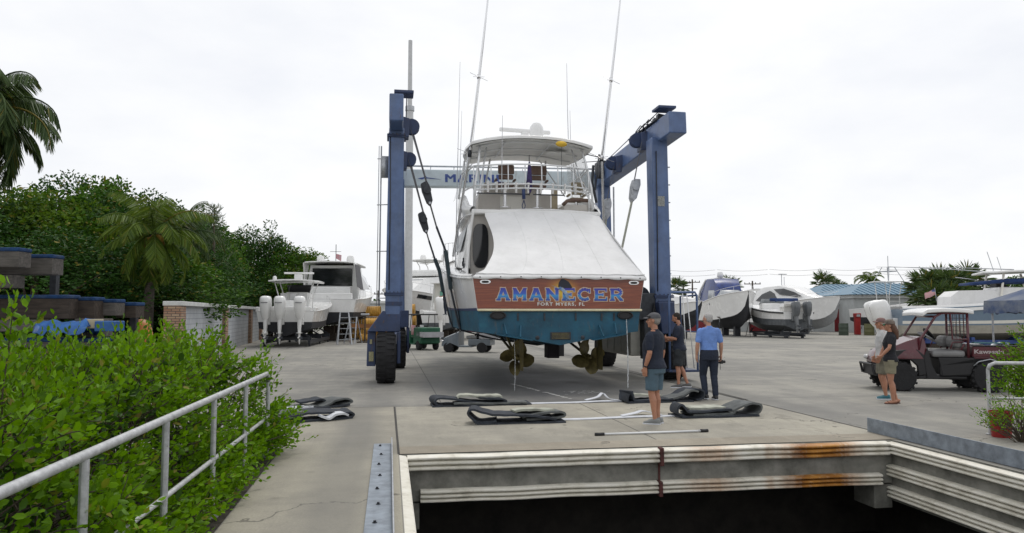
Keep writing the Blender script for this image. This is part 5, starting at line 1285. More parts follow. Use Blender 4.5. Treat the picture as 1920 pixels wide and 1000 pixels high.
# ---- H: large blue-hulled sport boat at right, outboard at its left end
p = ground_at(1688, 652); rz = heading(.985, -.17); p = p + Vector((.4, 1.4, 0))
t = thing('blue_hull_boat', 'long slate-blue hulled sport boat with hardtop at the right edge, white outboard at its stern', 'boat', p, rz)
SLATE = mk('slate_blue_gelcoat', (.15, .215, .29), .3, var=.05, coat=.3)
S_, tsH, btH, dkH = hull(t, base_st(12.0, 3.3, .75, 2.05, 2.95, .42), .42, SLATE, mk('tan_grey_bottom', (.34, .32, .27), .6, var=.12), 26, flare=.3, deckmat=GEL)
m = MB()
for s_ in (-1, 1):
    for z_a, z_b, mt in ((.90, .998, 0),):
        r0 = [(s_ * (hc + (hb - hc) * ((z - zc) / (zs - zc)) ** 1.3 + .012), y, z) for y, hb, zs, hc, zc, zk in S_ if y < 9.5 for z in (zc + .50,)]
        r1 = [(s_ * (hc + (hb - hc) * ((z - zc) / (zs - zc)) ** 1.3 + .012), y, z) for y, hb, zs, hc, zc, zk in S_ if y < 9.5 for z in (zc + .66,)]
        m.sheet([r0, r1])
m.build('pale_stripe', GEL2, t, smooth=True, fix=False)
for s_ in (-1, 1):
    m = MB(); m.sheet([[(s_ * (hb + .02), y, zs - .22), (s_ * (hb + .03), y, zs - .02), (s_ * (hb - .05), y, zs + .12), (s_ * (hb - .3), y, zs + .13)] for y, hb, zs, *_ in S_ if y < 11.6]); m.build('gunwale', GEL, t, smooth=50)
for x in (-.5, .5): outboard(t, x, 1.22, -.55, 1.35, GEL, GEL, 0.22)
rg = []
for y, hw, z in ((2.6, 1.0, 2.7), (3.0, 1.1, 3.02), (4.6, 1.1, 3.05), (5.2, 1.0, 2.8)):
    rg.append([(-hw, y, 2.2), (-hw * .9, y, z), (hw * .9, y, z), (hw, y, 2.2)])
MB().loft(rg).build('console_cover', CANVAS, t, smooth=30)
MB().bb(-.9, .9, 4.9, 7.6, 2.2, 3.2).build('cabin', GEL, t, bevel=.1)
o = MB().sheet([[(q, y, 3.98 - .05 * abs(q) + .04 * k) for q in (-1.45, -.8, 0, .8, 1.45)] for k, y in enumerate((4.6, 5.2, 6.4, 7.6, 9.2))], (0, 0, .11)).build('hardtop', GEL, t, smooth=40, bevel=.03)
for s_ in (-1, 1):
    for a, b_ in ((5.2, 5.0), (6.9, 7.3), (8.4, 9.2)): MB().beam((s_ * 1.0, a, 3.98), (s_ * 1.05, b_, 2.6), .12, .09).build('top_leg', GEL2, t, bevel=.02)
MB().sheet([[(-1.05, 8.5, 3.95), (1.05, 8.5, 3.95)], [(-1.1, 9.3, 3.0), (1.1, 9.3, 3.0)]], (0, .03, 0)).build('windscreen', GREYGLASS, t)
m = MB()
for s_ in (-1, 1): m.tube([(s_ * 1.0, 3.8, 3.40), (s_ * 1.0, 5.2, 3.52), (s_ * 1.0, 7.2, 3.55), (s_ * .9, 8.2, 3.4)], [.06, .12, .13, .08], 8)
m.tube([(-1.0, 3.8, 3.4), (1.0, 3.8, 3.4)], .07, 8)
m.build('rolled_canopy', NAVYC, t, smooth=True)
m = MB(); m.loft([[(-.5, 5.0, 3.0), (.5, 5.0, 3.0), (.5, 6.1, 3.0), (-.5, 6.1, 3.0)], [(-.3, 5.1, 3.45), (.3, 5.1, 3.45), (.3, 5.4, 3.45), (-.3, 5.4, 3.45)]]); m.build('draped_cover', BLACK, t, bevel=.05)
m = MB()
m.tube([(-1.2, 5.6, 4.1), (-1.3, 3.6, 4.28), (-1.4, .2, 4.48)], [.03, .025, .012], 6); m.tube([(1.2, 5.6, 4.1), (1.3, 3.4, 4.20), (1.4, -1.2, 4.30)], [.03, .022, .010], 6)
m.tube([(-.6, 5.4, 4.1), (-.6, 5.1, 5.2)], .02, 6); m.tube([(.3, 5.4, 4.1), (.3, 5.2, 4.85)], .016, 6)
m.tube([(-1.0, 5.0, 3.62), (-1.0, 3.6, 3.82)], .02, 6); m.tube([(-1.3, 8.2, 4.2), (-1.35, 7.4, 4.32)], .03, 6)
m.build('outrigger_pole', GALV, t, smooth=True)
dome(t, -.2, 8.6, 4.25, .3)
m = MB(); m.tube([(-1.3, 2.7, 2.5), (-1.3, 2.62, 3.25)], .015, 6); m.build('flag_staff', GALV, t)
FLG = bpy.data.materials.new('striped_flag'); FLG.use_nodes = True
N = FLG.node_tree.nodes; L = FLG.node_tree.links; b = N['Principled BSDF']; tcn = N.new('ShaderNodeTexCoord'); sep = N.new('ShaderNodeSeparateXYZ'); L.new(tcn.outputs['Object'], sep.inputs[0])
k = node_math(N, L, 'GREATER_THAN', node_math(N, L, 'FRACT', node_math(N, L, 'MULTIPLY', sep.outputs[2], 17)), .5)
c = node_mix(N, L, k, (.55, .52, .52), (.42, .04, .06))
kk = node_math(N, L, 'MULTIPLY', node_math(N, L, 'GREATER_THAN', sep.outputs[2], 3.03), node_math(N, L, 'GREATER_THAN', sep.outputs[1], 2.45))
L.new(node_mix(N, L, kk, c, (.03, .04, .14)), b.inputs['Base Color'])
MB().sheet([[(-1.3, 2.62 - .11 * i, 3.18 - .05 * i + .02 * math.sin(i * 1.7)) for i in range(6)], [(-1.3, 2.66 - .11 * i, 2.86 - .05 * i + .02 * math.sin(i * 1.7 + .5)) for i in range(6)]], (0.01, 0, 0)).build('ensign', FLG, t, smooth=True)
m = MB(); m.prism([(-1.66, 1.2, .98), (-1.68, 3.2, 1.10), (-1.68, 1.2, 1.18)], (-.03, 0, 0)); m.build('exhaust_trim', BLKBOT, t)
m = MB()
for x in (-1.1, 1.1): m.bb(x - .08, x + .08, .8, 10.5, .22, .42)
for y in (1.2, 3.4, 5.6, 7.8, 10): m.bb(-1.5, 1.5, y - .08, y + .08, .425, .56)
m.bb(-1.62, -1.52, .6, 10.6, .42, .60)
tag(m.build('boat_cradle', mk('blue_cradle_paint', (.03, .07, .25), .5), loc=p, rotz=rz, bevel=.01), 'long blue steel cradle under the slate-blue sport boat', 'cradle')
for k, y in enumerate((1.6, 6.0, 9.6)):
    q = on(p, rz, 0, y); tag(MB().bb(-1.3, 1.3, -.2, .2, 0, .218).build('timber_block', WOODD, loc=q, rotz=rz, bevel=.01), ('dark timber block under the stern end of the blue cradle', 'dark timber block under the middle of the blue cradle', 'dark timber block under the far end of the blue cradle')[k], 'timber block', 'blocks under the blue cradle')
# distant tower boat at the blue-roofed building
p = at(1655, 600, 62); p = Vector((p.x, 66, 0)); rz = heading(.9, .3)
t = thing('tower_boat', 'distant white boat with a tall pipe tower, in front of the blue metal roofs', 'boat', p, rz)
hull(t, base_st(8, 2.8, 1.2, 2.2, 2.9, .4), .3, GEL, BLKBOT, 14)
ttop(t, 2, 4.6, 1.2, 4.6, 2.2); m = MB()
for s_ in (-1, 1): m.tube([(s_ * .9, 2.4, 4.6), (s_ * .4, 3.0, 6.0)], .035, 6); m.tube([(s_ * .9, 4.2, 4.6), (s_ * .4, 3.6, 6.0)], .035, 6)
m.box((0, 3.3, 5.6), (1.0, .9, .08)); m.tube([(0, 3.3, 5.6), (0, 3.3, 7.0)], .03, 6); m.build('tower', GALV, t)

# ================================================================== buildings
BWALL = mk('pale_block_wall', (.46, .48, .48), .8, var=.1, vs=1)
BTRIM = mk('white_fascia', (.60, .61, .60), .7)
ROOFB = mk('blue_metal_roof', (.085, .19, .28), .45, metal=.2, var=.15, vs=1.2)
RED = mk('red_door', (.19, .012, .018), .6, var=.2)
def building(name, label, loc, rz, L_, D_, H_, doors=(), roof='flat', windows=()):
    t = thing(name, label, 'building', loc, rz)
    MB().bb(0, L_, 0, D_, 0, H_).build('wall', BWALL, t)
    MB().bb(-.25, L_ + .25, -.3, D_ + .3, H_ + .001, H_ + .32).build('fascia', BTRIM, t, bevel=.02)
    for x, w_, h_, mt in doors:
        o = MB().bb(x, x + w_, -.05, -.003, 0.02, h_).build('door', mt, t)
        MB().bb(x - .09, x - .002, -.08, -.003, 0.02, h_ + .09).bb(x + w_ + .002, x + w_ + .09, -.08, -.003, .02, h_ + .09).bb(x, x + w_, -.08, -.003, h_ + .002, h_ + .09).build('door_frame', BTRIM, o)
    for x, w_, z0, z1 in windows:
        o = MB().bb(x, x + w_, -.04, -.003, z0, z1).build('window', DKGLASS, t)
        MB().bb(x - .08, x + w_ + .08, -.09, -.003, z0 - .1, z0 - .002).build('sill', BTRIM, o)
    return t
def metal_roof(parent, x0, x1, y0, y1, z0, z1, hip=2.5):
    ym = (y0 + y1) / 2
    m = MB(); m.add([(x0, y0, z0), (x1, y0, z0), (x1, y1, z0), (x0, y1, z0), (x0 + hip, ym, z1), (x1 - hip, ym, z1)], [(0, 1, 5, 4), (1, 2, 5), (2, 3, 4, 5), (3, 0, 4), (3, 2, 1, 0)])
    o = m.build('roof', ROOFB, parent)
    m = MB(); n = int((x1 - x0) / .55)
    for k in range(1, n):
        x = x0 + (x1 - x0) * k / n; f = min(1, (x - x0) / hip, (x1 - x) / hip)
        m.beam((x, y0 - .0, z0 + .03), (x, y0 + (ym - y0) * f, z0 + .03 + (z1 - z0) * f), .05, .06)
    m.build('roof_seam', ROOFB, o)
yb = 76
x0 = at(1236, 600, yb).x; x1 = at(1600, 600, yb).x
building('workshop_building', 'long low pale grey workshop with red doors behind the stored boats', (x0, yb, 0), R(-2), x1 - x0, 9, 2.75,
         [(2.6, 2.4, 2.2, RED), (9.0, 1.9, 2.2, RED), (8.3 - 1.5, .9, 2.0, BTRIM), (17.5, 2.2, 2.3, RED), (14.2, 1.1, 2.1, BTRIM)], windows=[(12, 1.2, 1.2, 2.1)])
t = building('blue_roof_building', 'pale building with hipped blue metal roof, nearer the coupe cruiser bow', (at(1545, 600, 82).x, 82, 0), 0, 11.5, 9, 3.6, windows=[(7.5, 1.5, 1.3, 2.6)]); metal_roof(t, -.6, 12.0, -.6, 9.6, 3.95, 5.2)
t = building('blue_roof_building', 'pale building with blue metal roof behind the distant tower boat', (at(1620, 600, 70).x, 72, 0), 0, 14, 9, 3.3, [(3.2, 2.6, 2.6, BTRIM)], windows=[(8, 3.2, 1.4, 2.8)]); metal_roof(t, -.6, 14.6, -.7, 9.6, 3.65, 4.9, 3.5)
t = building('storage_building', 'low grey building in the distance behind the orange floats', (at(655, 600, 88).x, 88, 0), 0, 13, 8, 3.0, [(3, 2, 2.1, BTRIM)]) 
# chain link fence
CH = mk('fence_wire', (.16, .17, .17), .6)
fp0 = ground_at(1380, 622); fp1 = ground_at(1640, 621)
t = thing('chain_link_fence', 'thin chain-link fence along the workshop behind the boats', 'fence', fp0, math.atan2(fp1.y - fp0.y, fp1.x - fp0.x)); Lf = (fp1 - fp0).length
m = MB(); m.tube([(0, 0, 1.9), (Lf, 0, 1.9)], .03, 6); m.tube([(0, 0, .1), (Lf, 0, .1)], .02, 6); m.build('top_rail', CH, t)
m = MB(); n = int(Lf / .45)
for k in range(n): m.tube([(k * .45, 0, .1), (k * .45 + .9, 0, 1.9)], .006, 4); m.tube([(k * .45 + .9, 0, .1), (k * .45, 0, 1.9)], .006, 4)
m.build('wire_mesh', CH, t)
for k in range(7): MB().tube([(Lf * k / 6, .03, 0), (Lf * k / 6, .03, 2.0)], .04, 8).build('post', CH, t)
# drums, hydrant post, planter by the fence
def drum(loc, r, h, mat, label, name='barrel', cat='barrel', group=None):
    prof = [(0, 0), (r, 0), (r, h * .3), (r * 1.04, h * .33), (r, h * .36), (r, h * .64), (r * 1.04, h * .67), (r, h * .7), (r, h), (r * .93, h + .005), (r * .93, h - .02), (0, h - .02)]
    return tag(MB().lathe(prof, n=20).build(name, mat, smooth=35, loc=loc), label, cat, group)
p = ground_at(1608, 628)
t = thing('pump_post', 'slim red pump post standing in front of the chain-link fence', 'pump', p)
MB().bb(-.22, .22, -.2, .2, 0, 1.5).build('body', REDP, t, bevel=.04); MB().bb(-.26, .26, -.24, .24, 1.505, 1.85).build('head', REDP, t, bevel=.05); MB().bb(-.15, .15, -.26, -.245, 1.55, 1.75).build('dial', GREYGLASS, t); MB().tube([(.24, 0, 1.4), (.4, -.1, 1.0), (.3, -.1, .5), (.24, 0, .9)], .03, 6).build('hose', BLACK, t)
drum(ground_at(1582, 629), .38, 1.0, mk('dark_drum', (.05, .07, .05), .6), 'dark green drum left of the red pump post')
drum(ground_at(1630, 629), .4, .95, mk('olive_drum', (.12, .12, .05), .6), 'olive drum right of the red pump post')

# ---- white block wall with coral-stone pillars, left
bm_ = bpy.data.materials.new('painted_block'); bm_.use_nodes = True
N = bm_.node_tree.nodes; L = bm_.node_tree.links; b = N['Principled BSDF']; tcn = N.new('ShaderNodeTexCoord'); sep = N.new('ShaderNodeSeparateXYZ'); L.new(tcn.outputs['Object'], sep.inputs[0])
cb = N.new('ShaderNodeCombineXYZ'); L.new(sep.outputs[0], cb.inputs[0]); L.new(sep.outputs[2], cb.inputs[1])
br = N.new('ShaderNodeTexBrick'); br.inputs['Scale'].default_value = 1; br.inputs['Brick Width'].default_value = .4; br.inputs['Row Height'].default_value = .2; br.inputs['Mortar Size'].default_value = .012
br.inputs['Color1'].default_value = (.50, .52, .54, 1); br.inputs['Color2'].default_value = (.46, .48, .51, 1); br.inputs['Mortar'].default_value = (.27, .29, .32, 1)
L.new(cb.outputs[0], br.inputs[0]); nz = noise_node(N, L, tcn.outputs['Object'], .8, 6); L.new(node_mix(N, L, 1.0, br.outputs[0], ramp(N, L, nz, [(.3, (.8, .8, .8)), (.7, (1.1, 1.1, 1.1))]), 'MULTIPLY'), b.inputs['Base Color']); b.inputs['Roughness'].default_value = .8
cs = bpy.data.materials.new('brick_pillar'); cs.use_nodes = True
N = cs.node_tree.nodes; L = cs.node_tree.links; b = N['Principled BSDF']; tcn = N.new('ShaderNodeTexCoord'); sep = N.new('ShaderNodeSeparateXYZ'); L.new(tcn.outputs['Object'], sep.inputs[0])
cb = N.new('ShaderNodeCombineXYZ'); L.new(node_math(N, L, 'ADD', sep.outputs[0], sep.outputs[1]), cb.inputs[0]); L.new(sep.outputs[2], cb.inputs[1])
br = N.new('ShaderNodeTexBrick'); br.inputs['Scale'].default_value = 1; br.inputs['Brick Width'].default_value = .26; br.inputs['Row Height'].default_value = .085; br.inputs['Mortar Size'].default_value = .012
br.inputs['Color1'].default_value = (.30, .16, .10, 1); br.inputs['Color2'].default_value = (.42, .30, .20, 1); br.inputs['Mortar'].default_value = (.10, .08, .07, 1)
L.new(cb.outputs[0], br.inputs[0]); L.new(br.outputs[0], b.inputs['Base Color']); b.inputs['Roughness'].default_value = .9
wa = Vector((at(328, 590, 26).x, 26, 0)); wb = Vector((at(484, 590, 52).x, 52, 0)); Lw = (wb - wa).length; rw = math.atan2(wb.y - wa.y, wb.x - wa.x)
t = thing('block_wall', 'white painted block wall with reddish brick pillars beyond the hedge', 'wall', wa, rw)
for k in (0, .385, .77, 1): MB().bb(Lw * k - .42, Lw * k + .42, -.28, .28, 0, 2.06).build('brick_pillar', cs, t, bevel=.01)
MB().bb(.0, Lw, -.12, .12, 0, 2.05).build('panel', bm_, t); MB().bb(-.4, Lw + .4, -.32, .32, 2.062, 2.22).build('coping', BTRIM, t, bevel=.02)

# ================================================================== masts and poles
t = thing('monopole_mast', 'very tall pale steel mast rising behind the left leg of the boat lift', 'mast', (at(765, 590, 48).x, 48, 0))
WM = mk('mast_white', (.56, .57, .58), .45, var=.08)
MB().lathe([(0, 0), (.27, 0), (.25, 7), (.235, 15.3), (.0, 15.35)], n=20).build('lower_section', WM, t, smooth=30)
MB().lathe([(0, 15.2), (.15, 15.2), (.13, 19.7), (.0, 19.75)], n=16).build('upper_section', WM, t, smooth=30)
MB().lathe([(.30, 15.0), (.30, 15.3), (.0, 15.36)], n=20).build('collar', GALV, t, smooth=30)
def upole(px, top, D, label):
    h = CAM_H + (589 - top) / FPX * D
    t = thing('utility_pole', label, 'utility pole', (at(px, 590, D).x, D, 0), random.uniform(-.3, .3), 'timber utility poles on the skyline')
    MB().tube([(0, 0, 0), (0, 0, h)], [.2, .12], 8).build('pole', BARK, t)
    m = MB(); m.box((0, 0, h - .5), (2.6, .12, .14)); m.box((0, 0, h - 1.6), (1.6, .1, .12)); m.build('crossarm', BARK, t)
    for x in (-1.2, -.5, .5, 1.2): MB().lathe([(.0, 0), (.05, 0), (.07, .1), (.03, .22), (0, .22)], (x, 0, h - .43), n=8).build('insulator', STEELD, t)
random.seed(7)
for px, top, D, l_ in ((669, 532, 120, 'utility pole left of the pair seen over the orange floats'), (678, 532, 118, 'utility pole right of the pair seen over the orange floats'), (709, 545, 105, 'utility pole just left of the lift leg'),
                       (1282, 526, 130, 'utility pole left over the palms behind the express cruiser'), (1299, 524, 125, 'utility pole right over the palms behind the express cruiser'), (1412, 527, 120, 'utility pole between the express cruiser and the coupe cruiser')):
    upole(px, top, D, l_)
m = MB()
for z, y in ((9.2, 119), (8.4, 119)):
    for s in range(5):
        xa = at(1282, 590, 130).x - 4 + s * 8.5; pts = [(xa + 8.5 * k / 6, 126 - s * 1.0, z - .25 * math.sin(PI * k / 6)) for k in range(7)]; m.tube(pts, .02, 4)
tag(m.build('power_line', CABLE), 'thin overhead power lines above the stored boats', 'power line')
# ================================================================== vegetation
def leaf_mesh(name, C, Dn, S, mat, parent, aspect=.5, fold=.25, sides=None, loc=None):
    """many folded leaves: C centres, Dn unit axis (base->tip), S lengths"""
    C = np.asarray(C, float); Dn = np.asarray(Dn, float); S = np.asarray(S, float); n = len(C)
    Dn /= np.linalg.norm(Dn, axis=1)[:, None] + 1e-9
    rnd = np.random.RandomState(n % 9999).normal(size=(n, 3)) if sides is None else sides
    sx = np.cross(Dn, rnd); sx /= np.linalg.norm(sx, axis=1)[:, None] + 1e-9
    nn = np.cross(sx, Dn); w_ = S[:, None] * aspect / 2; l = S[:, None]
    b = C; t = C + Dn * l
    up = nn * w_ * fold * 2
    r1 = C + Dn * l * .32 + sx * w_ * .85 + up; r2 = C + Dn * l * .72 + sx * w_ * .85 + up
    l1 = C + Dn * l * .32 - sx * w_ * .85 + up; l2 = C + Dn * l * .72 - sx * w_ * .85 + up
    V = np.stack([b, r1, r2, t, l2, l1], 1).reshape(-1, 3)
    base = (np.arange(n) * 6)[:, None]
    F = np.concatenate([base + np.array([[0, 1, 2, 3]]), base + np.array([[0, 3, 4, 5]])], 1).reshape(-1, 4)
    me = bpy.data.meshes.new(name); me.vertices.add(len(V)); me.vertices.foreach_set('co', V.ravel())
    me.loops.add(F.size); me.loops.foreach_set('vertex_index', F.ravel().astype(np.int32))
    me.polygons.add(len(F)); me.polygons.foreach_set('loop_start', np.arange(0, F.size, 4, dtype=np.int32)); me.polygons.foreach_set('loop_total', np.full(len(F), 4, np.int32))
    me.update(); me.validate(); me.materials.append(mat)
    o = bpy.data.objects.new(name, me); COL.objects.link(o); o.parent = parent
    if loc is not None: o.location = loc
    return o
def unit(rs, n):
    v = rs.normal(size=(n, 3)); return v / np.linalg.norm(v, axis=1)[:, None]
def crown_points(rs, H, Rr, z0, nclump, per, cl=.75, shape='round'):
    """leaf positions in many clumps on an uneven crown envelope"""
    C = []; D = []; cc = []
    for i in range(nclump):
        d = rs.normal(size=3); d /= np.linalg.norm(d)
        rad = rs.uniform(.55, 1.0) ** .6 * (1.18 if i % 6 == 0 else 1)
        zz = (d[2] * .5 + .5)
        wid = Rr * (1.0 - .35 * abs(zz - .45) * 1.6) * (1 + .25 * math.sin(3 * math.atan2(d[1], d[0]) + H))
        c = np.array([d[0] * wid * rad, d[1] * wid * rad, z0 + (H - z0) * (.5 + .5 * d[2] * rad)])
        r = cl * rs.uniform(.55, 1.25); k = int(per * (r / cl) ** 2)
        u = unit(rs, k); rr = r * rs.uniform(.35, 1.0, size=(k, 1)) ** .5
        p = c + u * rr * np.array([1, 1, .7]); C.append(p)
        dd = u * .7 + rs.normal(size=(k, 3)) * .6 + np.array([0, 0, -.1]); D.append(dd); cc.append((c, r))
    return np.concatenate(C), np.concatenate(D), cc
TREE_PROTO = {}
def make_tree(kind, label, loc, rz, seed, H, Rr, z0, nclump, per, leaf, mat, cl=.75, group='broadleaf trees behind the boat yard', asp=.55, name='broadleaf_tree'):
    rs = np.random.RandomState(seed); t = thing(name, label, 'tree', loc, rz, group)
    C, D, cc = crown_points(rs, H, Rr, z0, nclump, per, cl)
    leaf_mesh('crown', C, D, leaf * rs.uniform(.6, 1.3, len(C)), mat, t, asp)
    m = MB(); m.tube([(0, 0, 0), (.08, .05, H * .25), (-.05, .1, H * .55), (.0, 0, H * .8)], [.22, .17, .12, .04], 8); m.build('trunk', BARK, t, smooth=True)
    m = MB(); rr = random.Random(seed)
    for c, r in cc[::max(1, len(cc) // 16)]:
        z = max(.6, c[2] * rr.uniform(.35, .6)); m.tube([(0, .05, z), (c[0] * .5, c[1] * .5, (z + c[2]) / 2 + .1), (c[0], c[1], c[2])], [.07, .045, .015], 5)
    m.build('limb', BARK, t, smooth=True)
    return t
protos = []
pk = [('dense dark evergreen', LEAF_B, 7.9, 2.9, .5, 120, 120, .17), ('mid-green broadleaf', LEAF_A, 8.0, 3.0, .7, 115, 110, .19), ('olive-green bushy', LEAF_C, 7.0, 3.1, .3, 110, 115, .17), ('dark spreading', LEAF_B, 8.2, 3.3, .9, 130, 115, .16)]
# (px, D, top y, proto, width scale, label)
tl = [(-75, 29, 352, 0, 1.2, 'tall dark evergreen beyond the timber racks at the far left edge of the wood'), (20, 31, 352, 2, 1.15, 'olive-green tree behind the coconut palm at the left edge'), (92, 33, 362, 1, 1.1, 'mid-green tree rising behind the blue-topped timber rack'),
      (122, 38, 328, 3, 1.0, 'taller tree with domed tufts breaking the skyline over the racks'), (150, 34, 372, 2, 1.15, 'broad olive-green tree with paler lit crown left of the coconut palm'), (203, 37, 348, 1, .95, 'dark-topped tree with jagged crown left of the coconut palm'), (214, 35, 382, 0, 1.1, 'dark tree filling the gap left of the coconut palm trunk'),
      (268, 38, 372, 3, 1.0, 'tree directly behind the coconut palm crown'), (322, 41, 402, 0, 1.1, 'dark tree between the coconut palm and the shorter palm'), (372, 43, 412, 1, 1.05, 'mid-green tree behind the shorter palm'),
      (420, 46, 452, 3, 1.0, 'dark tree right of the shorter palm, above the block wall'), (468, 48, 430, 0, 1.05, 'tall round dark tree above the block wall, left of the centre console boat'), (508, 51, 452, 3, 1.0, 'dark tree behind the centre console boat hardtop'),
      (545, 56, 470, 1, 1.0, 'tree behind the hardtop cruiser, left of its mast'), (582, 62, 478, 2, 1.0, 'farthest tree of the wood, behind the hardtop cruiser domes'), (450, 45, 470, 2, 1.0, 'lower olive tree just above the middle of the block wall'), (395, 40, 470, 0, 1.1, 'low dark tree above the left end of the block wall'),
      (345, 36, 470, 3, 1.0, 'low dark spreading tree behind the left end of the block wall'), (60, 27, 430, 0, 1.1, 'low dark tree close behind the upper timber rack'), (175, 30, 450, 0, 1.1, 'low dark tree behind the lower blue-topped timbers'), (240, 31, 460, 3, 1.1, 'low dark tree left of the palm trunk, behind the orange float'), (296, 33, 470, 1, 1.1, 'low mid-green tree between palm trunk and block wall'), (520, 58, 520, 0, 1.0, 'low dark tree right behind the end of the block wall')]
for i, (name_, mt, H, Rr, z0, nc, per, lf) in enumerate(pk): protos.append(None)
random.seed(21)
for px, D, top, k, ws, lbl in tl:
    name_, mt, H, Rr, z0, nc, per, lf = pk[k]
    c_ = (960 - px) / FPX
    if px < 160: top += 12
    if px > 320: D = min(max(D, 9.6 / (c_ - .2308)), 60)
    q = at(px, 590, D); h = CAM_H + (589 - top) / FPX * D
    if protos[k] is None:
        protos[k] = make_tree(name_, lbl, (q.x, q.y, 0), random.uniform(0, 6), 10 + k, H, Rr, z0, nc, per, lf, mt); o = protos[k]
    else: o = dup(protos[k], (q.x, q.y, 0), random.uniform(0, 6), lbl, 'broadleaf trees behind the boat yard')
    o.scale = (ws * 1.05, ws * 1.05, h / H / .97)
def small_tree(px, D, top, k, ws, lbl, group):
    name_, mt, H, Rr, z0, nc, per, lf = pk[k]; q = at(px, 590, D); h = CAM_H + (589 - top) / FPX * D
    o = dup(protos[k], (q.x, q.y, 0), random.uniform(0, 6), lbl, group); s = h / H; o.scale = (s * ws, s * ws, s); return o
G2 = 'low trees on the skyline behind the yard'
for a in ((660, 100, 556, 2, 1.1, 'small round tree left of the lift leg above the orange floats'), (1268, 118, 546, 2, 1.2, 'low leafy tree just right of the lift leg'), (1322, 125, 552, 1, 1.3, 'low tree left of the blue-canvas express cruiser'), (1400, 120, 553, 2, 1.2, 'low tree right of the blue-canvas express cruiser'), (1432, 130, 562, 0, 1.4, 'low tree between the two white cruisers'),
          (1645, 105, 560, 0, 1.2, 'low tree behind the blue metal roof left of the big palms'), (1905, 60, 520, 1, 1.1, 'tree behind the hardtop of the slate-blue boat'), (1300, 100, 566, 0, 1.5, 'low bushy tree behind the workshop roof')):
    small_tree(*a, G2)
def far_wood():
    rs = np.random.RandomState(3); C = []; D = []
    for k in range(520):
        x = rs.uniform(-150, 330); y = 210 + rs.uniform(-10, 25); h = rs.uniform(3.0, 5.6)
        u = unit(rs, 34); C.append(np.array([x, y, h * .5]) + u * np.array([2.6, 2.2, h * .5]) * rs.uniform(.6, 1, size=(34, 1))); D.append(u)
    C = np.concatenate(C); D = np.concatenate(D)
    tag(leaf_mesh('distant_wood', C, D, rs.uniform(.8, 1.7, len(C)), LEAF_B, None, .8), 'dark band of distant trees along the horizon', 'trees', None, 'stuff')
far_wood()
# ---- palms
def frond(rs, az, el, L_, droop, nl=46, ll=.55, twist=0, hang=.3):
    """returns rachis points and leaflet arrays"""
    p = np.zeros(3); pts = [p.copy()]; e = el; st = L_ / 14
    for i in range(14):
        d = np.array([math.cos(az) * math.cos(e), math.sin(az) * math.cos(e), math.sin(e)]); p = p + d * st; pts.append(p.copy()); e -= droop / 14 * (0.5 + i / 9)
    C = []; D = []; S = []
    side = np.array([-math.sin(az), math.cos(az), 0])
    for k in range(nl):
        t = .14 + .86 * k / nl; f_ = t * 14; i = min(int(f_), 13); a = pts[i] + (pts[i + 1] - pts[i]) * (f_ - i); d = pts[i + 1] - pts[i]; d /= np.linalg.norm(d)
        l = ll * math.sin(PI * min(1, .12 + t * .88)) ** .5 * rs.uniform(.8, 1.1)
        for s_ in (-1, 1):
            v = side * s_ * .85 + d * .65 + np.array([0, 0, -hang - .25 * rs.random_sample()]); C.append(a); D.append(v); S.append(l)
    return pts, C, D, S
def palm(name, label, loc, H, lean, nf, L_, seed, mat, ll=.5, fan=False, group='palms around the yard', trunk_r=.16, el0=(-.7, 1.25), droop=(1.3, 2.2), hang=.3, nl=50, asp=.085):
    rs = np.random.RandomState(seed); t = thing(name, label, 'palm tree', loc, 0, group)
    tp = Vector((lean[0], lean[1], H))
    m = MB(); pts = [Vector((lean[0] * (k / 8) ** 1.6, lean[1] * (k / 8) ** 1.6, H * k / 8)) for k in range(9)]
    m.tube(pts, [trunk_r * (1.35 - .5 * k / 8) for k in range(9)], 10); m.build('trunk', PALMBARK, t, smooth=True)
    C = []; D = []; S = []; rm = MB()
    for k in range(nf):
        az = 2.399 * k + rs.uniform(-.2, .2); q = k / max(1, nf - 1); el = el0[0] + (el0[1] - el0[0]) * q + rs.uniform(-.1, .1)
        Lk = L_ * rs.uniform(.85, 1.1)
        if not fan:
            pts, c, d, s = frond(rs, az, el, Lk, rs.uniform(*droop), nl, ll, hang=hang)
            rm.tube([tp + Vector(p) for p in pts], [.03 * (1 - i / 16) + .004 for i in range(15)], 5)
        else:
            ed = np.array([math.cos(az) * math.cos(el), math.sin(az) * math.cos(el), math.sin(el)]); e = ed * Lk * .55; rm.tube([tp, tp + Vector(e)], [.02, .012], 4)
            side = np.cross(ed, [0, 0, 1.0]); side /= np.linalg.norm(side) + 1e-6; c = []; d = []; s = []
            for j in range(17):
                a = (j / 16 - .5) * 4.0; v = ed * math.cos(a) + side * math.sin(a) + np.array([0, 0, -.25]); c.append(e); d.append(v); s.append(Lk * .5 * rs.uniform(.85, 1.1))
        C += [np.array(x) + np.array(tp) for x in c]; D += d; S += s
    rm.build('frond_stem', mat, t, smooth=True)
    leaf_mesh('fronds', C, D, S, mat, t, asp if not fan else .13, .2)
    return t
q = at(-85, 590, 15.0); palm('coconut_palm', 'large coconut palm at the left edge with drooping fronds over the skyline', (q.x, q.y, 0), 5.9, (.3, .0), 40, 1.85, 5, PALMG, .60, trunk_r=.17, group='palms around the yard', el0=(-1.1, 1.45), droop=(1.2, 2.9), hang=1.1, nl=100, asp=.055)
q = at(276, 590, 27.5); h = CAM_H + (589 - 435) / FPX * 27.5
t = palm('coconut_palm', 'coconut palm with yellow nuts standing before the dark wood', (q.x, q.y, 0), h, (.15, 0), 28, 2.4, 11, PALM, .66, hang=.8, el0=(-1.15, 1.45), droop=(.9, 2.0), nl=60, asp=.07)
m = MB(); random.seed(5)
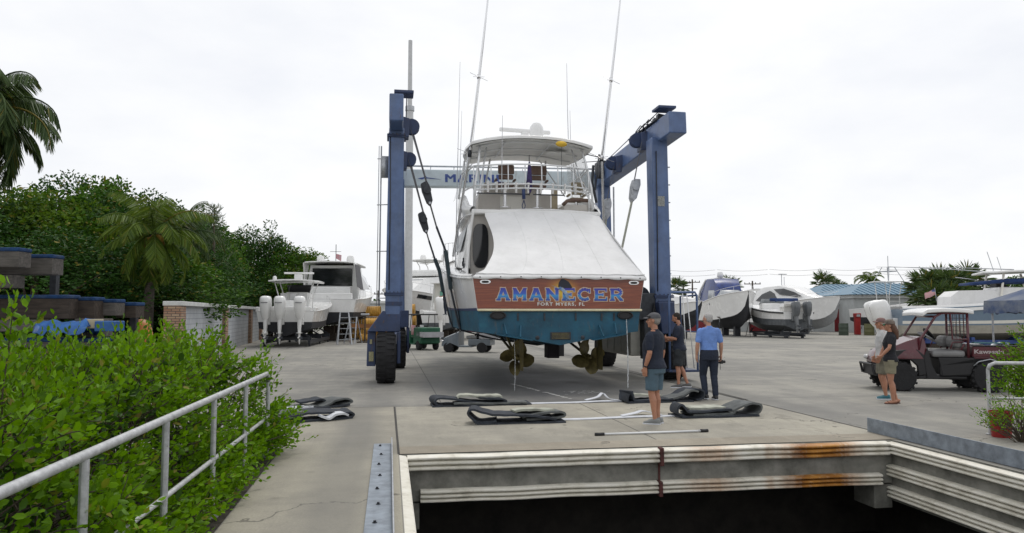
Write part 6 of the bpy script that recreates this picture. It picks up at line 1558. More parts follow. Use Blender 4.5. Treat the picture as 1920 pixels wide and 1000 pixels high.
for k in range(12): a = k * 2.4; m.ell((.15 + .28 * math.cos(a), .28 * math.sin(a), h - .25 - .05 * (k % 5)), (.11, .11, .15), 8, 6)
m.build('coconuts', mk('yellow_coconut', (.35, .20, .02), .5, var=.3), t, smooth=True)
q = at(342, 590, 34); palm('coconut_palm', 'shorter darker palm right of the coconut palm, above the left end of the block wall', (q.x, q.y, 0), CAM_H + (589 - 440) / FPX * 34, (-.2, 0), 26, 2.4, 13, PALMG, .62, hang=.9, el0=(-1.1, 1.45), droop=(.9, 2.1), nl=60, asp=.07)
# feathery casuarina
rs = np.random.RandomState(8); q = at(396, 590, 42); H_ = CAM_H + (589 - 388) / FPX * 42
t = thing('feathery_tree', 'thin feathery pale pine-like tree poking above the shorter palm', 'tree', (q.x, q.y, 0)); C = []; D = []; S = []; m = MB(); m.tube([(0, 0, 0), (.1, 0, H_ * .5), (0, 0, H_)], [.16, .1, .02], 6); m.build('trunk', BARK, t, smooth=True)
for k in range(60):
    z = H_ * (.45 + .55 * k / 60); az = k * 2.4; l = 1.25 * (1 - (k / 60)) + .25
    for j in range(16):
        f_ = j / 15; C.append((l * f_ * math.cos(az), l * f_ * math.sin(az), z + .5 * l * f_)); D.append((math.cos(az) * .4 + rs.normal() * .5, math.sin(az) * .4 + rs.normal() * .5, .7)); S.append(.35)
leaf_mesh('crown', C, D, S, leafmat('leaf_feather', (.03, .05, .03), (.12, .16, .09), .2), t, .09)
GP = 'fan palms on the right skyline'
for i, (px, D, top, r, lbl) in enumerate(((1545, 100, 524, 1.5, 'small fan palm left of the pair behind the coupe cruiser bow'), (1562, 104, 530, 1.1, 'tiny fan palm right of the pair behind the coupe cruiser bow'), (1272, 110, 534, 1.6, 'fan palm beside the lift leg on the skyline'), (1370, 112, 532, 1.6, 'fan palm behind the blue-canvas express cruiser dome'), (1577, 108, 536, 1.1, 'little fan palm just over the blue metal roof ridge'))):
    q = at(px, 590, D); palm('fan_palm', lbl, (q.x, q.y, 0), CAM_H + (589 - top) / FPX * D - r * .4, (0, 0), 26, r * 1.3, 40 + i, PALMG, fan=True, group=GP, trunk_r=.15)
for i, (px, D, top, r, lbl) in enumerate(((1632, 84, 512, 2.0, 'tall feathery palm over the blue roof ridge'), (1612, 86, 534, 1.5, 'shorter feathery palm left of the tall one over the blue roof'))):
    q = at(px, 590, D); palm('feather_palm', lbl, (q.x, q.y, 0), CAM_H + (589 - top) / FPX * D - .8, (0, 0), 22, r, 60 + i, PALM, .6, group='feather palms over the blue roofs', trunk_r=.14)
for i, (px, D, top, r, lbl) in enumerate(((1738, 62, 508, 1.7, 'leftmost fan palm of the clump behind the slate-blue boat'), (1765, 64, 502, 1.9, 'second fan palm of the clump behind the slate-blue boat'), (1795, 60, 506, 1.8, 'bushy fan palm of the clump just left of the rolled blue canopy'), (1818, 63, 498, 1.7, 'right fan palm of the clump behind the boat hardtop'), (1752, 58, 532, 1.6, 'low fan palm in front of the clump behind the slate-blue boat'), (1785, 58, 530, 1.6, 'low dark fan palm under the clump, left of the covered console'))):
    q = at(px, 590, D); palm('fan_palm', lbl, (q.x, q.y, 0), CAM_H + (589 - top) / FPX * D - r * .95, (0, 0), 34, r * 1.25, 80 + i, PALMG, fan=True, group='clump of fan palms behind the blue boat', trunk_r=.18)

# ---- hedge beside the railing
def shoots(rs, P, Dr, L_, nl, leaf, aspect):
    C = []; D = []; S = []; stems = []
    for p, d, l in zip(P, Dr, L_):
        d = d / np.linalg.norm(d); a = np.cross(d, [0.3, .2, .1]); a /= np.linalg.norm(a); b_ = np.cross(d, a); n = max(5, int(nl * l / .4)); ph = rs.uniform(0, 6)
        bend = rs.normal(size=3) * .12
        for k in range(n):
            t = .15 + .85 * k / (n - 1); an = ph + k * 2.4; out = a * math.cos(an) + b_ * math.sin(an)
            c = p + d * l * t + bend * t * t * l; o = out * (1.15 - .75 * t) + d * (.35 + .8 * t) + rs.normal(size=3) * .12
            C.append(c); D.append(o); S.append(leaf * (1.1 - .45 * t) * rs.uniform(.6, 1.4))
        stems.append([Vector(p - d * .25), Vector(p + d * l * .5), Vector(p + (d + bend) * l * .97)])
    return C, D, S, stems
rs = np.random.RandomState(77)
def hedge_h(u, v): return 1.50 + .13 * math.sin(u * 1.7 + v * .9) + .10 * math.sin(v * 2.3 + 1) + .08 * math.sin(u * 4.1 - v * 3.0) - .30 * max(0, (v + .9) / 1.6) - .12 * max(0, -u - 5) / 3
P_ = []; Dd = []; Ln = []
for _ in range(4500):      # top surface, denser where it is near
    u = -2.2 - 6.6 * rs.random_sample() ** 1.1; v = rs.uniform(-7.6, .75)
    h = hedge_h(u, v) - rs.random_sample() ** 2 * .35; P_.append((u, v, h - .25)); Dd.append((rs.normal() * .35 + .1, rs.normal() * .35, 1.0)); Ln.append(rs.uniform(.18, .42))
for _ in range(1700):      # face along the walkway
    v = rs.uniform(-7.6, .8); z = rs.uniform(.05, 1.2); bul = .18 * math.sin(v * 2.1) + .12 * math.sin(v * 5 + z * 3)
    P_.append((-2.05 - (.28 if z > .7 else 0) + bul + .18 * rs.normal() * .5 + (.30 if v > -1.2 and z < .55 else 0), v, z)); Dd.append((1.0, rs.normal() * .5, .55 + rs.normal() * .3)); Ln.append(rs.uniform(.15, .34) * (.7 if z > .7 else 1))
for _ in range(420):       # far end
    u = -1.7 - 5 * rs.random_sample(); z = rs.uniform(.1, 1.1); P_.append((u, .65 + .15 * rs.normal(), z)); Dd.append((rs.normal() * .4, 1.0, .6)); Ln.append(rs.uniform(.15, .35))
for _ in range(900):
    v = rs.uniform(-7.6, .6); P_.append((-1.82 + .10 * rs.normal(), v, rs.uniform(.03, .35))); Dd.append((1.0, rs.normal() * .5, .35 + rs.normal() * .2)); Ln.append(rs.uniform(.12, .26))
for _ in range(60):        # sprigs spilling past the end post
    P_.append((-1.70 + .12 * rs.normal(), rs.uniform(-.35, .45), rs.uniform(.06, .42))); Dd.append((1.0, rs.normal() * .5, .35 + .3 * rs.normal())); Ln.append(rs.uniform(.15, .36))
for _ in range(40):
    P_.append((-1.85 + .12 * rs.normal(), rs.uniform(-.3, .6), rs.uniform(.7, 1.12))); Dd.append((.6 + .3 * rs.normal(), .5, .7)); Ln.append(rs.uniform(.15, .33))
for uu, vv, hh in ((-3.55, -5.7, 1.52), (-3.72, -5.6, 1.46), (-3.4, -5.75, 1.40), (-3.6, -5.3, 1.45), (-4.0, -5.2, 1.4), (-3.45, -5.5, 1.42), (-3.15, -2.2, 1.36), (-4.4, -1.5, 1.3), (-2.9, -.2, 1.12), (-5.2, -3.2, 1.4), (-3.9, -.6, 1.15), (-2.35, -4.8, 1.62), (-2.5, -4.85, 1.7), (-2.45, -5.0, 1.5), (-2.65, -4.9, 1.62), (-2.8, -4.7, 1.5), (-2.6, -4.6, 1.45), (-2.9, -4.9, 1.55)):
    for _ in range(4): P_.append((uu + rs.normal() * .05, vv + rs.normal() * .05, hh - .12)); Dd.append((rs.normal() * .15, rs.normal() * .15, 1)); Ln.append(.42)
P_ = np.array(P_); C, D, S, stems = shoots(rs, P_, np.array(Dd), Ln, 13, .072, .55)
HG = thing('hedge', 'dense bright green leafy hedge growing through the left pipe railing', 'hedge', W(0, 0), A)
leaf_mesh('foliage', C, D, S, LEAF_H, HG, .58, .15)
# interior leaves
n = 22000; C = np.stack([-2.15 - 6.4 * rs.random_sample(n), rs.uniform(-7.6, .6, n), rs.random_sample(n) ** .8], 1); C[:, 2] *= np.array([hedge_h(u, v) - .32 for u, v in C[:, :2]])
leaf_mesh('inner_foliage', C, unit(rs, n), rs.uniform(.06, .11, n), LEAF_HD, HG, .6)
m = MB()
for s_ in stems[::3]: m.tube(s_, [.005, .004, .002], 4)
for k in range(240):
    u, v = -2.1 - 6 * rs.random_sample(), rs.uniform(-7.5, .5); m.tube([(u, v, 0), (u + rs.normal() * .1, v + rs.normal() * .1, .6), (u + rs.normal() * .2, v + rs.normal() * .2, hedge_h(u, v) - .2)], [.012, .009, .004], 5)
m.build('branches', BARK, HG)
SOIL = mk('dark_soil', (.05, .04, .03), .95, var=.4, bump=.5)
struct(MB().add([(-9, -8.2, 0), (-1.53, -8.2, 0), (-1.53, .6, 0), (-9, .9, 0)], [(0, 1, 2, 3)]).build('soil_bed', SOIL, loc=W(0, 0, .006), rotz=A), 'dark soil bed under the hedge', 'soil')
# shrub at the right railing
def shrub(name, label, c, r, n, seed, leaf=.06, mat=LEAF_H, hmax=1.0):
    rs = np.random.RandomState(seed); t = thing(name, label, 'shrub', (c[0], c[1], 0)); P = []; D = []; L_ = []
    for _ in range(n):
        u = unit(rs, 1)[0]; u[2] = abs(u[2]) * 1.3 - .35; p = np.array([u[0] * r[0], u[1] * r[1], r[2] * .5 + u[2] * r[2] * .5]) * rs.uniform(.6, 1.0); p[2] = max(.05, p[2])
        P.append(p); D.append(np.array([u[0], u[1], .7 + .3 * rs.normal()])); L_.append(rs.uniform(.15, .4))
    C, DD, S, st = shoots(rs, np.array(P), np.array(D), L_, 13, leaf, .5)
    leaf_mesh('foliage', C, DD, S, mat, t, .5, .15); m = MB()
    for s_ in st[::2]: m.tube(s_, [.005, .004, .002], 4)
    for p in P[::9]: m.tube([(0, 0, 0), (p[0] * .4, p[1] * .4, p[2] * .6), tuple(p)], [.014, .01, .005], 5)
    m.build('branches', BARK, t); return t
q = at(1992, 590, 11.6); shrub('shrub', 'bright green leafy shrub growing through the right-hand pipe railing', (q.x, q.y), (.80, .7, 1.62), 900, 5, .06)
q = at(1890, 590, 10.5); shrub('shrub', 'low bright shrub at the foot of the right railing beside the red bucket', (q.x + .12, q.y, 0), (.42, .32, .52), 130, 6, .045)

# ================================================================== railings
def railing(label, posts, ztop, zmid, ends=True, r=.024, rt=.027):
    t = thing('pipe_railing', label, 'railing', posts[0]); o = Vector(posts[0]); P = [Vector(p) - o for p in posts]
    m = MB(); pts = [P[0] + Vector((0, 0, ztop - .10)), P[0] + (P[1] - P[0]).normalized() * .03 + Vector((0, 0, ztop - .03)), P[0] + (P[1] - P[0]).normalized() * .10 + Vector((0, 0, ztop))] + [p + Vector((0, 0, ztop)) for p in P[1:]]
    m.tube(pts, rt, 12); m.build('top_rail', PAINTRAIL, t, smooth=True)
    MB().tube([p + Vector((0, 0, zmid)) for p in P], r * .85, 10).build('mid_rail', PAINTRAIL, t, smooth=True)
    for i, p in enumerate(P):
        MB().tube([p, p + Vector((0, 0, ztop - (.09 if i == 0 else .02)))], r, 12).lathe([(.0, 0), (.06, 0), (.06, .01), (0, .01)], p + Vector((0, 0, .005)), n=12).build('post', PAINTRAIL, t, smooth=30)
    return t
railing('grey pipe railing running along the left walkway in front of the hedge', [W(-1.62 - .02 * k, .03 - 1.37 * k) for k in range(7)], 1.045, .50)
a = ground_at(1857, 815); b_ = a + Vector((1.25, -.12, 0)); c = b_ + Vector((1.3, -.15, 0))
railing('grey pipe railing at the right edge in front of the shrub and red bucket', [a, b_, c], 1.05, .53)
# bucket
q = ground_at(1882, 822); t = thing('bucket', 'red plastic bucket standing behind the right pipe railing', 'bucket', q + Vector((.05, .12, 0)))
MB().lathe([(0, .0), (.125, 0), (.15, .34), (.158, .34), (.158, .37), (.147, .37), (.12, .02), (0, .02)], n=24).build('body', REDP, t, smooth=35)
MB().tube([(-.155, 0, .34), (-.12, -.12, .22), (0, -.165, .17), (.12, -.12, .22), (.155, 0, .34)], .004, 6).build('handle', GALV, t)

# ================================================================== timber racks at far left
def lumber(label, x0, x1, y, z, h, d, top, rz=0.0, mat=WOODG):
    t = thing('timber_beam', label, 'timber', (x0, y, z), rz, 'carpet-topped timber bunks stacked at the left')
    MB().bb(0, x1 - x0, 0, d, 0, h).build('plank', mat, t, bevel=.01)
    if top: MB().bb(-.01, x1 - x0 + .01, -.012, d + .012, h + .001, h + .07).build('carpet_top', BCARPET, t, bevel=.02)
def lbx(px0, px1, ytop, ybot, D, label, top=True, mat=WOODG, d=.35):
    a = at(px0, ytop, D); b_ = at(px1, ybot, D); lumber(label, a.x, b_.x, D, b_.z, max(.05, a.z - b_.z - (.07 if top else 0)), d, top, 0, mat)
lbx(-160, 34, 464, 501, 13.0, 'upper left grey timber with blue carpet top, highest on the rack'); lbx(-80, 97, 477, 515, 13.6, 'second grey timber with blue carpet top, projecting right of the highest one')
lbx(-160, 22, 516, 540, 13.2, 'short bare timber under the two highest carpet-topped ones', False); lbx(-160, 128, 553, 598, 13.6, 'long dark timber with blue carpet top in the middle row, leftmost', True, WOODD)
lbx(129, 176, 557, 600, 13.9, 'dark timber with blue carpet top, second from right of the middle row', True, WOODD); lbx(177, 216, 561, 592, 14.2, 'grey timber with blue carpet top in the middle row'); lbx(218, 254, 567, 596, 14.6, 'rightmost short dark timber with blue carpet top', True, WOODD)
lbx(-100, 76, 600, 622, 13.2, 'grey board under the blue tarp, left', False); lbx(140, 192, 598, 632, 13.5, 'weathered board end beside the blue tarp', False)
lbx(-160, 190, 634, 652, 13.3, 'low blue-topped timber just above the hedge'); lbx(-160, 200, 655, 700, 13.3, 'bottom grey timber of the stack hidden by the hedge', False)
t = thing('blue_tarp', 'crumpled bright blue tarp lying on the stacked timbers', 'tarp', at(60, 624, 13.0))
rs = np.random.RandomState(2); g = [[(.9 * i / 10, .5 * j_ / 5, .0 + .20 * math.sin(PI * j_ / 5) + .03 * rs.normal()) for i in range(11)] for j_ in range(6)]
MB().sheet(g, (0, 0, -.01)).build('tarp', BTARP, t, smooth=True)
m = MB().bb(1.02, 1.35, .1, .5, .02, .20); m.build('folded_tarp', BTARP, t, bevel=.015)
tag(MB().bb(0, .16, 0, .3, 0, .16).build('carton', mk('pale_carton', (.45, .40, .28), .8), loc=at(160, 616, 13.2), bevel=.01), 'pale carton beside the blue tarp on the timber stack', 'box')
for i, (px, y0) in enumerate(((-60, 13.9), (85, 14.2), (240, 14.9))):
    q = at(px, 590, y0 + .1); z = 2.9 if i < 2 else 1.75
    tag(MB().box((0, 0, z / 2), (.12, .12, z)).build('rack_post', STEELD, loc=(q.x, q.y + .25, 0)), ('left upright post of the timber rack', 'middle upright post of the timber rack', 'right upright post of the timber rack')[i], 'post', 'posts of the timber rack')
q = at(266, 590, 15.5); t = thing('orange_float', 'faded orange float standing at the right end of the timber rack', 'float', (q.x, q.y, 0))
MB().lathe([(0, .3), (.22, .3), (.26, .5), (.26, 1.2), (.18, 1.55), (.08, 1.66), (0, 1.68)], n=20).build('body', ORANGE, t, smooth=40); MB().lathe([(0, 0), (.2, 0), (.2, .3), (0, .3)], n=16).build('base', BLACK, t)

# ================================================================== orange floats / basket pile, ladders
def float_pile(label, px0, px1, ytop, ybase, D, seed):
    a = at(px0, ytop, D); b_ = at(px1, ybase, D); Lx = b_.x - a.x; Hh = a.z; random.seed(seed)
    t = thing('float_stack', label, 'floats', (a.x, D, 0), 0, 'stacks of ribbed orange pipe floats')
    rows = 3; r = Hh / rows / 2
    for k in range(rows):
        m = MB(); pr = []; n = int(Lx / .13)
        off = random.uniform(-.1, .2)
        for i in range(n + 1): x = Lx * i / n; pr += [(r * .86, x), (r, x + .03), (r, x + .08)]
        m.lathe([(0, 0)] + pr + [(0, Lx + .1)], (off, 0, Hh - r - 2 * r * k), (1, 0, 0), 14); m.build('float', mk('ribbed_orange', (.62, .34, .06), .6, var=.25, vs=2), t, smooth=50)
p0 = ground_at(670, 645)
float_pile('ribbed orange floats stacked left of the lift leg', 654, 712, 574, 640, 54, 1); float_pile('ribbed orange floats stacked lower, in front and just left of the lift leg', 678, 722, 597, 640, 49, 2); float_pile('ribbed orange floats stacked right of the lift leg', 744, 776, 570, 640, 54, 3)
tag(MB().bb(0, 3.2, 0, .1, .9, 1.15).bb(.0, .1, 0, .1, 0, .9).bb(3.1, 3.2, 0, .1, 0, .9).build('barricade', mk('dull_orange', (.30, .13, .04), .7), loc=(at(655, 600, 47).x, 47, 0)), 'low orange barricade in front of the stacked floats', 'barricade')
def ladder(loc, rz, h, w_, label, spread=.55):
    t = thing('step_ladder', label, 'ladder', loc, rz, 'aluminium ladders by the stored cruiser')
    m = MB()
    for x in (-1, 1): m.beam((x * w_ / 2, -spread, 0), (x * w_ * .3, 0, h), .06, .03); 
    m.build('front_frame', GALV, t); m = MB()
    for x in (-1, 1): m.beam((x * w_ / 2, spread, 0), (x * w_ * .3, .06, h), .05, .03)
    m.build('rear_frame', GALV, t)
    m = MB(); n = int(h / .28)
    for k in range(1, n + 1): f_ = k / n; ww = w_ * (1 - .4 * f_); m.box((0, -spread * (1 - f_), h * f_ - .02), (ww, .09, .03))
    m.build('step', GALV, t)
ladder(ground_at(645, 646), .3, 1.9, .8, 'taller aluminium step ladder beside the hardtop cruiser'); ladder(ground_at(662, 644), -.2, 1.6, .7, 'shorter aluminium step ladder right of the taller one'); 
q = ground_at(684, 643); t = thing('stand_pole', 'brown pole stand right of the step ladders', 'stand', q); MB().tube([(0, 0, 0), (0, 0, 1.7)], .05, 8).build('pole', BARK, t); MB().box((0, 0, .04), (.9, .5, .08)).build('foot', BARK, t, bevel=.02); MB().box((0, 0, 1.75), (.5, .3, .12)).build('head', GALV, t, bevel=.03)
# keel block standing on the yard
# ================================================================== vehicles
def vwheel(parent, c, r, w_, name='tyre', rimmat=GALV, knobs=0):
    m = MB(); m.lathe([(r * .55, -w_ / 2), (r * .92, -w_ / 2), (r, -w_ * .3), (r, w_ * .3), (r * .92, w_ / 2), (r * .55, w_ / 2)], c, (0, 1, 0), 28)
    for k in range(knobs):
        a = 2 * PI * k / knobs
        for s_ in (-1, 1): m.box((c[0] + math.cos(a + .07 * s_) * r, c[1] + s_ * w_ * .26, c[2] + math.sin(a + .07 * s_) * r), (.05, w_ * .36, .05), (0, -a, 0))
    o = m.build(name, RUBBER, parent, smooth=35)
    MB().lathe([(r * .56, -w_ * .45), (r * .5, -w_ * .4), (r * .2, -w_ * .25), (0, -w_ * .25)], c, (0, 1, 0), 20).lathe([(0, w_ * .25), (r * .2, w_ * .25), (r * .5, w_ * .4), (r * .56, w_ * .45)], c, (0, 1, 0), 20).build('rim', rimmat, o, smooth=35)
    return o
# utility vehicle: local +x runs from the nose to the tail, near side at y=0
p = ground_at(1636, 738)

U = thing('utility_vehicle', 'maroon utility vehicle with white roof and cargo bed, parked behind the woman', 'utility vehicle', p + Vector((.48, .45, 0)), R(-9))
for x, y in ((.42, .15), (.42, 1.25)): vwheel(U, (x, y, .33), .33, .24, knobs=18, rimmat=BLACK)
for x, y in ((2.28, .15), (2.28, 1.25)): vwheel(U, (x, y, .36), .36, .28, knobs=18, rimmat=BLACK)
m = MB()
m.bb(.75, 1.85, .12, 1.28, .28, .36); m.bb(1.25, 1.9, .08, 1.32, .361, .78); m.bb(1.9, 2.75, .25, 1.15, .45, .74)
m.build('chassis', BLACK, U, bevel=.03)
m = MB(); m.prism([(.08, .10, .42), (.02, .10, .60), (.12, .10, .92), (.78, .10, .98), (.98, .10, .80), (1.05, .10, .42), (.80, .10, .34), (.78, .10, .58), (.64, .10, .72), (.30, .10, .72), (.15, .10, .55)], (0, .10, 0)); m.build('front_fender', BLACK, U, bevel=.02)
m = MB(); m.prism([(.08, 1.2, .42), (.02, 1.2, .60), (.12, 1.2, .92), (.78, 1.2, .98), (.98, 1.2, .80), (1.05, 1.2, .42), (.80, 1.2, .34), (.78, 1.2, .58), (.64, 1.2, .72), (.30, 1.2, .72), (.15, 1.2, .55)], (0, .10, 0)); m.build('front_fender', BLACK, U, bevel=.02)
m = MB(); rg = []
for x, z0, z1, hw in ((-.04, .62, .72, .40), (.04, .60, .88, .52), (.30, .74, 1.02, .60), (.62, .74, 1.16, .62), (.92, .74, 1.26, .60), (1.0, .76, 1.18, .58)):
    rg.append([(x, .7 - hw, z0), (x, .7 - hw * .98, (z0 + z1) / 2), (x, .7 - hw * .8, z1), (x, .7 + hw * .8, z1), (x, .7 + hw * .98, (z0 + z1) / 2), (x, .7 + hw, z0)])
m.loft(rg).build('hood', MAROON, U, smooth=40, bevel=.01)
m = MB(); m.bb(-.10, .04, .2, 1.2, .34, .60); m.tube([(-.12, .25, .36), (-.17, .25, .60), (-.17, 1.15, .60), (-.12, 1.15, .36)], .03, 8); m.build('bumper', BLACK, U, bevel=.03)
for y in (.28, 1.12): MB().ell((-.03, y, .74), (.07, .10, .06)).build('headlight', mk('headlight_glass', (.5, .5, .5), .1), U, smooth=True)
m = MB(); m.prism([(1.0, .09, 1.0), (1.08, .09, .62), (1.22, .09, .30), (.98, .09, .30), (.92, .09, .8)], (0, .03, 0)); m.build('side_guard', BLACK, U)
m = MB().bb(.80, 1.30, .14, 1.26, .365, .40); m.build('floor_mat', mk('floor_grey', (.12, .12, .12), .8), U)
m = MB(); m.bb(1.10, 1.82, .10, 1.30, .785, .94); m.build('bench_seat', SEATG, U, bevel=.06)
m = MB(); m.bb(1.60, 1.80, .14, .68, 1.0, 1.26); m.bb(1.60, 1.80, .72, 1.26, 1.0, 1.26); m.build('seat_back', SEATG, U, bevel=.08)
m = MB()
for y in (.12, 1.28):
    m.tube([(.82, y, .95), (.88, y, 1.22), (1.20, y, 1.72), (1.34, y, 1.80)], .028, 8)
    m.tube([(1.88, y, .62), (1.88, y, 1.80)], .030, 8)
    m.tube([(1.34, y, 1.80), (1.88, y, 1.80)], .028, 8); m.tube([(1.72, y, .95), (1.80, y, 1.1)], .02, 6)
    m.tube([(1.50, y, .98), (1.55, y, 1.13), (1.80, y, 1.14)], .018, 8)
m.tube([(1.20, .12, 1.72), (1.20, 1.28, 1.72)], .025, 8); m.tube([(1.88, .12, 1.16), (1.88, 1.28, 1.16)], .025, 8); m.tube([(.88, .12, 1.22), (.88, 1.28, 1.22)], .02, 8)
m.build('roll_cage', MAROON, U, smooth=True)
m = MB()
for k in range(1, 6): y = .12 + 1.16 * k / 6; m.tube([(1.88, y, 1.18), (1.88, y, 1.78)], .008, 5)
for k in range(1, 6): z = 1.18 + .6 * k / 6; m.tube([(1.88, .14, z), (1.88, 1.26, z)], .006, 5)
m.build('rear_screen', BLACK, U)
# side screen frame seen beside the rear post
m = MB()
m.tube([(1.52, .11, 1.78), (1.55, .11, 1.20), (1.86, .11, 1.20)], .02, 8)
for k in range(1, 4): m.tube([(1.54 + .085 * k, .11, 1.20), (1.53 + .085 * k, .11, 1.78)], .006, 5)
m.build('side_screen', MAROON, U)
m = MB().sheet([[(.90 + 1.10 * i / 10, .04 + 1.32 * j_ / 6, 1.86 + .05 * math.sin(PI * i / 10) ** .5 + .02 * math.sin(PI * j_ / 6) - (.05 if i == 0 else 0)) for j_ in range(7)] for i in range(11)], (0, 0, -.09)); m.build('roof', GEL, U, smooth=40, bevel=.02)
m = MB(); m.tube([(.98, .45, 1.15), (1.16, .45, 1.30)], .015, 6); m.lathe([(.165, -.015), (.18, 0), (.165, .015), (.15, 0), (.165, -.015)], (1.17, .45, 1.31), (.75, 0, .6), 20); m.build('steering_wheel', BLACK, U, smooth=True)
# cargo bed
m = MB(); m.bb(1.98, 3.0, .06, 1.34, .76, .80); m.bb(1.95, 3.02, .05, .09, .801, 1.04); m.bb(1.95, 3.02, 1.31, 1.35, .801, 1.04); m.bb(1.95, 1.99, .092, 1.308, .801, 1.04); m.bb(2.98, 3.02, .092, 1.308, .801, 1.02); m.build('cargo_bed', MAROON, U, bevel=.012)
m = MB(); m.bb(1.93, 3.04, .03, .11, 1.042, 1.07); m.bb(1.93, 3.04, 1.29, 1.37, 1.042, 1.07); m.build('bed_rail', BLACK, U, bevel=.008)
text_part('Kawasaki', .13, mk('pale_decal', (.45, .40, .40), .5), U, (2.28, .046, .92), (PI / 2, 0, 0), 'decal', offset=.003, ext=.001, sx=1.3)
m = MB(); m.prism([(1.88, .07, .78), (2.92, .07, .78), (2.90, .07, .62), (2.62, .07, .74), (2.40, .07, .82 - .04), (2.16, .07, .778), (1.98, .07, .62), (1.9, .07, .40), (1.3, .07, .36), (1.26, .07, .60), (1.22, .07, .78)], (0, .04, 0)); m.build('side_panel', BLACK, U, bevel=.01)
m = MB(); m.tube([(1.95, .05, .60), (2.05, .02, .70), (2.28, .0, .755), (2.5, .02, .70), (2.62, .05, .58)], .014, 6); m.build('fender_trim', GALV, U, smooth=True)
random.seed(12)
for k, (x, y, z, mt, l_) in enumerate(((2.15, .5, 1.0, GREYGLASS, 'grey bundle'), (2.5, .75, 1.02, NAVYC, 'navy bundle'), (2.75, .4, 1.0, GALV, 'pale hose bundle'))):
    m = MB(); rr = random.Random(k)
    pts = [(x + .18 * math.cos(a * 1.3) + rr.uniform(-.04, .04), y + .2 * math.sin(a), .90 + .05 * a / 3 + rr.uniform(0, .05)) for a in [i * .7 for i in range(14)]]
    m.tube(pts, .045, 7); o = m.build('gear_bundle', mt, smooth=True, loc=U.location, rotz=R(-9)); tag(o, ('grey coil of gear at the front of the maroon cargo bed', 'navy coil of gear in the middle of the maroon cargo bed', 'pale coil of hose at the tail of the maroon cargo bed')[k], 'gear', 'gear lying in the cargo bed')
m = MB(); m.beam((2.05, .3, 1.12), (2.9, .5, 1.10), .09, .03); tag(m.build('spare_board', mk('teal_board', (.08, .20, .22), .6), loc=U.location, rotz=R(-9)), 'short teal board lying across the cargo bed of the maroon vehicle', 'board')
m = MB(); m.prism([(1.02, .35, 1.30), (1.42, .30, 1.08), (1.22, .30, 1.19), (1.0, .35, 1.36)], (0, .35, 0)); tag(m.build('windscreen_visor', GREYGLASS, loc=U.location, rotz=R(-9)), 'pale folded sheet resting on the dashboard of the maroon vehicle', 'sheet')

# golf carts near the lift's left side
def cart(label, loc, rz, body, roof=True, bed=True, roofmat=BLACK, group='small electric carts in the yard'):
    t = thing('golf_cart', label, 'golf cart', loc, rz, group)
    for x in (.35, 1.95):
        for y in (.12, 1.0): vwheel(t, (x, y, .24), .24, .18, rimmat=GALV)
    m = MB(); rg = []
    for x, z0, z1, hw in ((.0, .30, .45, .42), (.12, .28, .68, .52), (.45, .45, .82, .55), (.78, .3, .95, .52), (.84, .3, .98, .5)):
        rg.append([(x, .56 - hw, z0), (x, .56 - hw * .95, z1 - .05), (x, .56 - hw * .7, z1), (x, .56 + hw * .7, z1), (x, .56 + hw * .95, z1 - .05), (x, .56 + hw, z0)])
    m.loft(rg).build('front_cowl', body, t, smooth=40)
    m = MB(); m.bb(.8, 1.5, .06, 1.06, .24, .32); m.bb(1.3, 2.35, .05, 1.07, .325, .62); m.build('rear_body', body, t, bevel=.05)
    m = MB(); m.bb(1.2, 1.7, .08, 1.04, .622, .78); m.bb(1.66, 1.80, .08, 1.04, .79, 1.12); m.build('seat', SEATG, t, bevel=.05)
    m = MB()
    for y in (.08, 1.04): m.tube([(.72, y, .85), (.95, y, 1.72)], .02, 6); m.tube([(1.78, y, .7), (1.72, y, 1.72)], .02, 6)
    m.build('roof_post', BLACK, t)
    if roof: MB().bb(.75, 1.98, -.0, 1.12, 1.72, 1.79).build('roof', roofmat, t, bevel=.03)
    m = MB(); m.tube([(.80, .35, .9), (1.0, .35, 1.08)], .015, 6); m.lathe([(.15, -.012), (.165, 0), (.15, .012), (.135, 0), (.15, -.012)], (1.01, .35, 1.09), (.7, 0, .7), 18); m.build('steering_wheel', BLACK, t, smooth=True)
    for y in (.25, .87): MB().ell((.03, y, .52), (.05, .09, .05)).build('headlight', CHROME, t, smooth=True)
    if bed:
        m = MB(); m.bb(1.85, 2.75, .04, 1.08, .64, .68); m.bb(1.85, 2.75, .02, .05, .681, .9); m.bb(1.85, 2.75, 1.07, 1.10, .681, .9); m.bb(2.72, 2.75, .051, 1.069, .681, .9); m.build('cargo_tray', mk('tray_grey', (.4, .4, .42), .5), t)
    return t
q = ground_at(826, 661)
tc_ = cart('small grey golf cart with loaded tray, parked under the left side of the hoisted boat', q, R(-12), mk('cart_grey', (.13, .155, .18), .4, coat=.3), roof=False)
random.seed(31); m = MB()
for k in range(14): x = 1.9 + random.uniform(0, .7); y = random.uniform(.1, .9); m.tube([(x, y, .7), (x + random.uniform(-.3, .3), y + random.uniform(-.2, .2), .95 + random.uniform(0, .25)), (x + random.uniform(-.4, .4), y, .8)], .04, 6)
m.box((1.6, .5, 1.05), (.9, .8, .25), (0, .1, .2))
tag(m.build('cart_load', mk('dark_gear', (.02, .02, .03), .8, var2=(.12, .02, .03), vs=8), loc=q, rotz=R(-12), bevel=.02), 'heap of dark gear and hoses piled on the small grey golf cart', 'gear')
q = ground_at(746, 657); tc2 = cart('dark green cart seen from behind, just right of the lift wheel', q + Vector((.0, 1.8, 0)), R(118) + PI, GREENP, roof=True, bed=True)
MB().bb(1.0, 2.35, .02, 1.10, .60, 1.12).build('rear_box', GREENP, tc2, bevel=.06)
